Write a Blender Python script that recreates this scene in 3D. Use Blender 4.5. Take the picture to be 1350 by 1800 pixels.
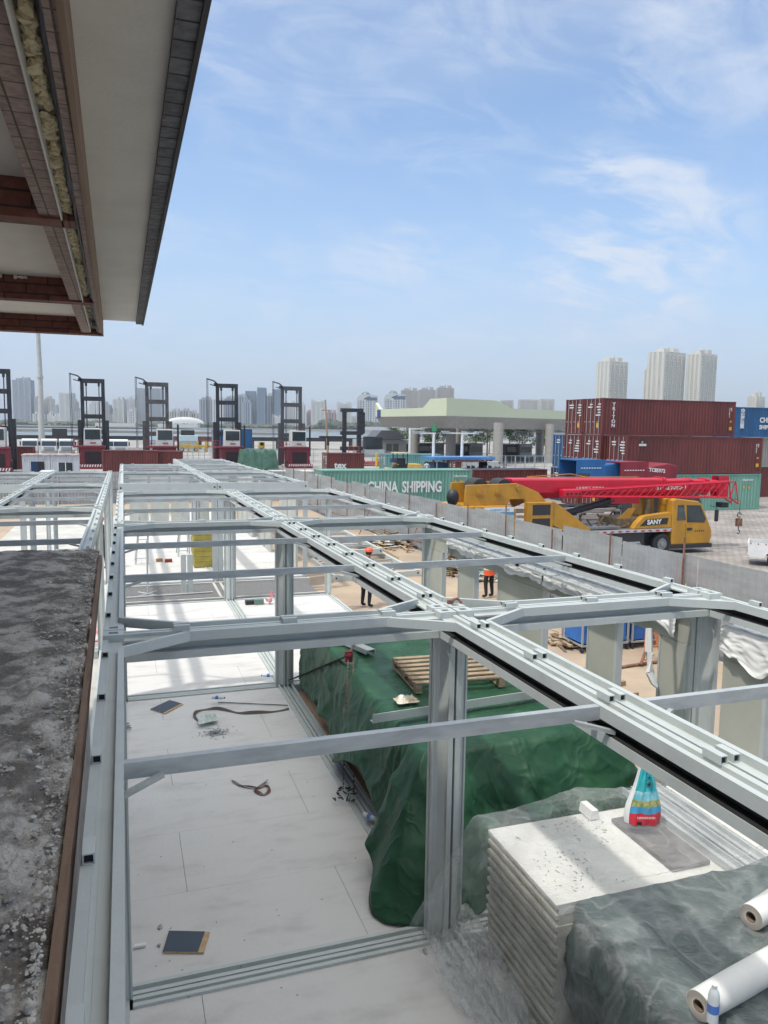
import bpy, bmesh, math, random
from mathutils import Vector, Matrix, noise
random.seed(7)
for o in list(bpy.data.objects): bpy.data.objects.remove(o)
S = bpy.context.scene
C = S.collection
R = math.radians
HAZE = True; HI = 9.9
# ---------------------------------------------------------------- camera
CAMZ = 4.563
F_PX, YAW, PITCH, ROLL = 1348.0, 18.77, 6.33, 0.824
cam = bpy.data.cameras.new('camera'); co = bpy.data.objects.new('camera', cam); C.objects.link(co)
cam.sensor_fit = 'VERTICAL'; cam.sensor_height = 36.0; cam.lens = 36.0*F_PX/1800.0
cam.clip_start = 0.05; cam.clip_end = 9000
y_, p_, r_ = R(YAW), R(PITCH), R(ROLL)
FW = Vector((math.sin(y_)*math.cos(p_), math.cos(y_)*math.cos(p_), -math.sin(p_)))
RT = Vector((math.cos(y_), -math.sin(y_), 0)); UP = RT.cross(FW)
R2 = RT*math.cos(r_)+UP*math.sin(r_); U2 = -RT*math.sin(r_)+UP*math.cos(r_)
mw = Matrix((R2, U2, -FW)).transposed().to_4x4(); mw.translation = (0, 0, CAMZ)
co.matrix_world = mw
S.camera = co
# ---------------------------------------------------------------- sky and sun
SUND = Vector((-0.46, -0.16, 1.0)).normalized()
w = bpy.data.worlds.new('World'); S.world = w; w.use_nodes = True
nt = w.node_tree; N = nt.nodes; L = nt.links; N.clear()
out = N.new('ShaderNodeOutputWorld'); bg = N.new('ShaderNodeBackground'); bg.inputs[1].default_value = 0.12
sky = N.new('ShaderNodeTexSky'); sky.sky_type = 'NISHITA'; sky.sun_disc = False
sky.sun_elevation = math.asin(SUND.z); sky.sun_rotation = math.atan2(SUND.x, SUND.y)
sky.altitude = 0; sky.air_density = 1.0; sky.dust_density = 2.0; sky.ozone_density = 1.5
tc = N.new('ShaderNodeTexCoord'); sep = N.new('ShaderNodeSeparateXYZ'); L.new(tc.outputs['Generated'], sep.inputs[0])
def mth(op, a, b=None, c=None, tree=None):
    n = (tree or nt).nodes.new('ShaderNodeMath'); n.operation = op
    for i, v in enumerate((a, b, c)):
        if v is None: continue
        if isinstance(v, (int, float)): n.inputs[i].default_value = v
        else: (tree or nt).links.new(v, n.inputs[i])
    return n.outputs[0]
zc = mth('MAXIMUM', sep.outputs[2], 0.0)
den = mth('ADD', zc, 0.28)
cx_ = mth('DIVIDE', sep.outputs[0], den); cy_ = mth('DIVIDE', sep.outputs[1], den)
cmb = N.new('ShaderNodeCombineXYZ'); L.new(cx_, cmb.inputs[0]); L.new(cy_, cmb.inputs[1])
mp = N.new('ShaderNodeMapping'); mp.inputs['Rotation'].default_value = (0, 0, R(-25)); mp.inputs['Scale'].default_value = (0.75, 1.25, 1); mp.inputs['Location'].default_value = (3.1, 1.4, 0)
L.new(cmb.outputs[0], mp.inputs[0])
def sky_noise(scale, detail, rough, dist):
    n = N.new('ShaderNodeTexNoise'); n.inputs['Scale'].default_value = scale; n.inputs['Detail'].default_value = detail
    n.inputs['Roughness'].default_value = rough; n.inputs['Distortion'].default_value = dist
    L.new(mp.outputs[0], n.inputs['Vector']); return n.outputs[0]
n1 = sky_noise(0.9, 7, 0.52, 0.5); n2 = sky_noise(2.6, 8, 0.6, 0.9)
def ramp(v, a, b, tree=None, o0=0.0, o1=1.0):
    n = (tree or nt).nodes.new('ShaderNodeMapRange'); n.interpolation_type = 'SMOOTHSTEP'
    n.inputs[1].default_value = a; n.inputs[2].default_value = b; n.inputs[3].default_value = o0; n.inputs[4].default_value = o1
    (tree or nt).links.new(v, n.inputs[0]); return n.outputs[0]
veil = mth('MULTIPLY', ramp(n1, 0.40, 0.75), 0.55)
wisp = mth('MULTIPLY', mth('MULTIPLY', ramp(n1, 0.45, 0.62), ramp(n2, 0.48, 0.72)), 0.65)
def spot(u, v, rad, amt):
    d = (FW*F_PX + R2*(u-675) - U2*(v-900)).normalized(); n = N.new('ShaderNodeVectorMath'); n.operation = 'DOT_PRODUCT'
    L.new(tc.outputs['Generated'], n.inputs[0]); n.inputs[1].default_value = d
    return mth('MULTIPLY', ramp(n.outputs['Value'], math.cos(R(rad)), 1.0), amt)
n3 = sky_noise(5.5, 9, .62, 1.3)
sp = spot(1090, 430, 9, 1.5)
for a_ in ((1200,425,6,.9),(715,452,3.2,.9),(628,470,3.2,.7),(480,490,4,.5),(1150,110,5,.8),(1000,120,7,.3),(800,20,14,.5),(480,40,12,.5),(400,70,5,.5),(490,190,3.5,.5),(1300,20,9,.7),(760,580,14,.35),(300,560,12,.3)): sp = mth('MAXIMUM', sp, spot(*a_))
spots = mth('MULTIPLY', sp, ramp(mth('ADD', mth('MULTIPLY', n3, .55), mth('MULTIPLY', n2, .45)), .42, .66))
cl = mth('ADD', mth('ADD', mth('MULTIPLY', veil, .30), mth('MULTIPLY', wisp, .22)), spots)
low = ramp(sep.outputs[2], 0.0, 0.34, None, 0.62, 0.0)      # hazier towards the horizon
cov = mth('MINIMUM', mth('ADD', mth('MULTIPLY', veil, .3), low), 0.93)
mixc = N.new('ShaderNodeMix'); mixc.data_type = 'RGBA'; mixc.clamp_factor = True
L.new(cov, mixc.inputs[0]); tint = N.new('ShaderNodeMix'); tint.data_type = 'RGBA'; tint.blend_type = 'MULTIPLY'; tint.inputs[0].default_value = 1
L.new(sky.outputs[0], tint.inputs[6]); tint.inputs[7].default_value = (0.97, 1.05, 1.10, 1)
L.new(tint.outputs[2], mixc.inputs[6]); mixc.inputs[7].default_value = (2.6, 3.12, 4.15, 1)
# extra sky glow added overhead and round the sun, out of view, lifting shade
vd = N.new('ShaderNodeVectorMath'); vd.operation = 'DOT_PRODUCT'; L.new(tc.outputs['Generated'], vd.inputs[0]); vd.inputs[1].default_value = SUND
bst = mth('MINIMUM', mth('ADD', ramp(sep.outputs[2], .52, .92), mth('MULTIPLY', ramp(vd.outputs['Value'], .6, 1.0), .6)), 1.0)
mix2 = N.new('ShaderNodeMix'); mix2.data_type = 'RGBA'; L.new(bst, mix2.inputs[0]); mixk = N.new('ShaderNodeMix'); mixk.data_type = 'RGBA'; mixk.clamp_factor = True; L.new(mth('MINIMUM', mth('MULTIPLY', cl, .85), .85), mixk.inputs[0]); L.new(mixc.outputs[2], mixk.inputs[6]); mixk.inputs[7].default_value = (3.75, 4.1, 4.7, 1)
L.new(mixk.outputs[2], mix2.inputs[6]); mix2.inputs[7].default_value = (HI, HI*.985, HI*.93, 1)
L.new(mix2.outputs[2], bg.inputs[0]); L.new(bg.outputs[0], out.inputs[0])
sl = bpy.data.lights.new('sun', 'SUN'); sl.energy = 1.65; sl.angle = R(2.0); sl.color = (1.0, 0.95, 0.87)
so = bpy.data.objects.new('sun', sl); C.objects.link(so); so.rotation_euler = SUND.to_track_quat('Z', 'Y').to_euler(); so.location = (0, 0, 60)
S.render.engine = 'CYCLES'
S.view_settings.view_transform = 'Standard'; S.view_settings.look = 'None'; S.view_settings.gamma = 1; S.view_settings.exposure = 0.75
S.view_settings.use_curve_mapping = False
S.cycles.transparent_max_bounces = 24
# ---------------------------------------------------------------- helpers
def ray(u, v): return FW*F_PX + R2*(u-675) - U2*(v-900)
def ony(u, v, y): d = ray(u, v); return Vector((0, 0, CAMZ)) + d*(y/d.y)
def onx(u, v, x): d = ray(u, v); return Vector((0, 0, CAMZ)) + d*(x/d.x)
def onz(u, v, z): d = ray(u, v); return Vector((0, 0, CAMZ)) + d*((z-CAMZ)/d.z)
def atw(u, v, wd): d = ray(u, v); return Vector((0, 0, CAMZ)) + d*(wd/F_PX)
def tl(y): return -0.011*(min(y, 60)-6)          # the frames follow a drainage slope
MATS = {}
def M(name, c, rough=0.6, metal=0.0, var=0.12, scale=2.0, c2=None, bump=0.0, bscale=40.0, streak=None, spec=0.5, lo=0.35, hi=0.65, detail=6, ridge=0):
    if name in MATS: return MATS[name]
    m = bpy.data.materials.new(name); m.use_nodes = True; t = m.node_tree; b = t.nodes['Principled BSDF']
    b.inputs['Roughness'].default_value = rough; b.inputs['Metallic'].default_value = metal
    b.inputs['Specular IOR Level'].default_value = spec
    tcn = t.nodes.new('ShaderNodeTexCoord'); nz = t.nodes.new('ShaderNodeTexNoise'); nz.inputs['Scale'].default_value = scale; nz.inputs['Detail'].default_value = detail; nz.inputs['Roughness'].default_value = 0.62
    vec = tcn.outputs['Object']
    if streak:
        mpn = t.nodes.new('ShaderNodeMapping'); mpn.inputs['Scale'].default_value = streak; t.links.new(vec, mpn.inputs[0]); vec = mpn.outputs[0]
    t.links.new(vec, nz.inputs['Vector'])
    f = ramp(nz.outputs[0], lo, hi, t)
    mx = t.nodes.new('ShaderNodeMix'); mx.data_type = 'RGBA'; t.links.new(f, mx.inputs[0])
    d = c2 if c2 else tuple(k*(1-var) for k in c)
    mx.inputs[6].default_value = (*c, 1); mx.inputs[7].default_value = (*d, 1)
    t.links.new(mx.outputs[2], b.inputs['Base Color'])
    if bump:
        bn = t.nodes.new('ShaderNodeTexNoise'); bn.inputs['Scale'].default_value = bscale; bn.inputs['Detail'].default_value = 5
        t.links.new(tcn.outputs['Object'], bn.inputs['Vector'])
        bp = t.nodes.new('ShaderNodeBump'); bp.inputs['Strength'].default_value = bump; bp.inputs['Distance'].default_value = 0.02
        hh = bn.outputs[0]
        if ridge:
            hh = mth('MULTIPLY', hh, .06, None, t)
            for sc_, am_ in ((ridge, .9), (ridge*2.7, .45)):
                rn = t.nodes.new('ShaderNodeTexNoise'); rn.inputs['Scale'].default_value = sc_; rn.inputs['Detail'].default_value = 1.5; rn.inputs['Distortion'].default_value = .5; t.links.new(tcn.outputs['Object'], rn.inputs['Vector'])
                q_ = mth('ABSOLUTE', mth('SUBTRACT', rn.outputs[0], .5, None, t), None, None, t); q_ = mth('MULTIPLY', mth('MAXIMUM', mth('SUBTRACT', 1.0, mth('MULTIPLY', q_, 11.0, None, t), t) if False else mth('SUBTRACT', 1.0, mth('MULTIPLY', q_, 11.0, None, t), None, t), 0.0, None, t), am_, None, t)
                hh = mth('ADD', hh, q_, None, t)
            bp.inputs['Distance'].default_value = 0.03
        t.links.new(hh, bp.inputs['Height']); t.links.new(bp.outputs[0], b.inputs['Normal'])
    MATS[name] = m; return m
class MB:
    def __init__(s): s.v = []; s.f = []; s.mi = []; s.warp = None; s.cur = 0
    def add(s, vs, fs):
        n = len(s.v); s.v += [tuple(v) for v in vs]; s.f += [tuple(i+n for i in f) for f in fs]; s.mi += [s.cur]*len(fs); return s
    def box(s, x0, x1, y0, y1, z0, z1):
        return s.add([(x0,y0,z0),(x1,y0,z0),(x1,y1,z0),(x0,y1,z0),(x0,y0,z1),(x1,y0,z1),(x1,y1,z1),(x0,y1,z1)],
                     [(0,3,2,1),(4,5,6,7),(0,1,5,4),(1,2,6,5),(2,3,7,6),(3,0,4,7)])
    def bar(s, p, q, a, b=None, up=(0,0,1)):     # rectangular bar a wide, b high
        p, q = Vector(p), Vector(q); b = b or a; d = (q-p).normalized(); up = Vector(up)
        if abs(d.dot(up)) > 0.98: up = Vector((0, 1, 0))
        r = d.cross(up).normalized()*a/2; u = r.cross(d).normalized()*b/2
        vs = [p-r-u, p+r-u, p+r+u, p-r+u, q-r-u, q+r-u, q+r+u, q-r+u]
        return s.add(vs, [(0,1,2,3),(7,6,5,4),(0,4,5,1),(1,5,6,2),(2,6,7,3),(3,7,4,0)])
    def tube(s, pts, r, n=8, r2=None, cap=True):
        pts = [Vector(p) for p in pts]; m = len(pts); vs = []; 
        for i, p in enumerate(pts):
            d = (pts[min(i+1, m-1)]-pts[max(i-1, 0)]).normalized()
            up = Vector((0,0,1)) if abs(d.z) < 0.95 else Vector((1,0,0))
            a = d.cross(up).normalized(); b = a.cross(d)
            rr = r if r2 is None else r+(r2-r)*i/(m-1)
            for k in range(n): t = 2*math.pi*k/n; vs.append(p+a*rr*math.cos(t)+b*rr*math.sin(t))
        fs = [(i*n+k, i*n+(k+1)%n, (i+1)*n+(k+1)%n, (i+1)*n+k) for i in range(m-1) for k in range(n)]
        if cap: fs += [tuple(range(n))[::-1], tuple((m-1)*n+k for k in range(n))]
        return s.add(vs, fs)
    def ring(s, c, ax, r0, r1, wd, n=20):        # annulus (tyre) about axis ax
        c = Vector(c); ax = Vector(ax).normalized(); up = Vector((0,0,1)) if abs(ax.z) < .9 else Vector((1,0,0))
        a = ax.cross(up).normalized(); b = a.cross(ax); vs = []
        prof = [(r0,-wd/2),(r1*0.93,-wd/2),(r1,-wd*.3),(r1,wd*.3),(r1*0.93,wd/2),(r0,wd/2)]
        for k in range(n):
            t = 2*math.pi*k/n; e = a*math.cos(t)+b*math.sin(t)
            vs += [c+e*rr+ax*h for rr, h in prof]
        m = len(prof)
        return s.add(vs, [(k*m+i, k*m+(i+1)%m, ((k+1)%n)*m+(i+1)%m, ((k+1)%n)*m+i) for k in range(n) for i in range(m)])
    def ext(s, prof, axis, a0, a1, f=None):      # prof: 2D points; axis: 'x' -> (y,z) profile, 'y' -> (x,z), 'z' -> (x,y)
        n = len(prof)
        g = {'x': lambda p, a: (a, p[0], p[1]), 'y': lambda p, a: (p[0], a, p[1]), 'z': lambda p, a: (p[0], p[1], a)}[axis]
        vs = [g(p, a0) for p in prof]+[g(p, a1) for p in prof]
        return s.add(vs, [tuple(range(n))[::-1], tuple(range(n, 2*n))]+[(i, (i+1)%n, n+(i+1)%n, n+i) for i in range(n)])
    def sweep(s, prof, p, q, inw):               # profile (a,z) swept p->q with a along inw
        p, q, inw = Vector(p), Vector(q), Vector(inw); n = len(prof)
        vs = [P+inw*a+Vector((0,0,z)) for P in (p, q) for a, z in prof]
        return s.add(vs, [tuple(range(n))[::-1], tuple(range(n, 2*n))]+[(i, (i+1)%n, n+(i+1)%n, n+i) for i in range(n)])
    def sph(s, c, r, n=10, m=7, sc=(1,1,1)):
        vs = [];
        for i in range(m+1):
            t = math.pi*i/m
            for k in range(n): a = 2*math.pi*k/n; vs.append((c[0]+r*sc[0]*math.sin(t)*math.cos(a), c[1]+r*sc[1]*math.sin(t)*math.sin(a), c[2]+r*sc[2]*math.cos(t)))
        return s.add(vs, [(i*n+k, (i+1)*n+k, (i+1)*n+(k+1)%n, i*n+(k+1)%n) for i in range(m) for k in range(n)])
    def grid(s, nu, nv, fn):
        vs = [fn(i/(nu-1), j/(nv-1)) for j in range(nv) for i in range(nu)]
        return s.add(vs, [(j*nu+i, j*nu+i+1, (j+1)*nu+i+1, (j+1)*nu+i) for j in range(nv-1) for i in range(nu-1)])
    def build(s, name, mat, parent=None, base=None, smooth=False, bevel=0, fix=True):
        me = bpy.data.meshes.new(name)
        b = Vector(base) if base is not None else (Vector(parent['_b']) if parent is not None else Vector((0,0,0)))
        vs = s.v
        if s.warp: vs = [s.warp(*v) for v in vs]
        me.from_pydata([Vector(v)-b for v in vs], [], s.f)
        for mm in (mat if isinstance(mat, (list, tuple)) else [mat]): me.materials.append(mm)
        if isinstance(mat, (list, tuple)): me.polygons.foreach_set('material_index', s.mi)
        if fix:
            bm = bmesh.new(); bm.from_mesh(me); bmesh.ops.recalc_face_normals(bm, faces=bm.faces); bm.to_mesh(me); bm.free()
        if smooth:
            me.polygons.foreach_set('use_smooth', [True]*len(me.polygons))
            if hasattr(me, 'set_sharp_from_angle'): me.set_sharp_from_angle(angle=R(50))
        o = bpy.data.objects.new(name, me); C.objects.link(o)
        if bevel:
            bv = o.modifiers.new('bevel', 'BEVEL'); bv.width = bevel; bv.segments = 2; bv.limit_method = 'ANGLE'
        o['_b'] = tuple(b)
        if parent is not None: o.parent = parent
        else: o.location = b
        return o
def thing(name, label, cat, loc=(0,0,0), group=None):
    o = bpy.data.objects.new(name, None); C.objects.link(o); o.location = loc; o['_b'] = tuple(loc); o.empty_display_size = .3
    o['label'] = label; o['category'] = cat
    if group: o['group'] = group
    return o
def tag(o, label=None, cat=None, group=None, kind=None):
    if label: o['label'] = label
    if cat: o['category'] = cat
    if group: o['group'] = group
    if kind: o['kind'] = kind
    return o
def dup(root, loc, rz=None, label=None, group=None):
    def cp(o, par):
        c = o.copy(); C.objects.link(c); c.parent = par
        for ch in list(o.children): cp(ch, c)
        return c
    r = cp(root, None); r.location = loc
    if rz is not None: r.rotation_euler = (0, 0, rz)
    if label: r['label'] = label
    if group: r['group'] = group
    return r
def text(name, s, size, loc, xdir, updir, mat, parent, depth=0.01, sx=1.0, bold=0.0, align='LEFT', space=1.0):
    cu = bpy.data.curves.new(name, 'FONT'); cu.body = s; cu.size = size; cu.extrude = depth; cu.offset = bold; cu.align_x = align; cu.space_character = space; cu.resolution_u = 3
    t = bpy.data.objects.new(name, cu); C.objects.link(t); bpy.context.view_layer.update()
    me = bpy.data.meshes.new_from_object(t.evaluated_get(bpy.context.evaluated_depsgraph_get()))
    bpy.data.objects.remove(t); xd = Vector(xdir).normalized(); ud = Vector(updir).normalized(); nd = xd.cross(ud)
    b = Vector(parent['_b']); m = Matrix((xd*sx, ud, nd)).transposed().to_4x4(); m.translation = Vector(loc)-b
    me.transform(m); me.materials.clear(); me.materials.append(mat)
    o = bpy.data.objects.new(name, me); C.objects.link(o); o['_b'] = tuple(b); o.parent = parent
    return o
# ---------------------------------------------------------------- materials
frame_m = M('frame paint', (0.48,0.515,0.505), 0.45, 0, c2=(0.38,0.41,0.40), scale=2.6, bump=.08, bscale=50, lo=.45, hi=.85, detail=10)
frame2_m = M('galvanised', (0.46,0.49,0.50), 0.42, 0.15, c2=(.34,.365,.375), scale=3.0, streak=(1,1,4), bump=.06)
dark_m = M('black gap', (0.02,0.02,0.02), 0.8)
floor_m = M('cement board', (0.60,0.59,0.575), 0.75, 0, c2=(0.46,0.445,0.425), scale=2.4, streak=(.6,1.3,1), bump=.2, bscale=22, lo=.46, hi=.80, detail=14)
seam_m = M('board seam', (.30,.29,.28), .9)
stain_m = M('stained board', (0.56,0.54,0.53), 0.8, 0, c2=(0.44,0.42,0.41), scale=1.1, streak=(0.6,1.5,1), bump=.15, bscale=25, lo=.45, hi=.8)
gravel_m = M('gravel', (0.10,0.10,0.105), 0.95, 0, c2=(0.22,0.22,0.22), scale=30, bump=1.0, bscale=35)
dirt_m = M('sandy dirt', (0.42,0.33,0.24), 0.95, 0, c2=(0.33,0.26,0.20), scale=0.5, bump=.5, bscale=12)
rust_m = M('rust', (0.16,0.07,0.045), 0.85, 0.1, c2=(0.28,0.16,0.11), scale=6)
yellowpipe_m = M('yellow pipe', (0.52,0.40,0.16), 0.6, 0, c2=(0.35,0.22,0.12), scale=5)
wallp_m = M('wall board', (0.46,0.46,0.40), 0.7, 0, c2=(0.40,0.40,0.345), scale=1.0, bump=.05)
white_m = M('white paint', (0.76,0.76,0.74), 0.4)
sheet_m = M('white sheet', (0.78,0.78,0.77), 0.45, var=.06, bump=.25, bscale=9)
wood_m = M('wood', (0.42,0.30,0.19), 0.8, 0, c2=(0.27,0.18,0.11), scale=4, streak=(1,1,1), bump=.2)
glass_m = M('dark glass', (0.03,0.045,0.05), 0.08, 0, var=.3, spec=.8)
rubber_m = M('rubber', (0.025,0.025,0.027), 0.85)
chrome_m = M('steel', (0.45,0.45,0.45), 0.3, .8)
black_m = M('black paint', (0.022,0.024,0.03), 0.5, 0, var=.3)
# ---------------------------------------------------------------- the setting
G = -1.3
def brickmat(name, c1, c2, mortar, bw, bh, ms, bump=.4, rot=(0,0,0), offs=.5, var=.25, nscale=8, rough=.85, bdist=.01, nb=0.0):
    m = bpy.data.materials.new(name); m.use_nodes = True; t = m.node_tree; b = t.nodes['Principled BSDF']; b.inputs['Roughness'].default_value = rough
    tcn = t.nodes.new('ShaderNodeTexCoord'); mpn = t.nodes.new('ShaderNodeMapping'); mpn.inputs['Rotation'].default_value = rot
    t.links.new(tcn.outputs['Object'], mpn.inputs[0]); br = t.nodes.new('ShaderNodeTexBrick'); t.links.new(mpn.outputs[0], br.inputs[0])
    br.inputs['Color1'].default_value = (*c1, 1); br.inputs['Color2'].default_value = (*c2, 1); br.inputs['Mortar'].default_value = (*mortar, 1)
    br.inputs['Scale'].default_value = 1; br.inputs['Mortar Size'].default_value = ms; br.inputs['Brick Width'].default_value = bw; br.inputs['Row Height'].default_value = bh; br.offset = offs
    nz = t.nodes.new('ShaderNodeTexNoise'); nz.inputs['Scale'].default_value = nscale; nz.inputs['Detail'].default_value = 8; t.links.new(tcn.outputs['Object'], nz.inputs['Vector'])
    mx = t.nodes.new('ShaderNodeMix'); mx.data_type = 'RGBA'; mx.blend_type = 'MULTIPLY'; mx.inputs[0].default_value = 1
    g = ramp(nz.outputs[0], .3, .7, t, 1-var, 1+var*.4); t.links.new(br.outputs[0], mx.inputs[6]); cc = t.nodes.new('ShaderNodeCombineColor')
    for i in range(3): t.links.new(g, cc.inputs[i])
    t.links.new(cc.outputs[0], mx.inputs[7]); t.links.new(mx.outputs[2], b.inputs['Base Color'])
    h = mth('ADD', mth('MULTIPLY', br.outputs[1], -1.0, None, t), mth('MULTIPLY', nz.outputs[0], 0.6+nb, None, t), None, t)
    bp = t.nodes.new('ShaderNodeBump'); bp.inputs['Strength'].default_value = bump; bp.inputs['Distance'].default_value = bdist
    t.links.new(h, bp.inputs['Height']); t.links.new(bp.outputs[0], b.inputs['Normal']); return m
paver_m = brickmat('pavers', (0.37,0.34,0.32), (0.29,0.265,0.25), (0.16,0.15,0.14), .42, .24, .022, var=.3, nscale=.35)
tag(MB().grid(2, 2, lambda a, b: (-700+1500*a, -80+430*b, G)).build('ground', paver_m, None, (0,0,G)), kind='structure')
asph = M('yard concrete', (0.34,0.33,0.31), .9, c2=(0.22,0.215,0.21), scale=.08, bump=.2)
tag(MB().box(-300, 400, 64, 349, G-.5, G+.012).build('concrete_yard', asph, None, (0,64,G)), kind='structure')
water_m = M('sea water', (0.16,0.19,0.19), 0.22, 0, var=.15, scale=.02, bump=.6, bscale=.6)
tag(MB().grid(2, 2, lambda a, b: (-2500+6000*a, 345+1700*b, -3.2)).build('water', water_m, None, (0,345,-3.2)), kind='structure')
farland_m = M('far ground', (0.16,0.17,0.13), .95, c2=(0.24,0.23,0.2), scale=.01)
tag(MB().grid(2, 2, lambda a, b: (-6000+14000*a, 1150+6500*b, -1.6)).build('far_shore', farland_m, None, (0,1150,-1.6)), kind='structure')
tag(MB().box(-700, 800, 348.5, 351, -4, G+.25).build('quay_edge', M('quay concrete', (.34,.33,.31), .9), None, (0,350,G)), kind='structure')
def fx(y): return 13.05-0.057*(y-12.6)
pd = MB(); pd.ext([(-60,-30),(fx(-30)-.15,-30),(fx(53.7)-.15,53.7),(-60,53.7)], 'z', -1.6, -.7)
tag(pd.build('dirt_ground', dirt_m, None, (0,0,-.7)), kind='structure')
slab_m = M('slab concrete', (0.52,0.51,0.48), .9, c2=(.42,.41,.38), scale=1.2, bump=.3)
fs = MB()
fs.box(-5.3, 5.62, -9, 20.85, -.95, -.255); fs.box(-5.3, 5.62, 23.4, 45.8, -1.15, -.70+.001-.0)
tag(fs.build('foundation_slab', slab_m, None, (0,6,-.25)), kind='structure')
# gravel strips between the two blocks
gv = MB(); gv.box(-.5, 5.2, 20.86, 22.95, -.8, -.17); gv.box(-5.3, -.55, 26.6, 30.6, -.8, -.26)
tag(gv.build('gravel_bed', gravel_m, None, (0,21,-.2)), kind='structure')
gk = MB()
for yy in (20.87, 22.98): gk.box(-.4, 5.4, yy, yy+.09, -.7, -.13)
for xx in (2.42, 2.62): gk.box(xx, xx+.07, 20.97, 22.97, -.7, -.14)
tag(gk.build('kerb', slab_m, None, (2,21,-.2)), kind='structure')
# ---------------------------------------------------------------- steel room frames
BEAM = [(0,-.015),(.04,-.015),(.04,-.04),(.06,-.04),(.06,-.145),(.145,-.145),(.145,-.205),(0,-.205)]
def module(x0, x1, y0, y1, label, rank=1, floor='board', posts=(1,1,1,1), tall=None, plain_front=False):
    """rank 0: near, clips as sub-parts; 1: clips merged; 2: far"""
    zt = tall or 0.0
    def wp(x, y, z): return (x, y, z+tl(y))
    g = .009; X0, X1, Y0, Y1 = x0+g, x1-g, y0+g, y1-g; T = 3.0
    t = thing('steel_room_frame', label, 'building frame', (x0, y0, tl(y0)), 'prefabricated steel room frames')
    cs = .15
    def mk(): m = MB(); m.warp = wp; return m
    ends = [((X0,Y0+cs),(X0,Y1-cs),(1,0),.30), ((X1,Y0+cs),(X1,Y1-cs),(-1,0),.30), ((X0+cs,Y0),(X1-cs,Y0),(0,1),.42), ((X0+cs,Y1),(X1-cs,Y1),(0,-1),.42)]
    if rank == 0: cm = MB()
    for bi, (p, q, iw, trim) in enumerate(ends):
        P, Q = Vector((*p, T)), Vector((*q, T)); I = Vector((*iw, 0)); d = (Q-P).normalized(); m = mk()
        if plain_front and bi == 2:
            m.sweep([(-.006,.006),(.05,.006),(.05,-.215),(-.006,-.215)], P-d*(cs+.002), Q+d*(cs+.002), I); m.cur = 1
            for e_ in (P-d*.08, Q+d*.08): m.tube([e_+Vector((0,-.0085,-.12)), e_+Vector((0,-.0065,-.12))], .028, 12)
            m.cur = 0
        else: m.sweep(BEAM, P, Q, I)
        m.sweep([(.0605,-.042),(.135,-.042),(.135,-.056),(.0605,-.056)], P, Q, I)
        m.sweep([(.108,0),(.145,0),(.145,-.075),(.108,-.075)], P+d*trim, Q-d*trim, I)
        n = max(2, int(round((Q-P).length/.86))); step = (Q-P).length/n; cl = []
        for k in range(n):
            c = P+d*(step*(k+.5)); cl.append(c)
            if rank and not (rank == 2 and k % 2):
                a = c-d*.06+I*.028+Vector((0,0,.004)); m.bar(a, a+d*.12, .04, .036)
                e = a+Vector((0,0,0)); 
        b = m.build('roof_beam', [frame_m, dark_m], t)
        if bi < 2 and rank < 2:
            k = mk(); k.sweep([(.062,-.06),(.07,-.06),(.07,-.140),(.062,-.140)], P, Q, I); k.sweep([(.071,-.138),(.140,-.138),(.140,-.1435),(.071,-.1435)], P, Q, I); k.build('black_strip', dark_m, b)  # black strip along the recess of each side beam
        if rank == 0:
            for c in cl:
                a = c-d*.06+I*.028+Vector((0,0,.006)); e = a+d*.12; k = mk()
                r = d.cross(Vector((0,0,1)))
                for s1 in (-1, 1): k.bar(a+r*.0185*s1, e+r*.0185*s1, .005, .042)
                for s1 in (-1, 1): k.bar(a+Vector((0,0,.0185*s1)), e+Vector((0,0,.0185*s1)), .032, .005)
                k.cur = 1; k.bar(a+d*.012, e-d*.012, .03, .03)
                k.build('clip', [frame_m, dark_m], b)
    # corner gussets, castings, posts
    for sx, cx in ((1, X0), (-1, X1)):
        for sy, cy in ((1, Y0), (-1, Y1)):
            m = mk(); a, b = .22 if 0 else .45, .62
            m.bar((cx+sx*.125, cy+sy*a, T-.0375), (cx+sx*b, cy+sy*.125, T-.0375), .036, .075)
            m.build('corner_gusset', frame_m, t)
            m = mk(); z0, z1 = T-.13, T+.012; h0, h1 = .042, .105
            for u0, u1, w0, w1 in ((0,cs-.002,0,h0),(0,cs-.002,h1,cs-.002),(0,h0,h0,h1),(h1,cs-.002,h0,h1)):
                xa, xb = sorted((cx+sx*u0, cx+sx*u1)); ya, yb = sorted((cy+sy*w0, cy+sy*w1)); m.box(xa, xb, ya, yb, z0, z1)
            m.cur = 1; xa, xb = sorted((cx+sx*h0, cx+sx*h1)); ya, yb = sorted((cy+sy*h0, cy+sy*h1)); m.box(xa, xb, ya, yb, z0, z0+.06)
            m.build('corner_casting', [frame_m, dark_m], t)
            m = mk(); L_ = [(0,0),(.17,0),(.17,.03),(.15,.045),(.15,.03),(.11,.05),(.075,.075),(.05,.11),(.03,.15),(.045,.15),(.03,.17),(0,.17)]
            L_ = [(0,0),(.148,0),(.148,.045),(.132,.045),(.132,.030),(.092,.04),(.066,.066),(.04,.092),(.030,.132),(.045,.132),(.045,.148),(0,.148)]
            pr = [(cx+sx*(a_+.002), cy+sy*(b_+.002)) for a_, b_ in L_]
            if sx*sy < 0: pr = pr[::-1]
            m.ext(pr, 'z', .02, T-.131); m.build('post', frame_m, t)
    for k in (1, 2):
        yp = y0+(y1-y0)*k/3; m = mk()
        m.bar((X0+.145, yp, T-.045), (X1-.145, yp, T-.045), .045, .078)
        for xe, sg in ((X0+.145, 1), (X1-.145, -1)):
            m.bar((xe-sg*.03, yp-.13, T-.12), (xe+sg*.17, yp-.034, T-.075), .03, .022)
        m.build('purlin', frame2_m, t)
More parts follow.
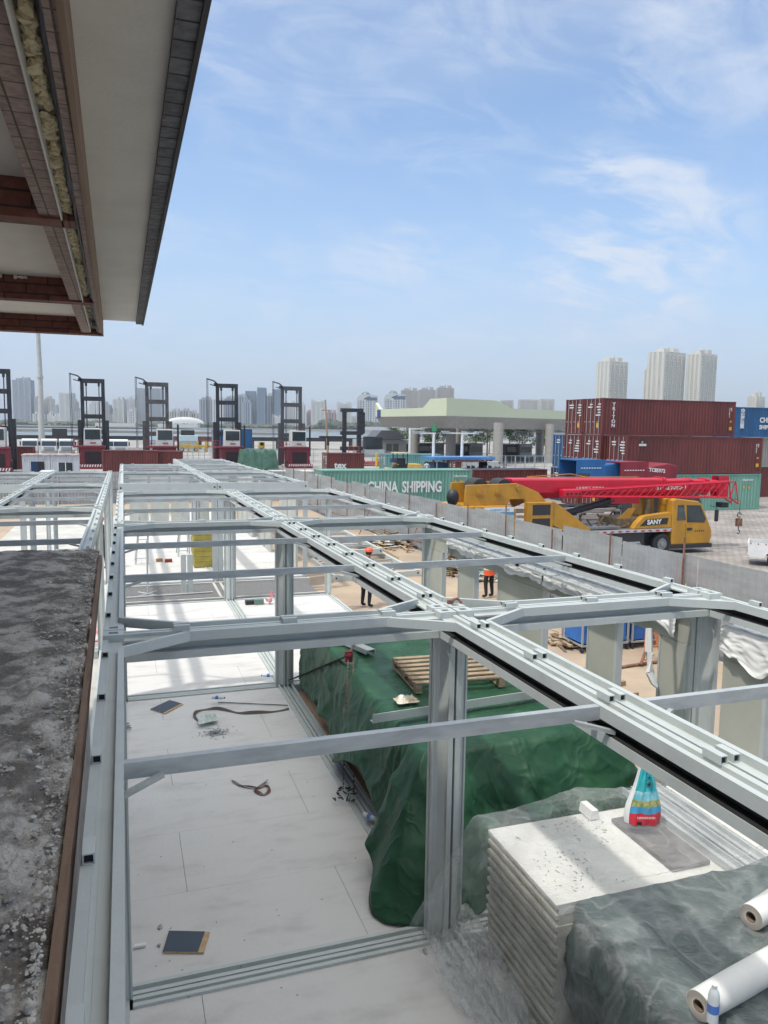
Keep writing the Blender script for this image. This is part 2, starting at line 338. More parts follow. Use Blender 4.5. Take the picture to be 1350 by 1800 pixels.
    if floor:
        for (p, q, iw, trim) in ends:
            P, Q = Vector((*p, 0)), Vector((*q, 0)); I = Vector((*iw, 0)); d = (Q-P).normalized(); m = mk()
            m.sweep([(0,.012),(.04,.012),(.04,-.02),(.085,-.02),(.085,.02),(.125,.02),(.125,-.2),(0,-.2)], P-d*(cs-.001 if abs(iw[1]) < .5 else -.0), Q+d*(cs-.001 if abs(iw[1]) < .5 else -.0), I)
            m.build('floor_beam', frame_m, t)
        if floor != 'open':
            m = mk(); a = .1256; ya = Y0+a; k = 0
            while ya < Y1-a-.01:
                yb = min(ya+1.2, Y1-a)
                cut = X0+a+(.55 if k % 2 else 2.05)
                m.box(X0+a, cut-.002, ya+.0012, yb-.0012, -.06, -.005); m.box(cut+.002, X1-a, ya+.0012, yb-.0012, -.06, -.005)
                ya = yb; k += 1
            m.cur = 1; m.box(X0+a, X1-a, Y0+a, Y1-a, -.09, -.065)
            m.build('floor_panel', [floor_m, seam_m], t)
    return t
XA, XB, XC = -.185, 2.655, 5.46
RY = (-1.29, 5.994, 13.275, 20.72)
module(XA, XB, RY[0], RY[1], 'nearest grey steel frame, beside the concrete ledge, with a dark tile lying on its floor', 0)
module(XB, XC, RY[0], RY[1], 'nearest right-hand steel frame standing over the plastic-wrapped board stack', 0, floor='open')
module(XA, XB, RY[1], RY[2], 'grey steel frame beside the ledge whose floor carries the coiled black strap', 0)
module(XB, XC, RY[1], RY[2], 'grey steel frame standing over the wooden pallet on the green tarpaulin', 0, floor='open')
module(XA, XB, RY[2], RY[3], 'third steel frame away along the ledge side, its pale floor sunlit', 1)
module(XB, XC, RY[2], RY[3], 'third steel frame away on the fence side, just left of the worker in the orange helmet', 1)
B2 = (23.5, 30.9, 38.3, 45.6)
module(XA, XB, B2[0], B2[1], 'first frame past the gravel strip, showing a plain lit beam between two bolt holes', 1, plain_front=True)
module(XB, XC, B2[0], B2[1], 'first frame past the gravel strip on the fence side, over the yellow wool stack', 1, plain_front=True)
module(XA, XB, B2[1], B2[2], 'distant steel frame ending in front of the striped counterweight of a container handler', 2)
module(XB, XC, B2[1], B2[2], 'distant fence-side steel frame, middle one of the three past the gravel strip', 2)
module(XB, XC, B2[2], B2[3], 'farthest steel frame of all, standing alone at the end of the site', 2)
module(-2.6, -.43, 9.1, 16.5, 'left steel frame partly hidden behind the far end of the concrete ledge', 1, floor='open')
module(-2.6, -.43, 16.5, 23.95, 'left steel frame past the ledge, its roof crossed by four thin purlins', 1)
module(-2.6, -.43, 23.95, 31.5, 'farthest steel frame of the left row, before the corrugated site fence', 1)
module(-5.4, -2.63, 23.4, 30.9, 'steel frame at the left edge with a pink mark on its plain beam', 1, plain_front=True)
mk_ = MB(); 
# ---------------------------------------------------------------- building: ledge below, brick-patterned canopy above
bd = thing('building', 'old building under demolition: rough grey ledge below, brick-patterned canopy overhead at the left', 'building', (-.3, 0, 0))
def hn(x, y, s, o=0): return noise.noise(Vector((x*s, y*s, 3.7+o)))
LZ = 3.06; LY = 9.75
ledge_m = M('broken concrete', (0.165,0.148,0.13), .95, c2=(0.50,0.47,0.43), scale=3.5, bump=1.0, bscale=55, lo=.42, hi=.62, detail=12)
def ex(y): return -.232-.009*(y-2)
def ledge(a, b):
    y = -1.0 + (LY+1.0)*(b**1.0); x0 = -3.2+2.88*(a**.55); e = (x0+3.2)/2.88; x = x0+e*(.32+ex(y))
    k = max(0, (e-.78)/.22)
    z = LZ + .02*hn(x, y, 1.3) + (.010+.022*k)*hn(x, y, 9) + (.004+.012*k)*hn(x, y, 31, 5) + (.02*k*max(0, hn(x, y, 4.2, 9)) )
    if e > .93: z -= .03*max(0, (e-.93)/.07)*(1+1.2*hn(x, y, 5, 2))
    return (x, y, z)
lg = MB(); lg.grid(190, 620, ledge); lg.build('ledge_top', ledge_m, bd, smooth=True, fix=False)
lb = MB(); lb.box(-3.2, -.33, -1, LY-.004, LZ-.35, LZ-.06); lb.build('ledge_slab', M('ledge concrete', (.22,.20,.18), .95, c2=(.3,.28,.26), scale=4, bump=.6), bd)
wd = MB(); ea, eb = ex(-1), ex(LY-.5); wd.add([(ea+.004,-1,LZ+.0),(ea+.034,-1,LZ+.0),(eb+.034,LY-.5,LZ+.0),(eb+.004,LY-.5,LZ+.0),(ea+.004,-1,LZ-.13),(ea+.034,-1,LZ-.13),(eb+.034,LY-.5,LZ-.13),(eb+.004,LY-.5,LZ-.13)], [(0,1,2,3),(7,6,5,4),(0,4,5,1),(1,5,6,2),(2,6,7,3),(3,7,4,0)])
wd.build('edge_board', M('edge timber', (0.20,0.125,0.08), .8, c2=(.12,.07,.045), scale=3, streak=(8,.6,8), bump=.2), bd)
wl = MB(); wl.box(-9, -.45, -8, LY-.3, -1, LZ-.36); wl.build('wall', M('ledge concrete', (.2,.2,.2)), bd)
# broken lumps along the ledge edge
rub_m = M('rubble', (0.22,0.205,0.185), .95, c2=(0.60,0.57,0.52), scale=14, bump=.5)
def rock(m, c, r, sq=.6):
    n = len(m.v); sd = random.random()*50; ax = [random.uniform(.6, 1.3) for _ in range(3)]; vs = []
    for i in range(5):
        t = math.pi*i/4
        for k in range(6):
            a = 2*math.pi*k/6+sd; rr = r*(.75+.5*random.random())
            vs.append((c[0]+rr*ax[0]*math.sin(t)*math.cos(a), c[1]+rr*ax[1]*math.sin(t)*math.sin(a), c[2]+rr*sq*ax[2]*math.cos(t)))
    m.add(vs, [(i*6+k, (i+1)*6+k, (i+1)*6+(k+1)%6, i*6+(k+1)%6) for i in range(4) for k in range(6)])
rb = MB()
for i in range(5200):
    y = .9+8.6*random.random()**1.6; e = random.random()**2.2; x = ex(y)-.02-e*(.12+.08*y*.6) if random.random() < .75 else random.uniform(-1.6, -.4)
    rock(rb, (x, y, LZ-.005+.0*e), random.choice((.003,.004,.005,.007,.010)))
for i in range(70):
    y = 1.2+7*random.random(); x = ex(y)-.03-.18*random.random()**1.5*(1+y*.15); rock(rb, (x, y, LZ+.004), random.uniform(.012, .03), .45)
tag(rb.build('rubble', rub_m, None, (-.5, 2, LZ)), 'loose grey concrete crumbs strewn over the rough ledge', 'rubble', kind='stuff')
spl = MB()
for i in range(46):
    y = random.uniform(1.6, 8.5); x = -.5-random.random()*.8; a = random.uniform(0, 3.1); l = random.uniform(.02, .09); z = LZ+.018
    spl.bar((x, y, z), (x+l*math.cos(a), y+l*math.sin(a), z+random.uniform(-.005,.012)), .006, .004)
tag(spl.build('wood_splinters', M('splinter', (.20,.17,.14), .9, c2=(.5,.48,.44), scale=9), None, (-.6,3,LZ)), 'thin splinters lying on the rough ledge', 'splinters', kind='stuff')
# canopy
sof_m = M('soffit render', (0.62,0.60,0.56), .85, c2=(0.54,0.52,0.485), scale=1.6, bump=.1, lo=.3, hi=.8)
bA = brickmat('grey split brick', (0.155,0.16,0.18), (0.10,0.105,0.12), (0.03,0.03,0.03), .9, .155, .008, bump=1, nscale=14, bdist=.03, nb=.8, offs=0)
bB = brickmat('brown tile strip', (0.30,0.22,0.20), (0.24,0.175,0.16), (0.08,0.06,0.05), .115, .155, .005, bump=.6, nscale=22, bdist=.015, nb=.6, offs=0)
bC = brickmat('dark red brick', (0.15,0.055,0.042), (0.11,0.04,0.032), (0.04,0.02,0.018), .42, .10, .008, rot=(R(90),0,0), bump=.8, nscale=12, bdist=.02, nb=.6)
CB1, CB2 = 5.45, 9.0; SZ = 6.08; EY = 12.35; BZ = 5.86
m = MB(); m.box(-9, .29, -8, EY, SZ, SZ+.34); m.build('soffit', sof_m, bd)
m = MB(); m.box(.215, .302, -8, EY+.02, SZ-.035, SZ+.42); m.build('canopy_edge', bA, bd); m = MB(); m.box(.3021, .325, -8, EY+.02, SZ-.05, SZ+.42); m.build('drip_edge', M('drip edge', (.05,.05,.055), .8), bd)
m = MB(); m.box(-9, .33, -8.02, EY+.03, SZ+.42, SZ+.46); m.build('canopy_roof', M('roof felt', (.15,.15,.15), .9), bd)
bx0, bx1 = -.78, -.245
def shw(x, y, z): return (x-.0104*(y-12.35), y, z)
def SB(): m = MB(); m.warp = shw; return m
m = SB(); m.box(bx1-.30, bx1-.165, -8, EY, BZ, SZ+.01); m.box(bx1-.068, bx1-.026, -8, EY, BZ, SZ+.01); m.build('downstand_beam', bB, bd)
m = SB(); m.box(bx1-.165, bx1-.068, -8, EY, BZ+.06, SZ+.01); m.build('cable_channel', M('channel back', (.16,.12,.09), .9, c2=(.28,.24,.18), scale=6), bd)
m = SB(); m.box(bx1-.025, bx1, -8, EY, BZ-.012, SZ+.01); m.build('wood_trim', M('trim wood', (.22,.15,.105), .8, streak=(6,.5,6), scale=3), bd)
fm = SB()
yy = 1.6
while yy < 8.6:
    if random.random() < .9: 
        for q in range(3): rock(fm, (bx1-.145+.03*random.random(), yy+.03*q, BZ+.05), random.uniform(.018, .04), .8)
    yy += random.uniform(.05, .1)
for q in range(60): rock(fm, (bx1-.14, 8.6+q*.06*random.random(), BZ+.05), .02)
_f = fm.build('foam_insulation', M('old foam', (.52,.44,.27), .95, c2=(.66,.58,.42), scale=18, bump=.8), bd); _f['kind'] = 'stuff'
cb = SB()
for k in range(3):
    cb.tube([(bx1-.085+.018*hn(0, i*.37, 1.1, k*3)+.006*k, 1+i*.2, BZ+.035-.012*k+.015*hn(1, i*.3, 1, k)) for i in range(56)], .009, 6)
cb.build('cable', M('black cable', (.01,.011,.03), .6), bd)
cb = SB()
for q in range(22): rock(cb, (bx1-.1, 11.0+.03*q*random.random(), BZ+.02), .03)
cb.build('cable_knot', M('black cable', (.01,.011,.03), .6), bd)['kind'] = 'stuff'
mt = SB(); mt.box(bx1-.172, bx1-.163, -8, EY-.6, BZ-.02, BZ+.06); mt.build('metal_strip', M('strip', (.5,.5,.47), .5), bd)
for (ya, yb_, x1) in ((CB1, CB1+.2, bx1-.02), (CB2, CB2+.2, bx1-.03), (EY-.22, EY+.01, bx1-.001)):
    m = MB(); m.box(-5, x1, ya, yb_, BZ-.02, SZ-.001); m.build('cross_beam', bC, bd)
m = MB()
for q in range(18): rock(m, (-.9-random.random()*2.2, CB2-.01, SZ-.02), .03)
m.build('plaster_crumbs', sof_m, bd)['kind'] = 'stuff'
# ---------------------------------------------------------------- infill walls along the fence side
def wallrun(y0, y1, z0, z1, label, cat='wall'):
    t = thing('wall_panel', label, cat, (5.5, y0, z0), 'board walls of the fence-side frames')
    def wp(x, y, z): return (x, y, z+tl(y))
    def bx(*a): m = MB(); m.warp = wp; m.box(*a); return m
    return t, bx
XW = 5.40
t, bx = wallrun(6.25, 13.1, 0, 2.7, 'long grey board wall with three door openings, white sheeting over its top edge')
sol = [(12.62,13.1),(11.27,11.85),(9.07,10.38),(7.42,7.95),(6.25,6.62)]
for a, b in sol:
    bx(XW, XW+.07, a, b, 0, 2.4).build('board', wallp_m, t)
    bx(XW-.006, XW+.08, a-.045, a-.002, 0, 2.402).build('jamb', frame_m, t)
    bx(XW-.006, XW+.08, b+.002, b+.03, 0, 2.402).build('jamb', frame_m, t) if b < 13 else None
bx(XW, XW+.07, 6.2, 13.1, 2.404, 2.70).build('lintel', wallp_m, t)
t, bx = wallrun(-.5, 5.75, 0, 2.7, 'nearest grey board wall at the right edge, with a crumpled white sheet at its top corner')
for a, b in [(5.22,5.72),(3.2,4.3),(0,2)]:
    bx(XW, XW+.07, a, b, 0, 2.4).build('board', wallp_m, t)
    bx(XW-.006, XW+.08, a-.045, a-.002, 0, 2.402).build('jamb', frame_m, t)
bx(XW, XW+.07, 0, 5.72, 2.404, 2.7).build('lintel', wallp_m, t)
olive = M('mineral wool', (.36,.31,.10), .95, c2=(.28,.24,.07), scale=8)
tag(MB().box(XW-.01, XW+.06, 5.98, 6.05, 0, 2.6).build('seal_strip', olive, None, (XW,6,0)), 'thin olive insulation strip standing beside the post at the right', 'strip')
# sheets draped over the wall top
def sheet(y0, y1, label, drop, seed, tail=None):
    m = MB(); n = int((y1-y0)*26)+8
    def rg(y, z, sc, o): return (1-abs(hn(y, z, sc, o))*2.2)**3
    def fn(a, b):
        y = y0+(y1-y0)*a; d = drop*(.80+.55*hn(y, seed, 1.3)+.18*hn(y, seed, 5.5))*(1+(1.1 if tail and abs(a-tail) < .03 else 0))
        d = max(.05, d); q = b*1.0; f = hn(y, 0, 4.5, seed)
        if q < .35: s = q/.35; return (XW+.12-.16*s, y+.02*f, 2.725+tl(y)+.010*hn(y, s, 9, seed)+.014*rg(y, s, 3.1, seed))
        s = (q-.35)/.65; return (XW-.045-.03*s-.020*s**.6*rg(y+.2*s, s*.5, 4.2, seed)+.015*hn(y, s*3, 9, seed), y+.06*s*f, 2.73+tl(y)-d*s)
    n *= 2; m.grid(n, 30, fn); o = m.build('plastic_sheet', sheet_m, None, (XW, y0, 2.7), smooth=False, fix=False); o.data.polygons.foreach_set('use_smooth', [True]*len(o.data.polygons))
    return tag(o, label, 'sheet', 'white sheets over the wall tops')
sheet(9.0, 12.3, 'long white plastic sheet draped along the far half of the board wall', .26, 3, .98)
sheet(6.35, 8.95, 'white plastic sheet with a ragged hem draped above the pillar and blue carts', .34, 8)
sheet(3.4, 5.72, 'crumpled white sheet hanging from the wall top at the right edge', .42, 13)
m = MB(); 
for k in range(3): pass
m.tube([(XW-.08,6.72,2.45),(XW-.1,6.68,2.2),(XW-.13,6.6,2.0)], .035, 6, .05); m.tube([(XW-.13,6.6,2.0),(XW-.12,6.55,1.9),(XW-.1,6.52,1.86)], .05, 6, .015)
tag(m.build('torn_sheet_tail', sheet_m, None, (XW-.1,6.6,1.9), smooth=True), 'twisted tail of torn white sheet hanging in the opening before the right wall panel', 'sheet')
tr = MB()
for y0, y1 in ((6.7, 9.4), (9.3, 12.4)):
    tr.box(XW-.26, XW-.14, y0, y1, 2.70+tl(9), 2.735+tl(9))
tr.cur = 1
for k in range(22): y = 6.85+k*.26; tr.box(XW-.215, XW-.205, y, y+.01, 2.736+tl(9), 2.741+tl(9))
tag(tr.build('ceiling_track', [frame2_m, dark_m], None, (XW-.2,6.7,2.7)), 'perforated grey metal track lying along the top of the board wall', 'track')
# ---------------------------------------------------------------- green tarpaulins
def tarpmat(name, c, c2, rough=.5):
    m = M(name, c, rough, 0, c2=c2, scale=2.4, bump=.42, bscale=160, spec=.4, lo=.4, hi=.8, detail=12, ridge=1.25); return m
tarp_m = tarpmat('green tarpaulin', (0.012,0.062,0.030), (0.030,0.115,0.052))
def drape(name, x0, x1, y0, y1, zt, hem, flare, mat, seed, amp=.05, ztop=None, ns=420, nd=34, rfold=26, thick=.004, taper=None):
    """sheet over a box: top z = zt; hem(p)->z ; flare(p)->outward distance; p=(side 0..4)"""
    cx, cy = (x0+x1)/2, (y0+y1)/2; cr = [(x0,y0),(x1,y0),(x1,y1),(x0,y1)]
    m = MB(); zf0 = ztop or (lambda x, y: zt+.02*hn(x, y, 1.6, seed)+.006*hn(x, y, 5, seed)); zf = lambda x, y: zf0(x, y)+max(0, 1-abs(hn(x, y, 1.5, seed+4))*6)**2*.014+max(0, 1-abs(hn(x, y, 3.4, seed+8))*6)**2*.007
    lens = [x1-x0, y1-y0, x1-x0, y1-y0]; tot = sum(lens); pts = []
    rad = .05
    for i in range(ns):
        d = tot*i/ns; k = 0
        while d > lens[k]: d -= lens[k]; k += 1
        u = d/lens[k]; a, b = Vector(cr[k]), Vector(cr[(k+1) % 4]); p = a+(b-a)*u
        nn = [Vector((0,-1)),Vector((1,0)),Vector((0,1)),Vector((-1,0))]; n = nn[k].copy(); cd = min(u*lens[k], (1-u)*lens[k]); o_ = nn[(k-1) % 4] if u < .5 else nn[(k+1) % 4]
        wgt = max(0, 1-cd/.35); n = (n+o_*wgt*wgt*.9).normalized()
        pts.append((p, n, k+u, wgt))
    rings = []
    nr = 44
    for j in range(1, nr+1):
        s = j/nr; rings.append([(cx+(p.x-cx)*s, cy+(p.y-cy)*s, zf(cx+(p.x-cx)*s, cy+(p.y-cy)*s)) for p, n, q, wg in pts])
    for j in range(1, nd+1):
        s = j/nd; row = []
        for p, n, q, wg in pts:
            h = hem(q); fl = flare(q); z0 = zf(p.x, p.y); z = z0-(z0-h)*s
            ph = q*rfold/4*2*math.pi
            w1 = math.sin(ph*.5+3*noise.noise(Vector((q*2.2, seed, 0)))+s*.8)+.5*math.sin(ph*1.13+seed+1.5*s)
            crease = noise.noise(Vector((p.x*1.7+n.x*s, p.y*1.7+n.y*s, z*2.4+seed)))+.5*noise.noise(Vector((p.x*5, p.y*5, z*5+seed)))
            c1_ = noise.noise(Vector((p.x*1.3+q*.9, z*1.6+seed, p.y*1.3))); c2_ = noise.noise(Vector((p.x*3+seed, p.y*3-z*2.2, z*2.8)))
            rid = max(0, 1-abs(c1_)*5)**2*.030+max(0, 1-abs(c2_)*4.5)**2*.016
            out_ = .012+fl*(s**.85)+amp*w1*(s**.8)*(.5+.5*wg+.3)+(.035*crease+rid)*min(1, s*4)
            row.append((p.x+n.x*out_, p.y+n.y*out_, z+(.03*hn(q*3, s, 2, seed) if s < .95 else 0)))
        rings.append(row)
    n0 = len(m.v); vs = [(cx, cy, zf(cx, cy))]; fs = []
    for r_ in rings: vs += r_
    for i in range(ns): fs.append((0, 1+i, 1+(i+1) % ns))
    for j in range(len(rings)-1):
        for i in range(ns): fs.append((1+j*ns+i, 1+(j+1)*ns+i, 1+(j+1)*ns+(i+1) % ns, 1+j*ns+(i+1) % ns))
    m.add(vs, fs); o = m.build(name, mat, None, (cx, cy, 0), smooth=False, fix=False)
    o.data.polygons.foreach_set('use_smooth', [True]*len(o.data.polygons))
    if thick: o.modifiers.new('thick', 'SOLIDIFY').thickness = thick
    return o
def interp(tab, q):
    q = q % 4
    for (a, va), (b, vb) in zip(tab, tab[1:]):
        if a <= q <= b: t = (q-a)/(b-a) if b > a else 0; t = t*t*(3-2*t); return va+(vb-va)*t
    return tab[-1][1]
# rear cover: q 0..1 near side, 1..2 fence side, 2..3 far side, 3..4 ledge side
o = drape('tarpaulin', 2.92, 5.05, 7.35, 13.0, 1.20, lambda q: interp([(0,.25),(1,.3),(2,.3),(3,.05),(3.3,.22),(3.55,.12),(3.8,.42),(4,.2)], q)+.07*math.sin(q*17),
          lambda q: interp([(0,.2),(1,.15),(2,.1),(2.9,.08),(3.1,.08),(3.4,.14),(3.65,.36),(3.85,.3),(4,.3)], q), tarp_m, 2, .055, ns=560)
tag(o, 'dark green tarpaulin carrying a wooden pallet, draped over the rear stack', 'tarpaulin', 'green tarpaulins')
o = drape('tarpaulin', 2.86, 5.08, 7.0, 7.75, 1.255, lambda q: interp([(0,.02),(.12,.03),(.3,.12),(1,.12),(1.3,.15),(2,.5),(2.5,1.1),(3,.6),(3.25,.62),(3.6,.35),(4,.02)], q),
          lambda q: interp([(0,.98),(.08,.92),(.25,.62),(.7,.75),(1,.62),(1.5,.3),(2,.1),(3,.06),(3.4,.12),(3.75,.55),(4,.98)], q), tarp_m, 11, .04, ns=520, nd=44, rfold=20)
tag(o, 'green tarpaulin sloping down in front, its corner trailing on the floor by the near post', 'tarpaulin', 'green tarpaulins')
m = MB(); m.box(3.0, 5.0, 7.25, 12.9, .02, 1.1)
st = M('crate board', (.20,.14,.10), .9, c2=(.12,.09,.07), scale=3)
tag(m.build('covered_stack', st, None, (4,10,0)), 'stack hidden under the green tarpaulins, its brown base showing at the floor', 'stack')
m = MB(); m.box(2.78, 2.86, 6.9, 12.6, -.10, .01); m.box(2.86, 3.0, 7.6, 12.4, .0, .06); tag(m.build('cardboard_strip', M('cardboard', (.30,.20,.13), .9), None, (2.8,9,0)), 'brown cardboard strip on the floor along the green tarpaulin', 'cardboard')
# pallet
pm = M('pallet wood', (0.40,0.31,0.21), .85, c2=(.24,.18,.12), scale=5, streak=(1,7,7), bump=.3)
t = thing('wooden_pallet', 'weathered wooden pallet lying on the rear green tarpaulin', 'pallet', (3.4,8.75,1.25))
px0, py0, pw, pl, pz = 3.42, 8.72, 1.22, 1.12, 1.225
for k in range(7): m = MB(); y = py0+k*(pl-.09)/6; m.box(px0, px0+pw, y, y+.09, pz+.115+.002*(k % 2), pz+.137+.002*(k % 2)); m.build('slat', pm, t, bevel=.003)
for k in range(3): m = MB(); x = px0+k*(pw-.09)/2; m.box(x, x+.09, py0, py0+pl, pz+.093, pz+.114); m.build('stringer', pm, t)
for k in range(3):
    for j in range(3): m = MB(); x = px0+k*(pw-.09)/2; y = py0+j*(pl-.12)/2; m.box(x+.004, x+.086, y, y+.12, pz+.02, pz+.092); m.build('block', pm, t)
for k in range(3): m = MB(); x = px0+k*(pw-.09)/2; m.box(x, x+.09, py0, py0+pl, pz, pz+.019); m.build('bottom_slat', pm, t)
t.rotation_euler = (0, 0, R(-4))
# loose channel lying over the tarps
m = MB(); a = ony(655, 1258, 7.85); b = ony(1010, 1236, 8.15); a.z = 1.32; b.z = 1.30
m.bar(a, b, .012, .10); m.bar(a+Vector((0,.04,-.045)), b+Vector((0,.04,-.045)), .07, .010)
tag(m.build('steel_channel', frame_m, None, a), 'loose grey steel channel lying across the green tarpaulin behind the near post', 'steel channel')
m = MB(); a = Vector((2.9,11.9,1.32)); b = Vector((3.38,10.45,1.30)); m.bar(a, b, .14, .012); m.bar(a+Vector((.07,0,-.03)), b+Vector((.07,0,-.03)), .01, .07); m.bar(a+Vector((-.07,0,-.03)), b+Vector((-.07,0,-.03)), .01, .07)
tag(m.build('steel_channel', frame_m, None, a), 'short grey steel channel pointing at the viewer on the tarpaulin beside the strap', 'steel channel')
# strap and chains
strap_m = M('webbing', (.05,.045,.04), .9, c2=(.09,.08,.07), scale=9); red_m = M('red webbing', (.16,.02,.03), .8)
a = onz(508, 1196, .02); b = onz(613, 1152, 1.40); c = Vector((3.5,11.4,1.34)); m = MB(); m.bar(a, b, .075, .006, up=(0,.4,1)); m.bar(b, c, .03, .02); m.bar(a.lerp(b, .5)+Vector((-.0,0,.004)), b, .078, .008, up=(0,.4,1))
t = thing('lifting_strap', 'dark strap pulled tight from the post foot up over the tarpaulin edge', 'strap', a)
m.build('strap', strap_m, t); m = MB(); m.sph(b, .07, 8, 6, (1,.7,.8)); m.box(b.x-.05, b.x+.05, b.y-.03, b.y+.03, b.z-.09, b.z+.06); m.build('clamp', red_m, t)
t = thing('chain_hoist', 'two rusty hoist chains hanging down the tarpaulin side to a hook on the floor', 'chain', (2.75,8.3,0))
def chain(m, p, q, n, r=.012):
    p, q = Vector(p), Vector(q)
    for i in range(n):
        c = p+(q-p)*((i+.5)/n); d = (q-p)/n*.8; s_ = Vector((.012,0,0)) if i % 2 else Vector((0,.012,0))
        m.bar(c-d/2, c+d/2, .02 if i % 2 else .008, .008 if i % 2 else .02)
f1 = onz(603, 1388, .03); f2 = onz(622, 1392, .03)
m = MB(); chain(m, b+Vector((-.02,-.04,-.05)), f1, 60); m.build('chain', rust_m, t); m = MB(); chain(m, b+Vector((.05,-.05,-.05)), f2, 60); m.build('chain', rust_m, t)
m = MB(); random.seed(3)
for k in range(26): p = onz(612+random.uniform(-26, 14), 1392+random.uniform(-8, 16), .03); d = Vector((random.uniform(-1,1), random.uniform(-1,1), .2)).normalized()*.03; m.bar(p-d, p+d, .012)
m.build('chain_heap', M('black chain', (.02,.018,.016), .6), t)['kind'] = 'stuff'
# ---------------------------------------------------------------- board stack in clear plastic
bst_m = M('board face', (0.62,0.62,0.59), .7, c2=(0.50,0.50,0.47), scale=2.5, bump=.1, lo=.3, hi=.7)
bside_m = M('board edge', (0.52,0.51,0.46), .8, c2=(.40,.39,.34), scale=5)
t = thing('board_stack', 'stack of fourteen grey-white ribbed wall boards under clear plastic, at lower right', 'board stack', (2.86,4.4,.05))
for k in range(14):
    z = .05+k*.083; jx = random.uniform(-.004, .004); jy = random.uniform(-.004, .004); m = MB()
    m.ext([(2.86+jx,z),(3.9,z),(3.9,z+.08),(2.86+jx,z+.08),(2.838+jx,z+.078),(2.838+jx,z+.052),(2.86+jx,z+.044)], 'y', 4.42+jy, 5.5+jy)
    m.build('board', bst_m if k == 13 else bside_m, t)
m = MB()
for k in range(230):
    x, y = random.uniform(2.9, 3.85), random.uniform(4.5, 5.45); a = random.uniform(0, 3.1); l = random.uniform(.008, .03)
    if hn(x, y, 3, 4) > -.02: m.bar((x,y,1.2135), (x+l*math.cos(a), y+l*math.sin(a), 1.2135), .0035, .002)
o = m.build('scuff_mark', M('scuffs', (.07,.07,.065), .9), t); o['kind'] = 'stuff'
t = thing('panel_stack', 'second pile beside the ribbed boards, topped by a dark panel and metal tracks', 'panel stack', (3.95,4.4,0))
for k in range(9): m = MB(); m.box(3.96+random.uniform(-.02,.02), 5.25, 4.1, 5.62, .05+k*.12, .05+k*.12+.113); m.build('board', white_m if k % 2 else bst_m, t)
m = MB(); m.box(4.0, 4.36, 4.62, 5.42, 1.131, 1.165); m.build('dark_panel', M('dark panel', (.10,.09,.09), .3, c2=(.16,.15,.15), scale=6), t)
for x in (4.42, 4.56, 4.70):
    m = MB(); m.ext([(x,1.13),(x+.11,1.13),(x+.11,1.19),(x+.095,1.19),(x+.095,1.15),(x+.015,1.15),(x+.015,1.19),(x,1.19)], 'y', 4.05, 5.85); m.build('metal_track', frame2_m, t)
m = MB(); m.box(4.88, 5.2, 4.0, 5.8, 1.13, 1.16); m.build('white_board', white_m, t)
m = MB(); m.ext([(3.74,1.22),(3.83,1.22),(3.815,1.30),(3.755,1.30)], 'y', 5.36, 5.54); tag(m.build('foam_block', white_m, None, (3.8,5.4,1.22)), 'white block standing at the back corner of the ribbed boards under the plastic', 'block')
# front stack with dark tarp
o = drape('tarpaulin', 2.98, 5.6, 2.4, 4.38, 1.235, lambda q: interp([(0,.05),(1,.1),(2,.2),(2.5,.95),(3,.5),(3.3,.1),(4,.03)], q), lambda q: interp([(0,.2),(1,.1),(2,.05),(3,.04),(3.5,.10),(4,.2)], q),
          tarpmat('blue green tarpaulin', (0.020,0.045,0.043), (0.045,0.080,0.078), .35), 31, .03, ns=420, rfold=22,
          ztop=lambda x, y: 1.235+.02*hn(x, y, 2, 9)+.10*max(0, min(1, (x-4.4)/.5))*max(0, 1-abs(y-4.1)))
tag(o, 'dusty dark blue-green tarpaulin over the nearest stack, under the white rolls', 'tarpaulin', 'green tarpaulins')
# clear plastic film
pl = bpy.data.materials.new('clear film'); pl.use_nodes = True; t_ = pl.node_tree; t_.nodes.clear()
o_ = t_.nodes.new('ShaderNodeOutputMaterial'); mxs = t_.nodes.new('ShaderNodeMixShader'); tb = t_.nodes.new('ShaderNodeBsdfTransparent'); pb = t_.nodes.new('ShaderNodeBsdfPrincipled')
pb.inputs['Base Color'].default_value = (.82,.85,.86,1); pb.inputs['Roughness'].default_value = .18; pb.inputs['Specular IOR Level'].default_value = .6
tcn = t_.nodes.new('ShaderNodeTexCoord'); nz = t_.nodes.new('ShaderNodeTexNoise'); nz.inputs['Scale'].default_value = 2.2; nz.inputs['Detail'].default_value = 9; nz.inputs['Distortion'].default_value = 1.2; t_.links.new(tcn.outputs['Object'], nz.inputs['Vector'])
nz2 = t_.nodes.new('ShaderNodeTexNoise'); nz2.inputs['Scale'].default_value = 11; nz2.inputs['Detail'].default_value = 4; t_.links.new(tcn.outputs['Object'], nz2.inputs['Vector'])
bp = t_.nodes.new('ShaderNodeBump'); bp.inputs['Strength'].default_value = .5; bp.inputs['Distance'].default_value = .03; nz2.inputs['Detail'].default_value = 1.5; nz2.inputs['Scale'].default_value = 3.2; nz2.inputs['Distortion'].default_value = .8
nz3 = t_.nodes.new('ShaderNodeTexNoise'); nz3.inputs['Scale'].default_value = 13; nz3.inputs['Detail'].default_value = 1; nz3.inputs['Distortion'].default_value = 1; t_.links.new(tcn.outputs['Object'], nz3.inputs['Vector'])
def rdg(o_s, k): return mth('MAXIMUM', mth('SUBTRACT', 1.0, mth('MULTIPLY', mth('ABSOLUTE', mth('SUBTRACT', o_s, .5, None, t_), None, None, t_), k, None, t_), None, t_), 0.0, None, t_)
ra, rb_ = rdg(nz2.outputs[0], 14.0), rdg(nz3.outputs[0], 12.0); rsum = mth('ADD', ra, mth('MULTIPLY', rb_, .5, None, t_), None, t_)
t_.links.new(rsum, bp.inputs['Height']); t_.links.new(bp.outputs[0], pb.inputs['Normal'])
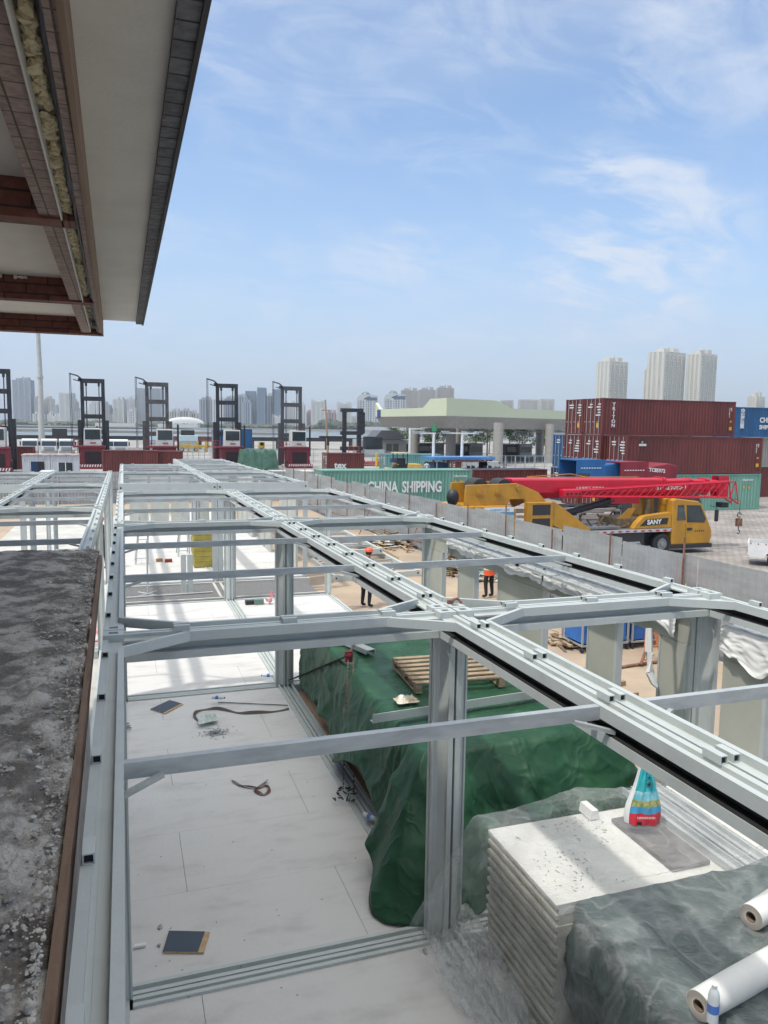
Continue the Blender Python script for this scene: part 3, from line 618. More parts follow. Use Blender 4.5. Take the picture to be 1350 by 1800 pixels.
lw = t_.nodes.new('ShaderNodeLayerWeight'); lw.inputs[0].default_value = .35; t_.links.new(bp.outputs[0], lw.inputs['Normal'])
t_.links.new(mth('MINIMUM', mth('ADD', mth('ADD', ramp(nz.outputs[0], .45, .85, t_, .02, .16), mth('MULTIPLY', rsum, .09, None, t_), None, t_), mth('MULTIPLY', lw.outputs['Facing'], .22, None, t_), None, t_), .85, None, t_), mxs.inputs[0]); t_.links.new(tb.outputs[0], mxs.inputs[1]); t_.links.new(pb.outputs[0], mxs.inputs[2]); t_.links.new(mxs.outputs[0], o_.inputs[0])
def ztf(x, y):
    z = 1.25+.012*hn(x, y, 5, 2)
    if y < 4.45: z = max(z, 1.235+.02*hn(x, y, 2, 9)+.10*max(0, min(1, (x-4.4)/.5))*max(0, 1-abs(y-4.1))+.035)
    if y > 5.35: z += .12*max(0, 1-abs(x-3.8)/.7)*min(1, (y-5.35)/.1)
    return z+.03*max(0, min(1, (x-4.3)/.4))
o = drape('plastic_film', 2.79, 5.45, 2.9, 5.66, 1.26, lambda q: interp([(0,.3),(.1,.9),(1,1.15),(2,.7),(3,.35),(3.15,.04),(3.6,.02),(4,.02)], q),
          lambda q: interp([(0,.2),(1,.05),(2,.1),(2.9,.22),(3.05,.5),(3.25,.36),(3.6,.16),(4,.2)], q), pl, 41, .05, ztf, ns=520, nd=40, rfold=40, thick=0)
tag(o, 'crumpled clear plastic film draped over the boards and trailing onto the floor', 'plastic film')
# crumpled tail of the film on the floor
pl2 = pl.copy(); pl2.name = 'bunched film'; nt2 = pl2.node_tree
for n_ in nt2.nodes:
    if n_.type == 'MATH' and n_.operation == 'MINIMUM' and n_.outputs[0].links and n_.outputs[0].links[0].to_node.type == 'MIX_SHADER':
        src = n_.outputs[0]; ad = mth('ADD', src, .24, None, nt2); nt2.links.new(ad, [q for q in nt2.nodes if q.type == 'MIX_SHADER'][0].inputs[0])
m = MB()
def tail(a, b):
    y = 4.0+2.0*a; w_ = .30-.12*abs(a-.6); x = 2.86-w_*1.5*b+.05*hn(y, b, 3, 7); z = .02+(1-b)**1.6*(.10+.55*max(0, a-.35)*(1.1-a)*2.2)+.06*abs(hn(y*2, b*2, 4, 3))+.05*max(0, 1-abs(hn(y, b*1.5, 5, 6))*6)
    return (x+.03*hn(y, b, 11, 2), y+.04*hn(y, b, 8, 5), z)
m.grid(110, 60, tail); o = m.build('plastic_film', pl2, None, (2.7,5,0), fix=False); o.data.polygons.foreach_set('use_smooth', [True]*len(o.data.polygons))
tag(o, 'bunched white tail of clear film on the floor at the foot of the boards', 'plastic film')
# rolls
def roll(c, d, L_, r, label):
    c = Vector(c); d = Vector(d).normalized(); t = thing('membrane_roll', label, 'roll', c, 'white membrane rolls')
    m = MB(); m.ring(c+d*(L_/2), d, r*.42, r, L_, 40); m.build('roll', white_m, t, smooth=True)
    m = MB(); m.ring(c+d*(L_/2), d, r*.36, r*.44, L_+.004, 30); m.build('cardboard_core', M('core', (.25,.19,.14), .9), t, smooth=True)
    m = MB()
    for k in range(6): m.ring(c-d*.0006, d, r*(.5+.075*k), r*(.5+.075*k)+.0025, .002, 36)
    m.build('layer_edge', M('layer', (.45,.42,.38), .9), t)
roll(onz(1320, 1612, 1.36), (.965,.26,.0), 1.6, .088, 'shorter white roll lying higher up on the blue-green tarpaulin, end ring facing us')
roll(onz(1228, 1768, 1.36), (.975,.21,.0), 1.6, .088, 'nearest big white roll at the bottom right corner, open end facing us')
# bottles, bags
def bottle(c, label, lying=None, capc=(.05,.12,.5)):
    c = Vector(c); t = thing('water_bottle', label, 'bottle', c, 'empty drinking water bottles'); d = Vector((0,0,1)) if lying is None else Vector((math.cos(lying), math.sin(lying), 0))
    if lying is not None: c = c+Vector((0,0,.033))
    m = MB(); m.tube([c, c+d*.15, c+d*.18, c+d*.20], .031, 14); n = len(m.v)
    for k in range(28, 42): p = Vector(m.v[k]); ce = c+d*.18; m.v[k] = tuple(ce+(p-ce)*.8)
    for k in range(42, 56): p = Vector(m.v[k]); ce = c+d*.20; m.v[k] = tuple(ce+(p-ce)*.42)
    bm_ = M('bottle plastic', (.62,.68,.72), .12, var=.05); m.build('body', bm_, t, smooth=True)
    m = MB(); m.tube([c+d*.201, c+d*.218], .015, 12); m.build('cap', M('cap %s' % (capc,), capc, .5), t)
    m = MB(); m.tube([c+d*.06, c+d*.11], .032, 14, cap=False); m.build('label', M('label blue', (.08,.2,.6), .4), t)
bottle(onz(1252, 1795, 1.33), 'upright water bottle in front of the nearest white roll', None, (.7,.72,.75))
bottle(onz(541, 1222, .0)+Vector((.06,0,.02)), 'upright water bottle on the cardboard strip beside the tarpaulin', None)
bottle(onz(373, 1229, .0), 'water bottle lying on the floor at the end of the thin black strap', -.4)
bottle(onz(480, 1190, .0), 'water bottle lying on the floor just left of the middle post', 2.9)
bottle(onz(640, 1436, .03), 'water bottle lying in the floor channel near the tarpaulin corner', -1.0)
bottle(Vector((3.05,12.2,1.24)), 'water bottle standing at the far edge of the green tarpaulin', None, (.8,.8,.8))
# rice sack
t = thing('woven_sack', 'teal, white and red printed rice sack standing on the plastic film', 'sack', onz(1132, 1448, 1.24))
sc = Vector(t['_b']); X_ = Vector((.95,-.31,0)); Y_ = Vector((.31,.95,0))
def sackpt(a, h):
    w_ = .15*(1-.62*h**1.6)*(1+.10*math.sin(6*h)); dd = .065*(1-.55*h)+.012*math.sin(5*a+7*h)+.010*math.sin(11*a-5*h)
    return sc+X_*(w_*math.cos(a)+(.03*h-.02))+Y_*(dd*math.sin(a)+.05*h)+Vector((0,0,.02+.47*h))
m = MB(); nh, na = 26, 40; vs = [sackpt(2*math.pi*k/na, j/nh) for j in range(nh+1) for k in range(na)]
m.add(vs, []); 
for j in range(nh):
    h = (j+.5)/nh
    for k in range(na):
        a = 2*math.pi*(k+.5)/na
        m.cur = 0 if h < .2 else (1 if h < .3 else (2 if h < .42 else (3 if h < .58 else 4)))
        if math.cos(a) < -.80 : m.cur = 5
        m.add([], [(j*na+k, j*na+(k+1) % na, (j+1)*na+(k+1) % na, (j+1)*na+k)]); m.f[-1] = (j*na+k, j*na+(k+1) % na, (j+1)*na+(k+1) % na, (j+1)*na+k)
m.cur = 5; m.add([], []); m.f.append(tuple(range(na))); m.mi.append(0); m.f.append(tuple(nh*na+k for k in range(na))); m.mi.append(4)
sm = [M('sack red', (.55,.03,.05), .4), M('sack blue', (.06,.30,.52), .4), M('sack picture', (.12,.26,.10), .4, c2=(.5,.42,.18), scale=28), M('sack sky', (.45,.62,.66), .4, c2=(.10,.45,.55), scale=9), M('sack teal', (.03,.36,.42), .4, c2=(.05,.45,.5), scale=6), M('sack white', (.7,.72,.72), .5)]
m.build('sack', sm, t, smooth=True)
fd = (X_*0-Y_)
for s_, h, sz in (('大', .80, .04), ('米', .68, .04)): text('lettering', s_, sz, sc+X_*(.0)+fd*.045+Vector((0,0,.02+.47*h))+Y_*.03, X_, (0.1,.2,1), dark_m, t, .002, bold=.001)
text('lettering', 'NNNNNNN', .028, sc-X_*.09+fd*.083+Vector((0,0,.085)), X_, (0,.1,1), white_m, t, .001)
m = MB(); m.box(-.02,.02,0,.001,0,.03); 
for v_ in range(len(m.v)): p = m.v[v_]; m.v[v_] = tuple(sc+X_*(p[0]-.07)+fd*(.085-p[1])+Vector((0,0,.03+p[2])))
m.build('barcode', dark_m, t)
# ---------------------------------------------------------------- floor litter
def fz(u, v, z=.0): p = onz(u, v, z); p.z = z+tl(p.y); return p
slate_m = M('slate laminate', (.035,.05,.075), .45, var=.1); chip_m = M('chipboard edge', (.42,.27,.14), .9, c2=(.55,.40,.25), scale=30)
def tile(pts, h, label):
    t = thing('laminate_offcut', label, 'panel offcut', pts[0]); b = [Vector(p) for p in pts]; m = MB()
    m.add(b+[p+Vector((0,0,h)) for p in b], [(3,2,1,0),(4,5,6,7),(0,1,5,4),(1,2,6,5),(2,3,7,6),(3,0,4,7)]); m.build('core', chip_m, t)
    q = [b[0], b[0]+(b[1]-b[0])*.86, b[3]+(b[2]-b[3])*.88, b[3]]; m = MB(); m.add([p+Vector((0,0,h+.001)) for p in q]+[p+Vector((0,0,h+.003)) for p in q], [(3,2,1,0),(4,5,6,7),(0,1,5,4),(1,2,6,5),(2,3,7,6),(3,0,4,7)]); m.build('laminate', slate_m, t)
tile([fz(286,1675,.0), fz(358,1676,.0), fz(369,1640,.0), fz(297,1638,.0)], .018, 'square dark slate-blue panel offcut with a bare chipboard edge on the near floor')
tile([fz(264,1240), fz(290,1248), fz(322,1231), fz(298,1224)], .012, 'smaller dark panel offcut lying on the floor beside the left post')
m = MB(); a = fz(236,1668); m.box(a.x, a.x+.10, a.y, a.y+.035, .0, .02); tag(m.build('small_carton', white_m, None, a), 'little white carton on the floor left of the dark tile', 'carton')
for u, v, r, lb_ in ((282,1627,.03,'grey stone chip on the floor above the dark tile'),(280,1660,.028,'grey stone chip touching the left side of the dark tile'),(748,1672,.035,'pale rubble lump on the floor at the foot of the near post')):
    m = MB(); rock(m, fz(u, v, .01), r, .5); tag(m.build('stone_chip', rub_m, None, fz(u, v)), lb_, 'stone')
scr = M('zinc', (.35,.37,.38), .35, .6)
m = MB(); c0 = fz(378, 1283)
for k in range(230):
    r = abs(random.gauss(0, .10)); a = random.uniform(0, 6.3); p = c0+Vector((r*math.cos(a)*1.3, r*math.sin(a), .006+random.random()*.02*(1-min(1, r*5)))); b_ = random.uniform(0, 3.1); m.bar(p, p+Vector((.03*math.cos(b_), .03*math.sin(b_), 0)), .005)
tag(m.build('screws', scr, None, c0), 'spilled heap of grey screws on the floor', 'screws', kind='stuff')
# clear bag beside screws
m = MB(); bc = fz(365, 1268); m.grid(26, 18, lambda a, b: (bc.x-.14+.30*a+.02*hn(a, b, 5), bc.y-.10+.3*b+.10*a, .004+.075*math.sin(math.pi*a)*math.sin(math.pi*b)*(1+.8*hn(a, b, 7))))
tag(m.build('plastic_bag', M('bag plastic', (.45,.55,.50), .2, c2=(.62,.66,.64), scale=12), None, bc, smooth=True, fix=False), 'half-clear greenish plastic bag beside the spilled screws', 'bag')
def ribbon(pts, w_, th, name, mat, label, cat, smooth=True):
    pts = [Vector(p) for p in pts]; q = []
    for i in range(len(pts)-1):
        for k in range(6):
            t = k/6; p0, p1, p2, p3 = pts[max(0,i-1)], pts[i], pts[i+1], pts[min(len(pts)-1,i+2)]
            q.append(.5*((2*p1)+(p2-p0)*t+(2*p0-5*p1+4*p2-p3)*t*t+(3*p1-p0-3*p2+p3)*t**3))
    q.append(pts[-1]); m = MB(); n = len(q); vs = []
    for i, p in enumerate(q):
        d = (q[min(i+1,n-1)]-q[max(i-1,0)]).normalized(); s_ = Vector((d.y,-d.x,0)); s_ = s_.normalized() if s_.length > .01 else Vector((1,0,0)); tw = .5+.5*math.sin(i*.5); u_ = (s_*(.55+.45*tw)+Vector((0,0,.7*(1-tw)))).normalized()*w_/2; nrm = d.cross(u_).normalized()*th
        p = p+Vector((0,0,abs(u_.z)+.004)); vs += [p-u_, p+u_, p+u_+nrm, p-u_+nrm]
    m.add(vs, [(i*4+k, i*4+(k+1) % 4, (i+1)*4+(k+1) % 4, (i+1)*4+k) for i in range(n-1) for k in range(4)]+[(0,1,2,3),(4*n-1,4*n-2,4*n-3,4*n-4)])
    return tag(m.build(name, mat, None, q[0], smooth=False), label, cat)
ribbon([fz(508,1240), fz(470,1246), fz(430,1248), fz(402,1243), fz(375,1240), fz(352,1242), fz(342,1252), fz(352,1260), fz(372,1256)], .055, .004, 'webbing_strap', M('grey strap', (.11,.10,.085), .9), 'wide dark grey strap with a loop, lying on the floor behind the screws', 'strap')
m = MB(); m.bar(fz(383,1228)+Vector((0,0,.012)), fz(506,1234)+Vector((0,0,.012)), .018, .008); tag(m.build('thin_strap', black_m, None, fz(383,1228)), 'thin straight black strip lying on the floor behind the wide strap', 'strap')
ribbon([fz(409,1368), fz(425,1377), fz(452,1381), fz(468,1376), fz(474,1386), fz(462,1393), fz(448,1386), fz(462,1374), fz(470,1369)], .045, .004, 'webbing_strap', M('maroon strap', (.14,.035,.035), .9, c2=(.2,.17,.15), scale=4), 'short maroon and grey strap curled up in the middle of the floor', 'strap')
m = MB()
for k in range(3): p = fz(216+k*2, 1268+k*4); m.bar(p+Vector((0,0,.02)), p+Vector((.09,.02,.02)), .018); 
m.box(p.x-.03, p.x+.06, p.y-.06, p.y-.02, 0, .02)
tag(m.build('anchor_bolts', scr, None, fz(216,1270)), 'small heap of bolts and a black clip on the floor at the left post', 'bolts', kind='stuff')
m = MB()
for k in range(26):
    u, v = random.uniform(225, 640), random.uniform(1330, 1760); p = fz(u, v); 
    if p.x < 2.45: a = random.uniform(0, 3.1); m.bar(p+Vector((0,0,.002)), p+Vector((.016*math.cos(a), .016*math.sin(a), .003)), .004, .003)
tag(m.build('floor_crumbs', M('crumbs', (.08,.075,.07), .9), None, (1,4,0)), 'tiny dark crumbs scattered over the near floor', 'crumbs', kind='stuff')
# snack bag on the tarp
m = MB(); bc = onz(714, 1232, 1.24); m.grid(20, 20, lambda a, b: (bc.x-.14+.28*a+.02*hn(a,b,6), bc.y-.11+.22*b+.02*hn(b,a,6), bc.z+.01+.06*math.sin(math.pi*a)*math.sin(math.pi*b)*(1+hn(a,b,8))))
tag(m.build('snack_bag', M('snack bag', (.70,.68,.64), .2, c2=(.5,.38,.22), scale=9), None, bc, smooth=True, fix=False), 'crumpled clear food bag on the green tarpaulin in front of the pallet', 'bag')
# ---------------------------------------------------------------- corrugated site fence
fen_m = M('fence sheet', (0.33,0.35,0.355), .5, .0, c2=(.26,.275,.28), scale=.8, streak=(1,1,4))
def fence(name, pts, label, hts, zb=-.72, pole=True, gapat=None):
    t = thing(name, label, 'fence', (*pts[0], zb), 'corrugated site fences')
    for i in range(len(pts)-1):
        if gapat == i: continue
        a, b = Vector((*pts[i], 0)), Vector((*pts[i+1], 0)); d = (b-a); L_ = d.length; d.normalize(); n = Vector((-d.y, d.x, 0)); h = hts[i % len(hts)]; m = MB(); k = 0; s = .02; prof = []
        while s < L_-.02:
            for ds, off in ((0,0),(.035,.022),(.075,.022),(.11,0)):
                if s+ds < L_-.01: prof.append(a+d*(s+ds)+n*(off+.010*i % .02))
            s += .20
        z0, z1 = zb, zb+h; vs = [p+Vector((0,0,z0)) for p in prof]+[p+Vector((0,0,z1+.012*hn(p.x, p.y, 1.0))) for p in prof]; N_ = len(prof)
        m.add(vs, [(j, j+1, N_+j+1, N_+j) for j in range(N_-1)]); o = m.build('panel', fen_m, t, fix=False); sd = o.modifiers.new('t', 'SOLIDIFY'); sd.thickness = .004
    return t
fy = [53.2-2.75*i for i in range(21)]; fp = [(fx(y), y) for y in fy]
t = fence('site_fence', fp, 'long grey corrugated fence running down the right side between dirt yard and crane', [2.30,2.33,2.28,2.36,2.25,2.38,2.3], gapat=None)
for i, y in enumerate(fy[:-2]):
    m = MB(); x = fx(y)-.10; m.tube([(x, y+.4, -.7), (x+.02*math.sin(i), y+.4, 1.75+.25*((i*7) % 3-1))], .025, 8); m.build('pole', rust_m, t)
for z in (.62, -.35):
    for i in range(0, 20, 2):
        a, b = fy[i], fy[min(i+2, 20)]; m = MB(); m.tube([(fx(a)-.15, a+.2, z+.02*(i % 3)), (fx(b)-.15, b-.2, z+.03*((i+1) % 3))], .024, 8); m.build('rail', yellowpipe_m if i > 8 else rust_m, t)
for k, y in enumerate((24.3, 17.0, 36.0, 30.2)):
    m = MB(); m.tube([(fx(y)-.15, y, .66), (fx(y)-.85, y-.3, -.69)], .024, 8); m.tube([(fx(y)-.3, y-.6, -.05), (fx(y)-.12, y+.5, .1)], .02, 8); m.build('brace', rust_m, t)
for y in (20.0, 17.4, 14.9):
    m = MB(); m.ring((fx(y)-.15, y, .70), (.3,1,0), .03, .045, .05, 12); m.tube([(fx(y)-.15,y,.74),(fx(y)-.13,y,.86),(fx(y)-.11,y+.03,.9)], .01, 6); m.build('hanging_hook', M('yellow hook', (.6,.5,.02), .5), t)
lp = [(-34+3.0*i, 53.4) for i in range(16)]
t = fence('site_fence', lp, 'grey corrugated fence crossing behind the left frames, white offices beyond it', [2.1,2.12,2.08,2.1])
for i in range(1, 15):
    m = MB(); m.tube([(lp[i][0], 53.28, -.7), (lp[i][0], 53.28, 1.45)], .03, 6); m.build('pole', rust_m, t)
m = MB(); m.tube([(-30,53.2,.2),(10.5,53.2,.25)], .03, 6); m.build('rail', rust_m, t)
bk = M('orange brick', (.55,.22,.11), .9, c2=(.42,.16,.08), scale=6)
m = MB()
for k in range(5): m.box(12.25, 12.75, 15.3-.24*k, 15.3-.24*k+.225, -.7, .84)
tag(m.build('brick_pile', bk, None, (12.5,15,-.7)), 'stacked orange hollow bricks against the fence at the right', 'bricks')
# ---------------------------------------------------------------- things on the dirt
def fr(pts, z, label):
    t = thing('floor_frame', label, 'steel frame', (*pts[0], z), 'steel frames lying on the dirt')
    n = len(pts)
    for i in range(4):
        a, b = Vector((*pts[i], z+.1)), Vector((*pts[(i+1) % 4], z+.1)); m = MB(); m.bar(a, b, .12, .2); m.build('side_beam', frame_m, t)
    for k in range(1, 5):
        a = Vector((*pts[0], z+.12)).lerp(Vector((*pts[3], z+.12)), k/5); b = Vector((*pts[1], z+.12)).lerp(Vector((*pts[2], z+.12)), k/5); m = MB(); m.bar(a, b, .06, .1); m.build('cross_member', frame2_m, t)
    for p in pts:
        m = MB(); m.box(p[0]-.09, p[0]+.09, p[1]-.09, p[1]+.09, z, z+.23); m.cur = 1; m.tube([(p[0],p[1]-.092,z+.12),(p[0],p[1]-.088,z+.12)], .035, 10); m.build('corner_casting', [frame_m, dark_m], t)
def gp(u, v, z=-.7): p = onz(u, v, z); return (p.x, p.y)
a, b = gp(590,1022), gp(733,1012); fr([a, b, (b[0]+.1, b[1]+6.6), (a[0]+.1, a[1]+6.6)], -.7, 'nearest grey frame lying flat on the dirt right of the helmeted worker')
a, b = gp(548,977,-.45), gp(668,972,-.45); fr([a, b, (b[0]+.1, b[1]+6.2), (a[0]+.1, a[1]+6.2)], -.47, 'upper grey frame lying stacked behind the first on the dirt')
def jumble(name, c, sx, sy, h, n, mats, label, cat, ln=(.3,1.2), seed=1):
    random.seed(seed); m = MB(); 
    for k in range(n):
        x, y = random.gauss(0, .38)*sx, random.gauss(0, .38)*sy; r = min(1, math.hypot(x/sx, y/sy)); z = h*(1-r)*random.random(); a = random.uniform(0, 3.1); l = random.uniform(*ln)/2; m.cur = random.randrange(len(mats)); dz = random.uniform(-.15,.15)*l
        if random.random() < .45: m.bar((c[0]+x-l*math.cos(a), c[1]+y-l*math.sin(a), c[2]+z-dz+.03), (c[0]+x+l*math.cos(a), c[1]+y+l*math.sin(a), c[2]+z+dz+.04), random.uniform(.03,.1), random.uniform(.01,.05))
        elif random.random() < .6: m.bar((c[0]+x-l*.5*math.cos(a), c[1]+y-l*.5*math.sin(a), c[2]+z+.05), (c[0]+x+l*.5*math.cos(a), c[1]+y+l*.5*math.sin(a), c[2]+z+.08+dz), random.uniform(.15,.5), .012)
        else: rock(m, (c[0]+x, c[1]+y, c[2]+z*.7), random.uniform(.06,.2), .6)
    return tag(m.build(name, mats, None, c), label, cat, kind='stuff')
tw, tb_, tk, tc_ = M('scrap white', (.6,.6,.58), .8), M('scrap brown', (.20,.13,.085), .9, c2=(.12,.08,.05), scale=4), black_m, M('scrap card', (.42,.33,.22), .9)
tealm = M('scrap teal', (.10,.33,.33), .8)
p = gp(668, 945); jumble('debris_heap', (*gp(690,958), -.7), 2.0, 1.6, .5, 260, [tb_, tb_, tw, tc_], 'brown heap of broken strips behind the yellow pipes near the fence', 'debris', seed=2)
jumble('debris_heap', (*gp(715,905), -.7), 1.5, 2.6, .8, 220, [tb_, tk, tealm, tc_, tw], 'far tangle of scrap and baskets beside the fence', 'debris', seed=3)
jumble('debris_heap', (*gp(798,1008), -.7), .8, .8, .8, 150, [tc_, tc_, tw, tb_], 'pile of flattened cardboard behind the first wall opening', 'debris', (.3,.9), seed=4)
jumble('debris_heap', (*gp(960,1000), -.7), 1.6, 2.4, .25, 200, [tc_, tb_, tw], 'spread of broken plasterboard on the ground behind the long wall', 'debris', seed=5)
jumble('debris_heap', (*gp(1010,1130), -.7), .9, .5, .22, 70, [tc_, tb_, tc_], 'flattened cardboard lying left of the blue carts', 'debris', seed=6)
jumble('debris_heap', (*gp(850,1020), -.7), .6, .5, .3, 50, [tealm, tw, tc_], 'small teal and white litter pile by the second worker', 'debris', (.1,.4), seed=8)
jumble('wool_bundle', (*gp(560,890), -.7), .8, .8, .8, 60, [tk, tealm, rust_m], 'dark coil of wire far behind the frames', 'wire', seed=9)
random.seed(12)
for k, (a, b, lb_) in enumerate([((650,930),(720,968),'upper yellow pipe lying on the dirt by the brown heap'),((640,945),(700,980),'lower yellow pipe lying on the dirt by the brown heap')]):
    pa, pb = onz(*a, -.6), onz(*b, -.6); m = MB(); m.tube([pa, pb], .03, 8); tag(m.build('scaffold_pipe', yellowpipe_m, None, pa), lb_, 'pipe', 'scaffold pipes')
pa, pb = onz(1080,1174,-.66), onz(1175,1160,-.66); m = MB(); m.tube([pa, pb], .035, 8); tag(m.build('scaffold_pipe', rust_m, None, pa), 'rusty pipe lying on the dirt in front of the leaning pole', 'pipe', 'scaffold pipes')
pa, pb = onz(1126,1168,-.64), Vector(onz(1148,1110,-.0)); m = MB(); m.tube([pa, pb], .035, 8); tag(m.build('scaffold_pipe', rust_m, None, pa), 'rusty pole leaning up from the lying pipe near the fence', 'pipe', 'scaffold pipes')
for u0, v0, u1, v1, lb_ in ((1068,1206,1097,1200,'short timber lying at the foot of the pillar'),(1105,1222,1120,1220,'timber end lying nearest behind the central beam'),(1005,1180,1032,1178,'timber lying left of the free pillar')):
    pa, pb = onz(u0,v0,-.65), onz(u1,v1,-.65); m = MB(); m.bar(pa, pb, .1, .1); tag(m.build('timber', wood_m, None, pa), lb_, 'timber', 'short timbers')
m = MB(); rock(m, onz(1006,1172,-.68), .16, .15); tag(m.build('white_scrap', white_m, None, onz(1006,1172,-.68)), 'crumpled white scrap lying on the dirt left of the pillar', 'scrap')
# blue carts
bc_m = M('blue tarp', (.02,.12,.42), .5, c2=(.03,.17,.5), scale=3)
for x0, lb_ in ((10.15, 'blue bin cart on castors, left one behind the pillar'), (11.55, 'blue bin cart on castors, right one near the fence')):
    y0 = 15.2; t = thing('bin_cart', lb_, 'cart', (x0, y0, -.7), 'blue bin carts')
    m = MB(); m.ext([(x0+.05,.02-.5),(x0+1.25,.02-.5),(x0+1.25,.35),(x0+.05,.35)], 'y', y0+.05, y0+.85); m.build('bin', bc_m, t)
    m = MB()
    for xx in (x0, x0+1.27):
        for yy in (y0, y0+.87): m.box(xx, xx+.04, yy, yy+.04, -.55, .4)
    for zz in (-.55, .37):
        for yy in (y0, y0+.87): m.box(x0+.02, x0+1.29, yy+.002, yy+.038, zz, zz+.04)
        for xx in (x0+.002, x0+1.272): m.box(xx, xx+.036, y0+.02, y0+.89, zz+.002, zz+.036)
    m.build('cart_frame', M('cart frame', (.35,.36,.36), .5), t)
    for xx in (x0+.02, x0+1.28):
        for yy in (y0+.03, y0+.88): m = MB(); m.ring((xx,yy,-.64), (1,.2,0), .01, .06, .04, 12); m.build('castor', rubber_m, t)
# orange trestle and yellow wool
m = MB(); p = onz(1148,1160,-.7)
for dx in (-.25,.25): m.bar(p+Vector((dx,0,0)), p+Vector((dx*.3,.2,.8)), .04); 
m.bar(p+Vector((-.2,.05,.3)), p+Vector((.2,.05,.3)), .04); tag(m.build('trestle', M('orange trestle', (.5,.18,.06), .8), None, p), 'small orange trestle standing behind the right wall panel', 'trestle')
yw = M('yellow wool', (.38,.31,.08), .95, c2=(.28,.23,.05), scale=4)
t = thing('wool_stack', 'stack of yellow mineral wool slabs under the first frame past the gravel', 'insulation stack', (2.3,26,-.2))
for k in range(8):
    m = MB(); m.box(2.15+.02*(k % 2), 2.85, 26.0, 27.2, -.2+k*.18, -.2+k*.18+.172); m.build('slab', yw, t)
wgm = M('white grey panels', (.50,.51,.47), .7)
t = thing('standing_panels', 'row of tall grey wall panels standing in the far fence-side frames', 'wall panels', (5.3,24,-.2), 'board walls of the fence-side frames')
for k in range(9):
    if k in (2,5): continue
    m = MB(); y = 24.2+k*1.5; m.box(5.22, 5.29, y, y+1.3, -.3, 2.3); m.build('board', wgm, t)
t = thing('standing_panels', 'grey wall panels standing across the far end of the site frames', 'wall panels', (2.8,38,-.2), 'board walls of the fence-side frames')
for k in range(5):
    m = MB(); m.box(.2+k*.95, .2+k*.95+.85, 38.05, 38.12, -.35, 2.1); m.build('board', wgm, t)
# loose bits inside the far frames
for (u, v, lb_, mt_, w_) in ((280,975,'tan brick left on the sunlit floor, left of the red one',M('tan brick',(.42,.26,.12),.9),.22),(296,976,'dark red brick left on the sunlit floor',M('red brick',(.25,.05,.04),.9),.24)):
    p = fz(u, v); m = MB(); m.box(p.x-w_/2, p.x+w_/2, p.y-.1, p.y+.1, p.z, p.z+.1); tag(m.build('loose_brick', mt_, None, p), lb_, 'brick')
t = thing('plastic_bag', 'red and white bag on the floor beside green boxes, left of the middle post', 'bag', fz(470,1052))
p = Vector(t['_b']); m = MB(); rock(m, p+Vector((.05,0,.11)), .13, .8); m.build('bag', M('pinkish bag', (.7,.5,.5), .5, c2=(.65,.08,.12), scale=7), t, smooth=True)
m = MB(); m.sph(p+Vector((.12,0,.27)), .07, 10, 6, (.7,.6,1.2)); m.build('bag_neck', M('pinkish bag', (.7,.5,.5)), t, smooth=True)
for u, lb_, mt_ in ((455,'grey-green tool box on the floor beside the red and white bag',M('tool green',(.16,.24,.20),.6)),(440,'dark tool lying left of the tool box',black_m)):
    p = fz(u,1052); m = MB(); m.box(p.x-.13, p.x+.12, p.y-.08, p.y+.1, p.z, p.z+.10 if u < 450 else p.z+.14); tag(m.build('tool_box', mt_, None, p), lb_, 'tool box')
m = MB(); p = Vector((2.0,21.9,-.17)); 
for dx in (-.09,.09): m.box(p.x+dx-.07, p.x+dx+.07, p.y, p.y+.14, -.2, .95)
t0 = tag(m.build('short_post', frame_m, None, (1.35,21.2,-.17)), 'pair of short grey posts standing in the gravel strip', 'post'); t0.location = (.95,21.0,-.17)
m = MB(); m.tube([(.55,22.0,-.17),(.55,22.0,1.35)], .025, 6); m.tube([(.3,21.7,-.16),(.8,22.3,-.16)], .02, 6); m.tube([(.3,22.3,-.16),(.8,21.7,-.16)], .02, 6); tag(m.build('stand_pole', frame_m, None, (.55,22,-.17)), 'thin grey pole on a cross foot in the gravel strip', 'pole')
m = MB(); m.tube([(-.1,21.6,-.15),(2.3,21.7,-.14)], .025, 6); tag(m.build('conduit', M('conduit', (.5,.5,.5), .5), None, (1,21.6,-.15)), 'grey conduit lying along the gravel strip', 'pipe')
def ladder(a, b, label, w_=.4):
    a, b = Vector(a), Vector(b); t = thing('step_ladder', label, 'ladder', a, 'aluminium step ladders')
    for s_ in (-1, 1):
        m = MB(); m.bar(a+Vector((s_*w_/2,0,0)), b+Vector((s_*w_*.35,0,0)), .05, .03); m.build('rail', frame2_m, t)
        m = MB(); m.bar(a+Vector((s_*w_/2,1.0,0)), b+Vector((s_*w_*.35,.06,0)), .04, .03); m.build('rear_leg', frame2_m, t)
    for k in range(5): c = a.lerp(b, (k+.7)/5.2); m = MB(); m.bar(c-Vector((w_*.42,0,0)), c+Vector((w_*.42,0,0)), .05, .02); m.build('rung', frame2_m, t)
ladder((.5,27.2,-.25), (.62,27.7,1.35), 'step ladder standing on the far floor, left one')
ladder((2.0,28.5,-.25), (2.1,29,1.35), 'step ladder standing on the far floor beside the yellow wool')
m = MB(); m.box(-2.3,-.6,17.2,18.6,-.13,-.1); tag(m.build('red_sheet', M('red sign', (.5,.04,.03), .6, c2=(.7,.6,.6), scale=2), None, (-1.5,17.5,-.1)), 'red and white board lying on the floor past the end of the ledge', 'board')
m = MB()
for xx in (6.35, 6.75): m.box(xx, xx+.25, 15.2, 18.8, -.7, -.62)
tag(m.build('steel_strips', frame2_m, None, (6.4,16,-.7)), 'two pale steel strips lying on the dirt behind the worker in the orange helmet', 'steel strips')
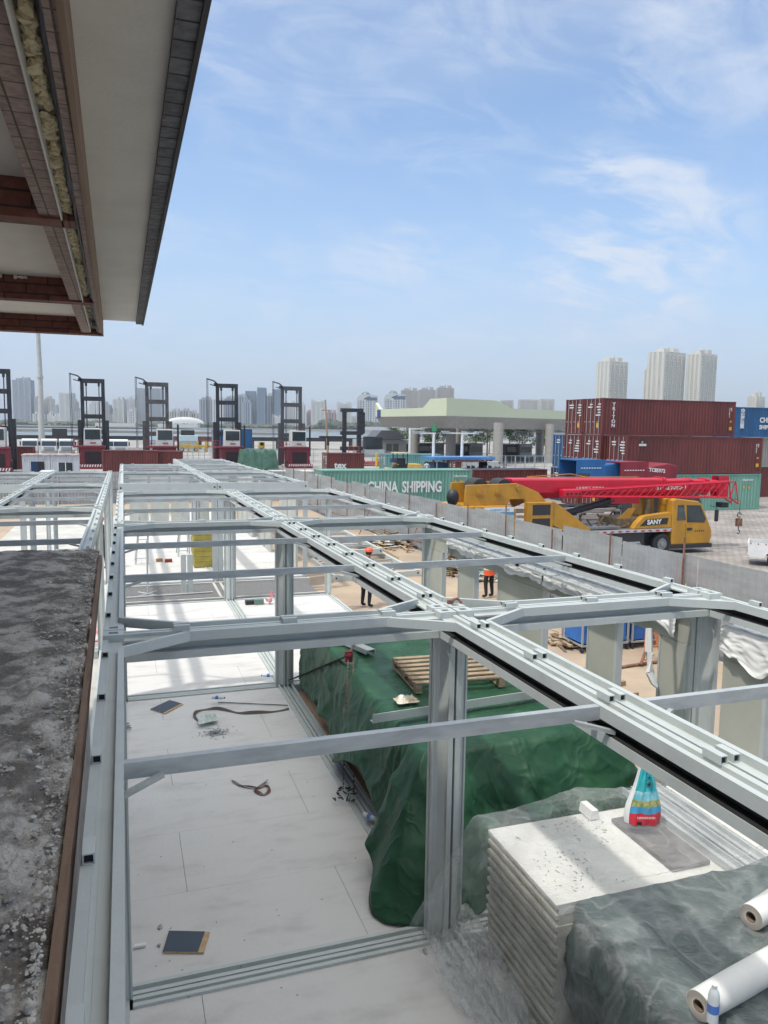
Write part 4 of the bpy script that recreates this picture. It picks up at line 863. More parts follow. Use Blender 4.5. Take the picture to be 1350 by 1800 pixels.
m = MB(); m.tube([(0,0,0),(.02,.01,.05),(.05,.03,.09),(.11,.03,.10),(.15,.01,.06),(.16,0,-.02)], .022, 8); m.box(-.045,.025,-.03,.03,.02,.09)
sh = m.build('shackle', rust_m, None, (0,0,0)); sh.location = (2.72, 6.13, 2.99); sh.rotation_euler = (0,0,R(-10)); sh.scale = (.62,.62,.62); tag(sh, 'rusty lifting shackle hooked into the corner casting of the central beam joint', 'shackle')
# ---------------------------------------------------------------- people
def person(label, loc, heading, pts, mats, helmet=None, vest=None, sub=2):
    """pts: dict joint->(pos, radius); built as one skinned surface; x right, y forward, z up"""
    t = thing('person', label, 'person', loc); edges = [('pelvis','spine'),('spine','chest'),('chest','neck'),('neck','head'),('head','crown'),
        ('chest','shL'),('shL','elL'),('elL','wrL'),('chest','shR'),('shR','elR'),('elR','wrR'),('pelvis','hipL'),('hipL','knL'),('knL','anL'),('anL','toL'),('pelvis','hipR'),('hipR','knR'),('knR','anR'),('anR','toR')]
    for s in 'LR':
        for k, off in enumerate(((-.03,.075),(-.012,.09),(.008,.088),(.028,.075))):
            w_ = Vector(pts['wr'+s][0]); e = Vector(pts['el'+s][0]); d = (w_-e).normalized(); sd = Vector((0,1,0)); pts['pm%s' % s] = (w_+d*.07, .028)
            pts['f%d%s' % (k,s)] = (w_+d*(.07+off[1])+sd*off[0]*1.2, .009); edges.append(('pm'+s, 'f%d%s' % (k,s)))
        pts['th'+s] = (w_+d*.06+Vector((0,.055,0)), .011); edges += [('wr'+s,'pm'+s), ('wr'+s,'th'+s)]
    ks = list(pts); ix = {k: i for i, k in enumerate(ks)}; ks.remove('pelvis'); ks = ['pelvis']+ks; ix = {k: i for i, k in enumerate(ks)}
    me = bpy.data.meshes.new('body'); me.from_pydata([pts[k][0] for k in ks], [(ix[a], ix[b]) for a, b in edges], []); o = bpy.data.objects.new('body', me); C.objects.link(o)
    o.modifiers.new('skin', 'SKIN'); sv = me.skin_vertices[0].data
    for k in ks: r = pts[k][1]; sv[ix[k]].radius = (r, r) if not isinstance(r, tuple) else r
    sv[0].use_root = True
    ss = o.modifiers.new('sub', 'SUBSURF'); ss.levels = sub; ss.render_levels = sub
    bpy.context.view_layer.update(); me2 = bpy.data.meshes.new_from_object(o.evaluated_get(bpy.context.evaluated_depsgraph_get())); bpy.data.objects.remove(o)
    for mm in mats: me2.materials.append(mm)   # skin, shirt, trousers, shoes
    hz, nz_ = pts['pelvis'][0][2]+.06, pts['neck'][0][2]
    for f in me2.polygons:
        c = f.center; f.use_smooth = True
        if c.z > nz_: f.material_index = 0
        elif c.z < .10: f.material_index = 3
        elif c.z > hz: f.material_index = 1
        else: f.material_index = 2
        for s in 'LR':
            if (c-Vector(pts['wr'+s][0])).length < .16 and (c-Vector(pts['el'+s][0])).length > (Vector(pts['wr'+s][0])-Vector(pts['el'+s][0])).length: f.material_index = 0
            elif f.material_index == 2 and (c-Vector(pts['el'+s][0])).length < .27 and abs(c.x) > .2: f.material_index = 1
    b = bpy.data.objects.new('body', me2); C.objects.link(b); b.parent = t; b['_b'] = (0,0,0)
    def sub_(mb, name, mat):
        me = bpy.data.meshes.new(name); me.from_pydata(mb.v, [], mb.f); me.materials.append(mat); me.polygons.foreach_set('use_smooth', [True]*len(me.polygons)); q = bpy.data.objects.new(name, me); C.objects.link(q); q.parent = t; return q
    h = Vector(pts['head'][0])
    for sx in (-1, 1):
        m = MB(); m.sph(h+Vector((sx*.032,.085,.01)), .012, 8, 6); sub_(m, 'eye', white_m); m = MB(); m.sph(h+Vector((sx*.085,0,-.005)), .022, 8, 6, (.4,.7,1.3)); sub_(m, 'ear', mats[0])
    m = MB(); m.bar(h+Vector((0,.09,.015)), h+Vector((0,.112,-.025)), .022, .02); sub_(m, 'nose', mats[0]); m = MB(); m.bar(h+Vector((-.025,.093,-.055)), h+Vector((.025,.093,-.055)), .008); sub_(m, 'mouth', M('lips', (.35,.12,.1), .6))
    m = MB(); m.sph(h+Vector((0,-.012,.03)), .103, 14, 9, (.92,1.02,1)); sub_(m, 'hair', black_m)
    if helmet:
        m = MB(); m.grid(20, 9, lambda a, b: (h.x+.125*math.cos(2*math.pi*a)*math.cos(b*math.pi/2)*.95, h.y+.14*math.sin(2*math.pi*a)*math.cos(b*math.pi/2), h.z+.055+.12*math.sin(b*math.pi/2)))
        m.ring(h+Vector((0,.01,.055)), (0,0,1), .11, .15, .012, 24); m.bar(h+Vector((0,-.12,.11)), h+Vector((0,.12,.12)), .03, .05); sub_(m, 'helmet', helmet)
    if vest:
        ch, pv = Vector(pts['chest'][0]), Vector(pts['pelvis'][0]); m = MB()
        def vf(a, b): 
            an = 2*math.pi*a; z = b; c = pv.lerp(ch, z)+Vector((0,0,.10*z-.20*(1-z))); w_ = .19+.03*z; return (c.x+w_*math.cos(an)*(1+.03*math.sin(9*an)), c.y+.135*math.sin(an), c.z+.0)
        m.grid(28, 8, vf); q = sub_(m, 'vest', vest[0]); m = MB(); 
        for zz in (.25, .6):
            m.grid(28, 2, lambda a, b: (lambda p: (pv.x+(p[0]-pv.x)*1.02, pv.y+(p[1]-pv.y)*1.02, p[2]))(vf(a, zz+b*.09)))
        sub_(m, 'reflective_band', vest[1])
    t.rotation_euler = (0, 0, heading); return t
skin_m = M('skin', (.33,.18,.12), .6)
def stand(lean=0, arms='down'):
    p = {'pelvis':((0,0,.93),(.15,.11)),'spine':((0,.02*lean,1.1),(.14,.10)),'chest':((0,.10*lean,1.33),(.165,.11)),'neck':((0,.16*lean,1.50),.055),'head':((0,.22*lean+.01,1.60),(.082,.095)),'crown':((0,.22*lean,1.68),(.07,.08))}
    for s, sx in (('L',-1),('R',1)):
        p['sh'+s] = ((sx*.20,.09*lean,1.40),.062); p['hip'+s] = ((sx*.10,0,.86),.095); p['kn'+s] = ((sx*.12,.03,.48),.068); p['an'+s] = ((sx*.125,-.02,.09),.048); p['to'+s] = ((sx*.14,.15,.05),.042)
        if arms == 'down': p['el'+s] = ((sx*.27,.0,1.12),.045); p['wr'+s] = ((sx*.27,.08,.88),.032)
        else: p['el'+s] = ((sx*.26,.12,1.14),.045); p['wr'+s] = ((sx*.15,.33,1.16),.032)
    return p
navy = M('navy cloth', (.018,.02,.035), .9, var=.3); orange = M('orange vest', (.85,.12,.03), .6); orh = M('orange helmet', (.85,.13,.04), .35); shoe = M('shoe', (.015,.013,.012), .7); tee = M('black tee', (.02,.02,.02), .9)
person('worker in an orange helmet and dark clothes standing on the dirt behind the central beam', (6.62,21.0,-.7), R(-55), stand(.5,'fwd'), [skin_m, navy, navy, shoe], orh)
person('worker in an orange vest and black trousers seen through the second wall opening', (10.7,21.2,-.70), R(15), stand(.2,'fwd'), [skin_m, tee, tee, shoe], orh, (orange, M('reflective', (.7,.7,.6), .3)))
person('worker in an orange helmet half hidden behind the left double beam', (-.75,26.8,-.25), R(160), stand(.3,'fwd'), [skin_m, M('brown shirt', (.12,.09,.07), .9), navy, shoe], orh)
# ---------------------------------------------------------------- truck crane
YE = (0.50,0.255,0.022); ye_m = M('crane yellow', YE, .42, c2=(.40,.20,.025), scale=1.4); cred = M('crane red', (.55,.008,.035), .35, c2=(.47,.01,.03), scale=1.5); cgrey = M('chassis black', (.03,.03,.032), .6); alu = M('deck plate', (.22,.23,.235), .5, .3, c2=(.15,.16,.16), scale=3); ltg = M('light trim', (.5,.5,.5), .5)
GZ = G
t = thing('truck_crane', 'yellow truck crane with red boom and lattice jib over its cab behind the fence', 'mobile crane', (13.5,30,GZ))
Y0, Y1 = 30.0, 32.3
def X(u, v=900, y=30.0): return ony(u, v, y)
m = MB(); m.box(14.0, 25.0, Y0+.55, Y1-.55, -.95, -.35); m.build('chassis', cgrey, t)
m = MB(); m.box(17.6, 25.0, Y0, Y1, -.16, -.04); m.box(14.2, 17.6, Y0+.1, Y1-.1, -.30, -.2); m.build('deck', alu, t)
m = MB(); m.box(17.6, 25.0, Y0-.012, Y0-.002, -.20, -.05); m.build('side_rail', ltg, t)
m = MB()
for k in range(14): m.box(19.2+k*.42, 19.2+k*.42+.2, Y0-.017, Y0-.0125, -.17, -.10)
m.build('reflector_tape', M('tape red', (.5,.03,.03), .5), t)
m = MB(); m.box(20.2, 23.2, Y0+.03, Y0+.5, -.85, -.22); m.build('tool_locker', cgrey, t)
m = MB(); m.box(20.6, 23.0, Y0-.01, Y0+.08, -.72, -.64); m.box(22.95, 23.0, Y0-.01, Y0+.08, -.95, -.64); m.build('side_guard', frame2_m, t)
for wx in (24.25, 21.6, 17.2, 15.8):
    for wy, s_ in ((Y0+.16, -1), (Y1-.16, 1)):
        m = MB(); m.ring((wx, wy, GZ+.5), (0,1,0), .29, .50, .32, 30); wh = m.build('wheel', rubber_m, t, smooth=True)
        m = MB(); m.tube([(wx, wy+s_*.05, GZ+.5), (wx, wy+s_*.12, GZ+.5)], .285, 24); m.tube([(wx, wy+s_*.12, GZ+.5), (wx, wy+s_*.2, GZ+.5)], .11, 14)
        for k in range(10): a = k*.628; m.tube([(wx+.19*math.cos(a), wy+s_*.12, GZ+.5+.19*math.sin(a)), (wx+.19*math.cos(a), wy+s_*.15, GZ+.5+.19*math.sin(a))], .02, 6)
        m.build('rim', M('rim', (.33,.34,.35), .4, .4), wh)
m = MB(); m.ext([(24.85,-1.05),(24.95,-.3),(25.0,.0)]+[(23.65,.0),(23.6,-.55),(23.75,-.62),(24.8,-.62)][::-1][0:0]+[(24.9,.0)], 'y', Y0, Y0+.02); 
# cab
def prism_y(prof, ya, yb): m = MB(); m.ext(prof, 'y', ya, yb); return m
cab = [(24.75,-.85),(27.0,-.85),(27.1,-.5),(27.08,-.2),(26.75,.45),(26.45,1.05),(26.2,1.22),(24.9,1.36),(24.72,1.3),(24.7,.55),(24.72,-.2)]
m = prism_y(cab, Y0-.02, Y0+1.1); m.build('cab', ye_m, t, bevel=.05)
m = prism_y([(24.98,.32),(25.0,1.05),(25.35,1.06),(25.5,.32)], Y0-.03, Y0-.015); m.build('side_window', glass_m, t)
m = prism_y([(25.58,.22),(25.5,1.05),(26.32,1.02),(26.68,.36),(26.6,.18)], Y0-.03, Y0-.015); m.build('side_window', glass_m, t)
m = MB(); m.add([(26.80,Y0+.08,.45),(26.80,Y0+1.0,.45),(26.50,Y0+.98,1.02),(26.50,Y0+.1,1.02)], [(0,1,2,3)]); m.build('windscreen', glass_m, t)
m = prism_y([(25.52,-.72),(25.5,.12),(25.51,.12),(25.53,-.72)], Y0-.027, Y0-.019); m.build('door_seam', cgrey, t)
m = MB(); m.box(25.6, 25.9, Y0-.04, Y0-.02, -.18, -.05); m.build('door_handle', cgrey, t)
m = MB(); 
for k in range(5): m.tube([(26.1+k*.12, Y0-.03, -.22), (26.1+k*.12, Y0-.02, -.22)], .035, 8)
m.build('door_badge', cgrey, t)
m = MB(); m.box(24.6, 27.15, Y0-.03, Y0+1.15, -1.05, -.852); m.build('bumper', cgrey, t, bevel=.03)
m = MB(); m.tube([(26.9,Y0-.02,1.0),(27.15,Y0-.2,.9),(27.15,Y0-.2,.2)], .02, 6); m.box(27.08,27.2,Y0-.28,Y0-.14,.25,.8); m.build('mirror', cgrey, t)
m = prism_y([(22.55,-.03),(22.75,.25),(23.1,.55),(23.4,.60),(24.6,.72),(24.69,.66),(24.69,-.03)], Y0, Y0+.35); m.build('engine_cover', ye_m, t, bevel=.03)
m = prism_y([(22.9,.10),(23.25,.40),(24.5,.46),(24.45,.16)], Y0-.012, Y0-.002); m.build('stripe', black_m, t)
text('lettering', 'SANY', .30, (23.3,Y0-.02,.17), (1,0,.02), (0,0,1), white_m, t, .005, sx=1.05, bold=.01)
m = MB(); m.box(22.0, 24.6, Y0+.4, Y1-.3, -.03, .42); m.tube([(24.0,Y0+.9,.4),(24.0,Y0+.9,1.3)], .16, 12); m.build('engine', M('engine', (.09,.075,.06), .8, c2=(.2,.13,.05), scale=5, bump=.4), t)
m = MB()
random.seed(5)
for k in range(26): x = random.uniform(18.6, 24.3); y = random.uniform(Y0+.2, Y1-.3); m.bar((x,y,random.uniform(.0,.3)), (x+random.uniform(-.5,.5),y+random.uniform(-.3,.3),random.uniform(.1,.7)), .06)
m.build('hydraulics', M('hydraulic', (.06,.05,.04), .7, c2=(.22,.13,.05), scale=3), t)
m = MB(); m.box(18.9,21.9,Y0+.1,Y0+1.0,.0,.10); m.box(18.9,21.9,Y0+1.1,Y1-.2,.0,.14); m.build('outrigger_pad', alu, t)
m = prism_y([(22.0,.42),(22.6,.9),(23.0,.92),(22.7,.42)], Y0+.5, Y0+.53); m.build('yellow_plate', ye_m, t)
m = MB(); m.box(23.9, 24.6, Y0+1.2, Y0+2.0, .42, 1.35); m.build('air_filter', ye_m, t, bevel=.04)
# superstructure
m = prism_y([(13.7,-.1),(13.55,.6),(13.6,1.15),(13.9,1.2),(16.0,1.2),(16.35,1.0),(16.3,-.1)], Y0-.05, Y1+.05); m.build('counterweight', ye_m, t, bevel=.04)
m = prism_y([(14.0,1.2),(14.05,2.1),(16.55,2.15),(17.6,1.75),(18.1,1.25),(17.2,.9),(16.9,1.45),(16.2,1.45),(16.1,1.2)], Y0+.3, Y0+.45); m.build('side_plate', ye_m, t, bevel=.015)
m = prism_y([(14.0,1.2),(14.05,2.1),(16.55,2.15),(17.6,1.75),(18.1,1.25),(17.2,.9),(16.9,1.45),(16.2,1.45),(16.1,1.2)], Y1-.45, Y1-.3); m.build('side_plate', ye_m, t)
m = MB(); m.box(16.9, 18.2, Y0-.05, Y0+.28, -.05, 1.32); m.build('operator_frame', ye_m, t, bevel=.02)
m = MB(); m.box(17.15, 18.05, Y0-.06, Y0-.051, .75, 1.22); m.box(17.15, 18.05, Y0-.06, Y0-.051, .08, .6); m.build('grille', cgrey, t)
m = prism_y([(18.2,1.35),(18.35,1.3),(20.2,.05),(20.25,-.1),(19.0,-.1),(18.2,.3)], Y0+.0, Y0+.12); m.build('support_arm', ye_m, t, bevel=.01)
m = MB()
for x in (14.7, 15.6): m.tube([(x,Y0+.28,1.75),(x,Y0+.22,1.75)], .16, 16); m.tube([(x,Y0+.22,1.75),(x,Y0+.17,1.75)], .08, 12)
m.tube([(16.6,Y0+.28,1.95),(16.6,Y0+.2,1.95)], .14, 16); m.build('winch_hub', M('hub', (.42,.21,.03), .5), t)
m = MB(); m.ring((14.9,Y0+1.1,1.95),(0,1,0),.1,.42,.9,20); m.ring((16.1,Y0+1.1,1.95),(0,1,0),.1,.40,.9,20); m.build('winch_drum', cgrey, t)
m = MB(); m.sph((13.55,Y0+.6,1.55), .35, 12, 8, (.8,.8,1.1)); m.build('tarp_bundle', black_m, t, smooth=True)
m = MB(); m.box(16.45-.9, 16.45-.45, Y0-.056, Y0-.051, .2, 1.0); 
o = m.build('warning_stripe', brickmat('hazard', (.6,.35,.02),(.6,.35,.02),(.02,.02,.02), 20, .16, .08, rot=(R(90),0,R(0)), bump=0, var=.05), t)
sgb = M('sign blue', (.06,.30,.55), .5); sgw = M('sign white', (.75,.77,.78), .5)
m = MB(); m.box(14.75, 16.2, Y0-.075, Y0-.066, .25, .93); sb = m.build('sign', sgb, t); m = MB(); m.box(14.75, 16.2, Y0-.082, Y0-.0755, .93, 1.15); m.build('sign_header', sgw, t)
text('lettering', '起重臂下禁止站人', .19, (14.9,Y0-.08,.55), (1,0,0), (0,0,1), sgw, t, .002)
text('lettering', '中国建筑第六工程局', .11, (15.0,Y0-.085,.98), (1,0,0), (0,0,1), sgb, t, .002)
text('lettering', 'SANY', .33, (13.78,Y0-.06,.62), (1,0,0), (0,0,1), white_m, t, .004, bold=.012)
# boom: telescoping, octagonal sides
BY0, BY1 = 30.9, 31.7; by = (BY0+BY1)/2
def boomsec(x0, z0, x1, z1, h, wd, mat=None):
    m = MB(); pr = [(-wd/2,h*.42),(-wd/2,-h*.2),(-wd*.3,-h*.5),(wd*.3,-h*.5),(wd/2,-h*.2),(wd/2,h*.42),(wd*.42,h*.5),(-wd*.42,h*.5)]; n = 8
    vs = [(x0,by+a,z0+b) for a, b in pr]+[(x1,by+a,z1+b) for a, b in pr]; m.add(vs, [tuple(range(n)), tuple(range(n,2*n))[::-1]]+[(i,(i+1)%n,n+(i+1)%n,n+i) for i in range(n)]); return m
boomsec(16.6,1.86, 24.9,1.80, .92,.8).build('boom', cred, t, bevel=.02)
boomsec(24.9,1.80, 26.6,1.82, .80,.7).build('boom_section', cred, t); boomsec(26.6,1.83, 27.6,1.84, .68,.6).build('boom_section', cred, t); boomsec(27.6,1.84,28.3,1.85,.58,.5).build('boom_section', cred, t)
for x in (24.9, 26.55, 27.55): m = boomsec(x-.08,1.82,x+.08,1.82,.98 if x < 26 else .84,.86 if x < 26 else .74); m.build('boom_collar', cred, t)
m = MB(); m.box(28.3, 28.9, by-.28, by-.24, 1.3, 2.35); m.box(28.3, 28.9, by+.24, by+.28, 1.3, 2.35); m.build('boom_head', cred, t)
for z in (1.45, 2.2): m = MB(); m.ring((28.75,by,z),(0,1,0),.04,.18,.4,18); m.build('sheave', black_m, t)
m = MB(); m.box(16.5,17.2,by-.3,by+.3,1.42,2.3); m.build('boom_foot', cred, t)
text('lettering', 'STC250E5-1', .36, (24.4,BY0-.012,1.73), (1,0,0), (0,0,1), white_m, t, .004, bold=.008)
text('lettering', '人机重臂下 高效动力', .17, (19.9,BY0-.012,1.78), (1,0,0), (0,0,1), white_m, t, .004)
m = MB(); m.tube([(18.3,by-.1,.35),(22.2,by-.1,1.22)], .16, 14); cy = m.build('lift_cylinder', black_m, t, smooth=True)
m = MB(); m.box(22.0,23.6,by-.25,by+.25,1.05,1.42); m.build('cylinder_bracket', cred, t)
for z_, x0_, x1_ in ((2.28,17.5,23.5),): m = MB(); m.tube([(x0_,by-.2,z_+.08),(x1_,by-.2,z_+.06)], .02, 6); m.tube([(x0_,by-.1,z_+.1),(19.8,by-.1,z_+.22),(20.6,by-.1,z_+.08)], .02, 6); m.build('boom_rail', ye_m, t)
# lattice jib beside the boom
jb = MB(); jy0, jy1 = 30.35, 30.8; A0, A1, A2, A3 = Vector((19.9,0,1.78)), Vector((28.7,0,2.12)), Vector((19.9,0,1.50)), Vector((28.4,0,1.32))
for yy in (jy0, jy1):
    Yv = Vector((0,yy,0)); jb.tube([A0+Yv, A1+Yv], .035, 8); jb.tube([A2+Yv, A3+Yv], .035, 8)
    n = 11
    for k in range(n):
        a = (A2.lerp(A3, k/n), A0.lerp(A1, (k+.5)/n), A2.lerp(A3, (k+1)/n)); jb.tube([p+Yv for p in a], .02, 6)
for k in range(12): p = A0.lerp(A1, k/11); q = A2.lerp(A3, k/11); jb.tube([p+Vector((0,jy0,0)), p+Vector((0,jy1,0))], .018, 6); jb.tube([q+Vector((0,jy0,0)), q+Vector((0,jy1,0))], .018, 6)
for p, q in ((A1, A3), (Vector((28.7,0,2.12)), Vector((28.95,0,1.0)))): 
    for yy in (jy0, jy1): jb.tube([p+Vector((0,yy,0)), q+Vector((0,yy,0))], .03, 6)
jb.tube([(28.4,jy0,1.32),(28.95,jy0,1.0)], .04, 6); jb.tube([(28.4,jy1,1.32),(28.95,jy1,1.0)], .04, 6)
jb.build('lattice_jib', cred, t)
m = MB(); m.box(18.95,19.95,jy0,jy1,1.45,1.85); m.build('jib_mount', cred, t, bevel=.08)
for x in (19.15,19.35,19.6,19.8): m = MB(); m.tube([(x,jy0-.02,1.64),(x,jy0-.01,1.64)], .055, 12); m.build('lightening_hole', dark_m, t)
m = MB(); m.box(28.6,29.0,by-.25,by+.2,.75,1.0); m.build('jib_head', black_m, t)
m = MB(); m.tube([(29.25,jy0+.2,1.1),(29.25,jy0+.2,.45)], .012, 5); m.tube([(28.75,by,1.3),(29.25,jy0+.2,1.15)], .015, 5); ho = m.build('hook_rope', cgrey, t)
m = MB(); m.box(29.12,29.38,jy0+.1,jy0+.3,-.15,.25); m.build('hook_weight', rust_m, ho)
m = MB(); m.tube([(29.25+.12*math.cos(a),jy0+.2,.42+.12*math.sin(a)) for a in [k*.5 for k in range(12)]], .022, 6); m.tube([(29.25,jy0+.2,-.15),(29.25,jy0+.2,-.35)]+[(29.25+.09*math.sin(a),jy0+.2,-.44+.09*math.cos(a)) for a in [k*.6 for k in range(8)]], .022, 6); m.build('hook', black_m, ho)
# person-like helmeted figure is not at the crane; a dark truck stands behind it
def simple_wheel(t, x, y, z, r, wd, s_=-1, rim=(.4,.41,.42)):
    m = MB(); m.ring((x,y,z),(0,1,0),r*.58,r,wd,24); q = m.build('wheel', rubber_m, t, smooth=True); m = MB(); m.tube([(x,y+s_*wd*.15,z),(x,y+s_*wd*.3,z)], r*.57, 18); m.tube([(x,y+s_*wd*.3,z),(x,y+s_*wd*.42,z)], r*.2, 10); m.build('rim', M('rim%s' % (rim,), rim, .4, .4), q)
t = thing('dark_truck', 'black truck nose with a striped bumper standing behind the crane cab', 'truck', (26.5,34,GZ))
bx_m = M('black truck', (.035,.037,.042), .35)
m = prism_y([(26.0,-.9),(29.2,-.9),(29.5,-.5),(29.5,.6),(28.9,1.8),(26.0,1.9)], 33.4, 35.8); m.build('cab', bx_m, t, bevel=.1)
m = prism_y([(28.0,.7),(28.1,1.5),(28.8,1.5),(29.15,.7)], 33.38, 33.395); m.build('side_window', glass_m, t)
m = MB(); m.box(28.6,29.62,33.36,33.42,-.6,-.25); m.build('striped_bumper', brickmat('hazard red', (.5,.1,.08),(.6,.6,.58),(.5,.5,.5), .2, 3, .001, rot=(R(90),0,R(35)), bump=0), t)
simple_wheel(t, 28.1, 33.55, GZ+.55, .55, .35)
text('lettering', '6D00264', .16, (26.4,33.39,1.55), (1,0,0), (0,0,1), white_m, t, .003)
m = MB(); m.tube([(28.9,32.9,-.25),(28.9,32.9,-.75)], .04, 8); m.ring((28.9,32.9,-.95),(0,1,0),.1,.28,.15,20); m.build('hanging_wheel', rubber_m, t)
# white pickup at the right edge
t = thing('pickup_truck', 'white pickup truck cut by the right edge, its rear bed towards the crane', 'pickup', (ony(1316,950,26.6).x,26.6,GZ))
wp_ = M('pickup white', (.72,.72,.70), .35); py = 26.6; x0 = ony(1316,950,py).x; zg = GZ
m = prism_y([(x0,zg+.52),(x0-.03,zg+1.0),(x0+2.1,zg+1.02),(x0+2.1,zg+.35),(x0+1.5,zg+.32),(x0+1.42,zg+.55),(x0+1.2,zg+.68),(x0+.95,zg+.68),(x0+.75,zg+.55),(x0+.68,zg+.38),(x0+.1,zg+.38)], py, py+.06); m.build('bed_side', wp_, t)
m = prism_y([(x0,zg+.52),(x0-.03,zg+1.0),(x0+2.1,zg+1.02),(x0+2.1,zg+.35),(x0+.1,zg+.38)], py+1.5, py+1.56); m.build('bed_side', wp_, t)
m = MB(); m.box(x0-.03,x0+.03,py+.06,py+1.5,zg+.45,zg+1.0); m.build('tailgate', wp_, t)
m = MB(); m.box(x0+.03,x0+2.05,py+.06,py+1.5,zg+.48,zg+.56); m.build('bed_floor', cgrey, t)
m = prism_y([(x0+2.1,zg+.35),(x0+2.1,zg+1.0),(x0+2.35,zg+1.55),(x0+3.7,zg+1.6),(x0+4.3,zg+1.05),(x0+5.0,zg+.95),(x0+5.1,zg+.4)], py, py+1.56); m.build('cab', wp_, t, bevel=.05)
m = prism_y([(x0+2.35,zg+1.05),(x0+2.5,zg+1.48),(x0+3.6,zg+1.5),(x0+4.05,zg+1.05)], py-.012, py-.002); m.build('side_window', glass_m, t)
simple_wheel(t, x0+1.08, py+.1, zg+.31, .31, .2, rim=(.5,.5,.5)); simple_wheel(t, x0+4.3, py+.1, zg+.31, .31, .2, rim=(.5,.5,.5))
m = MB(); m.box(x0-.045,x0-.031,py+.02,py+.12,zg+.6,zg+.85); m.build('tail_lamp', M('lamp red', (.4,.02,.02), .3), t)
m = MB(); 
for k in range(4): m.tube([(x0+.1+k*.3,py-.01,zg+.98),(x0+.1+k*.3,py,zg+.98)], .03, 8)
m.build('bed_hook', M('hook red', (.3,.05,.05), .5), t); t.rotation_euler = (0,0,R(-45))
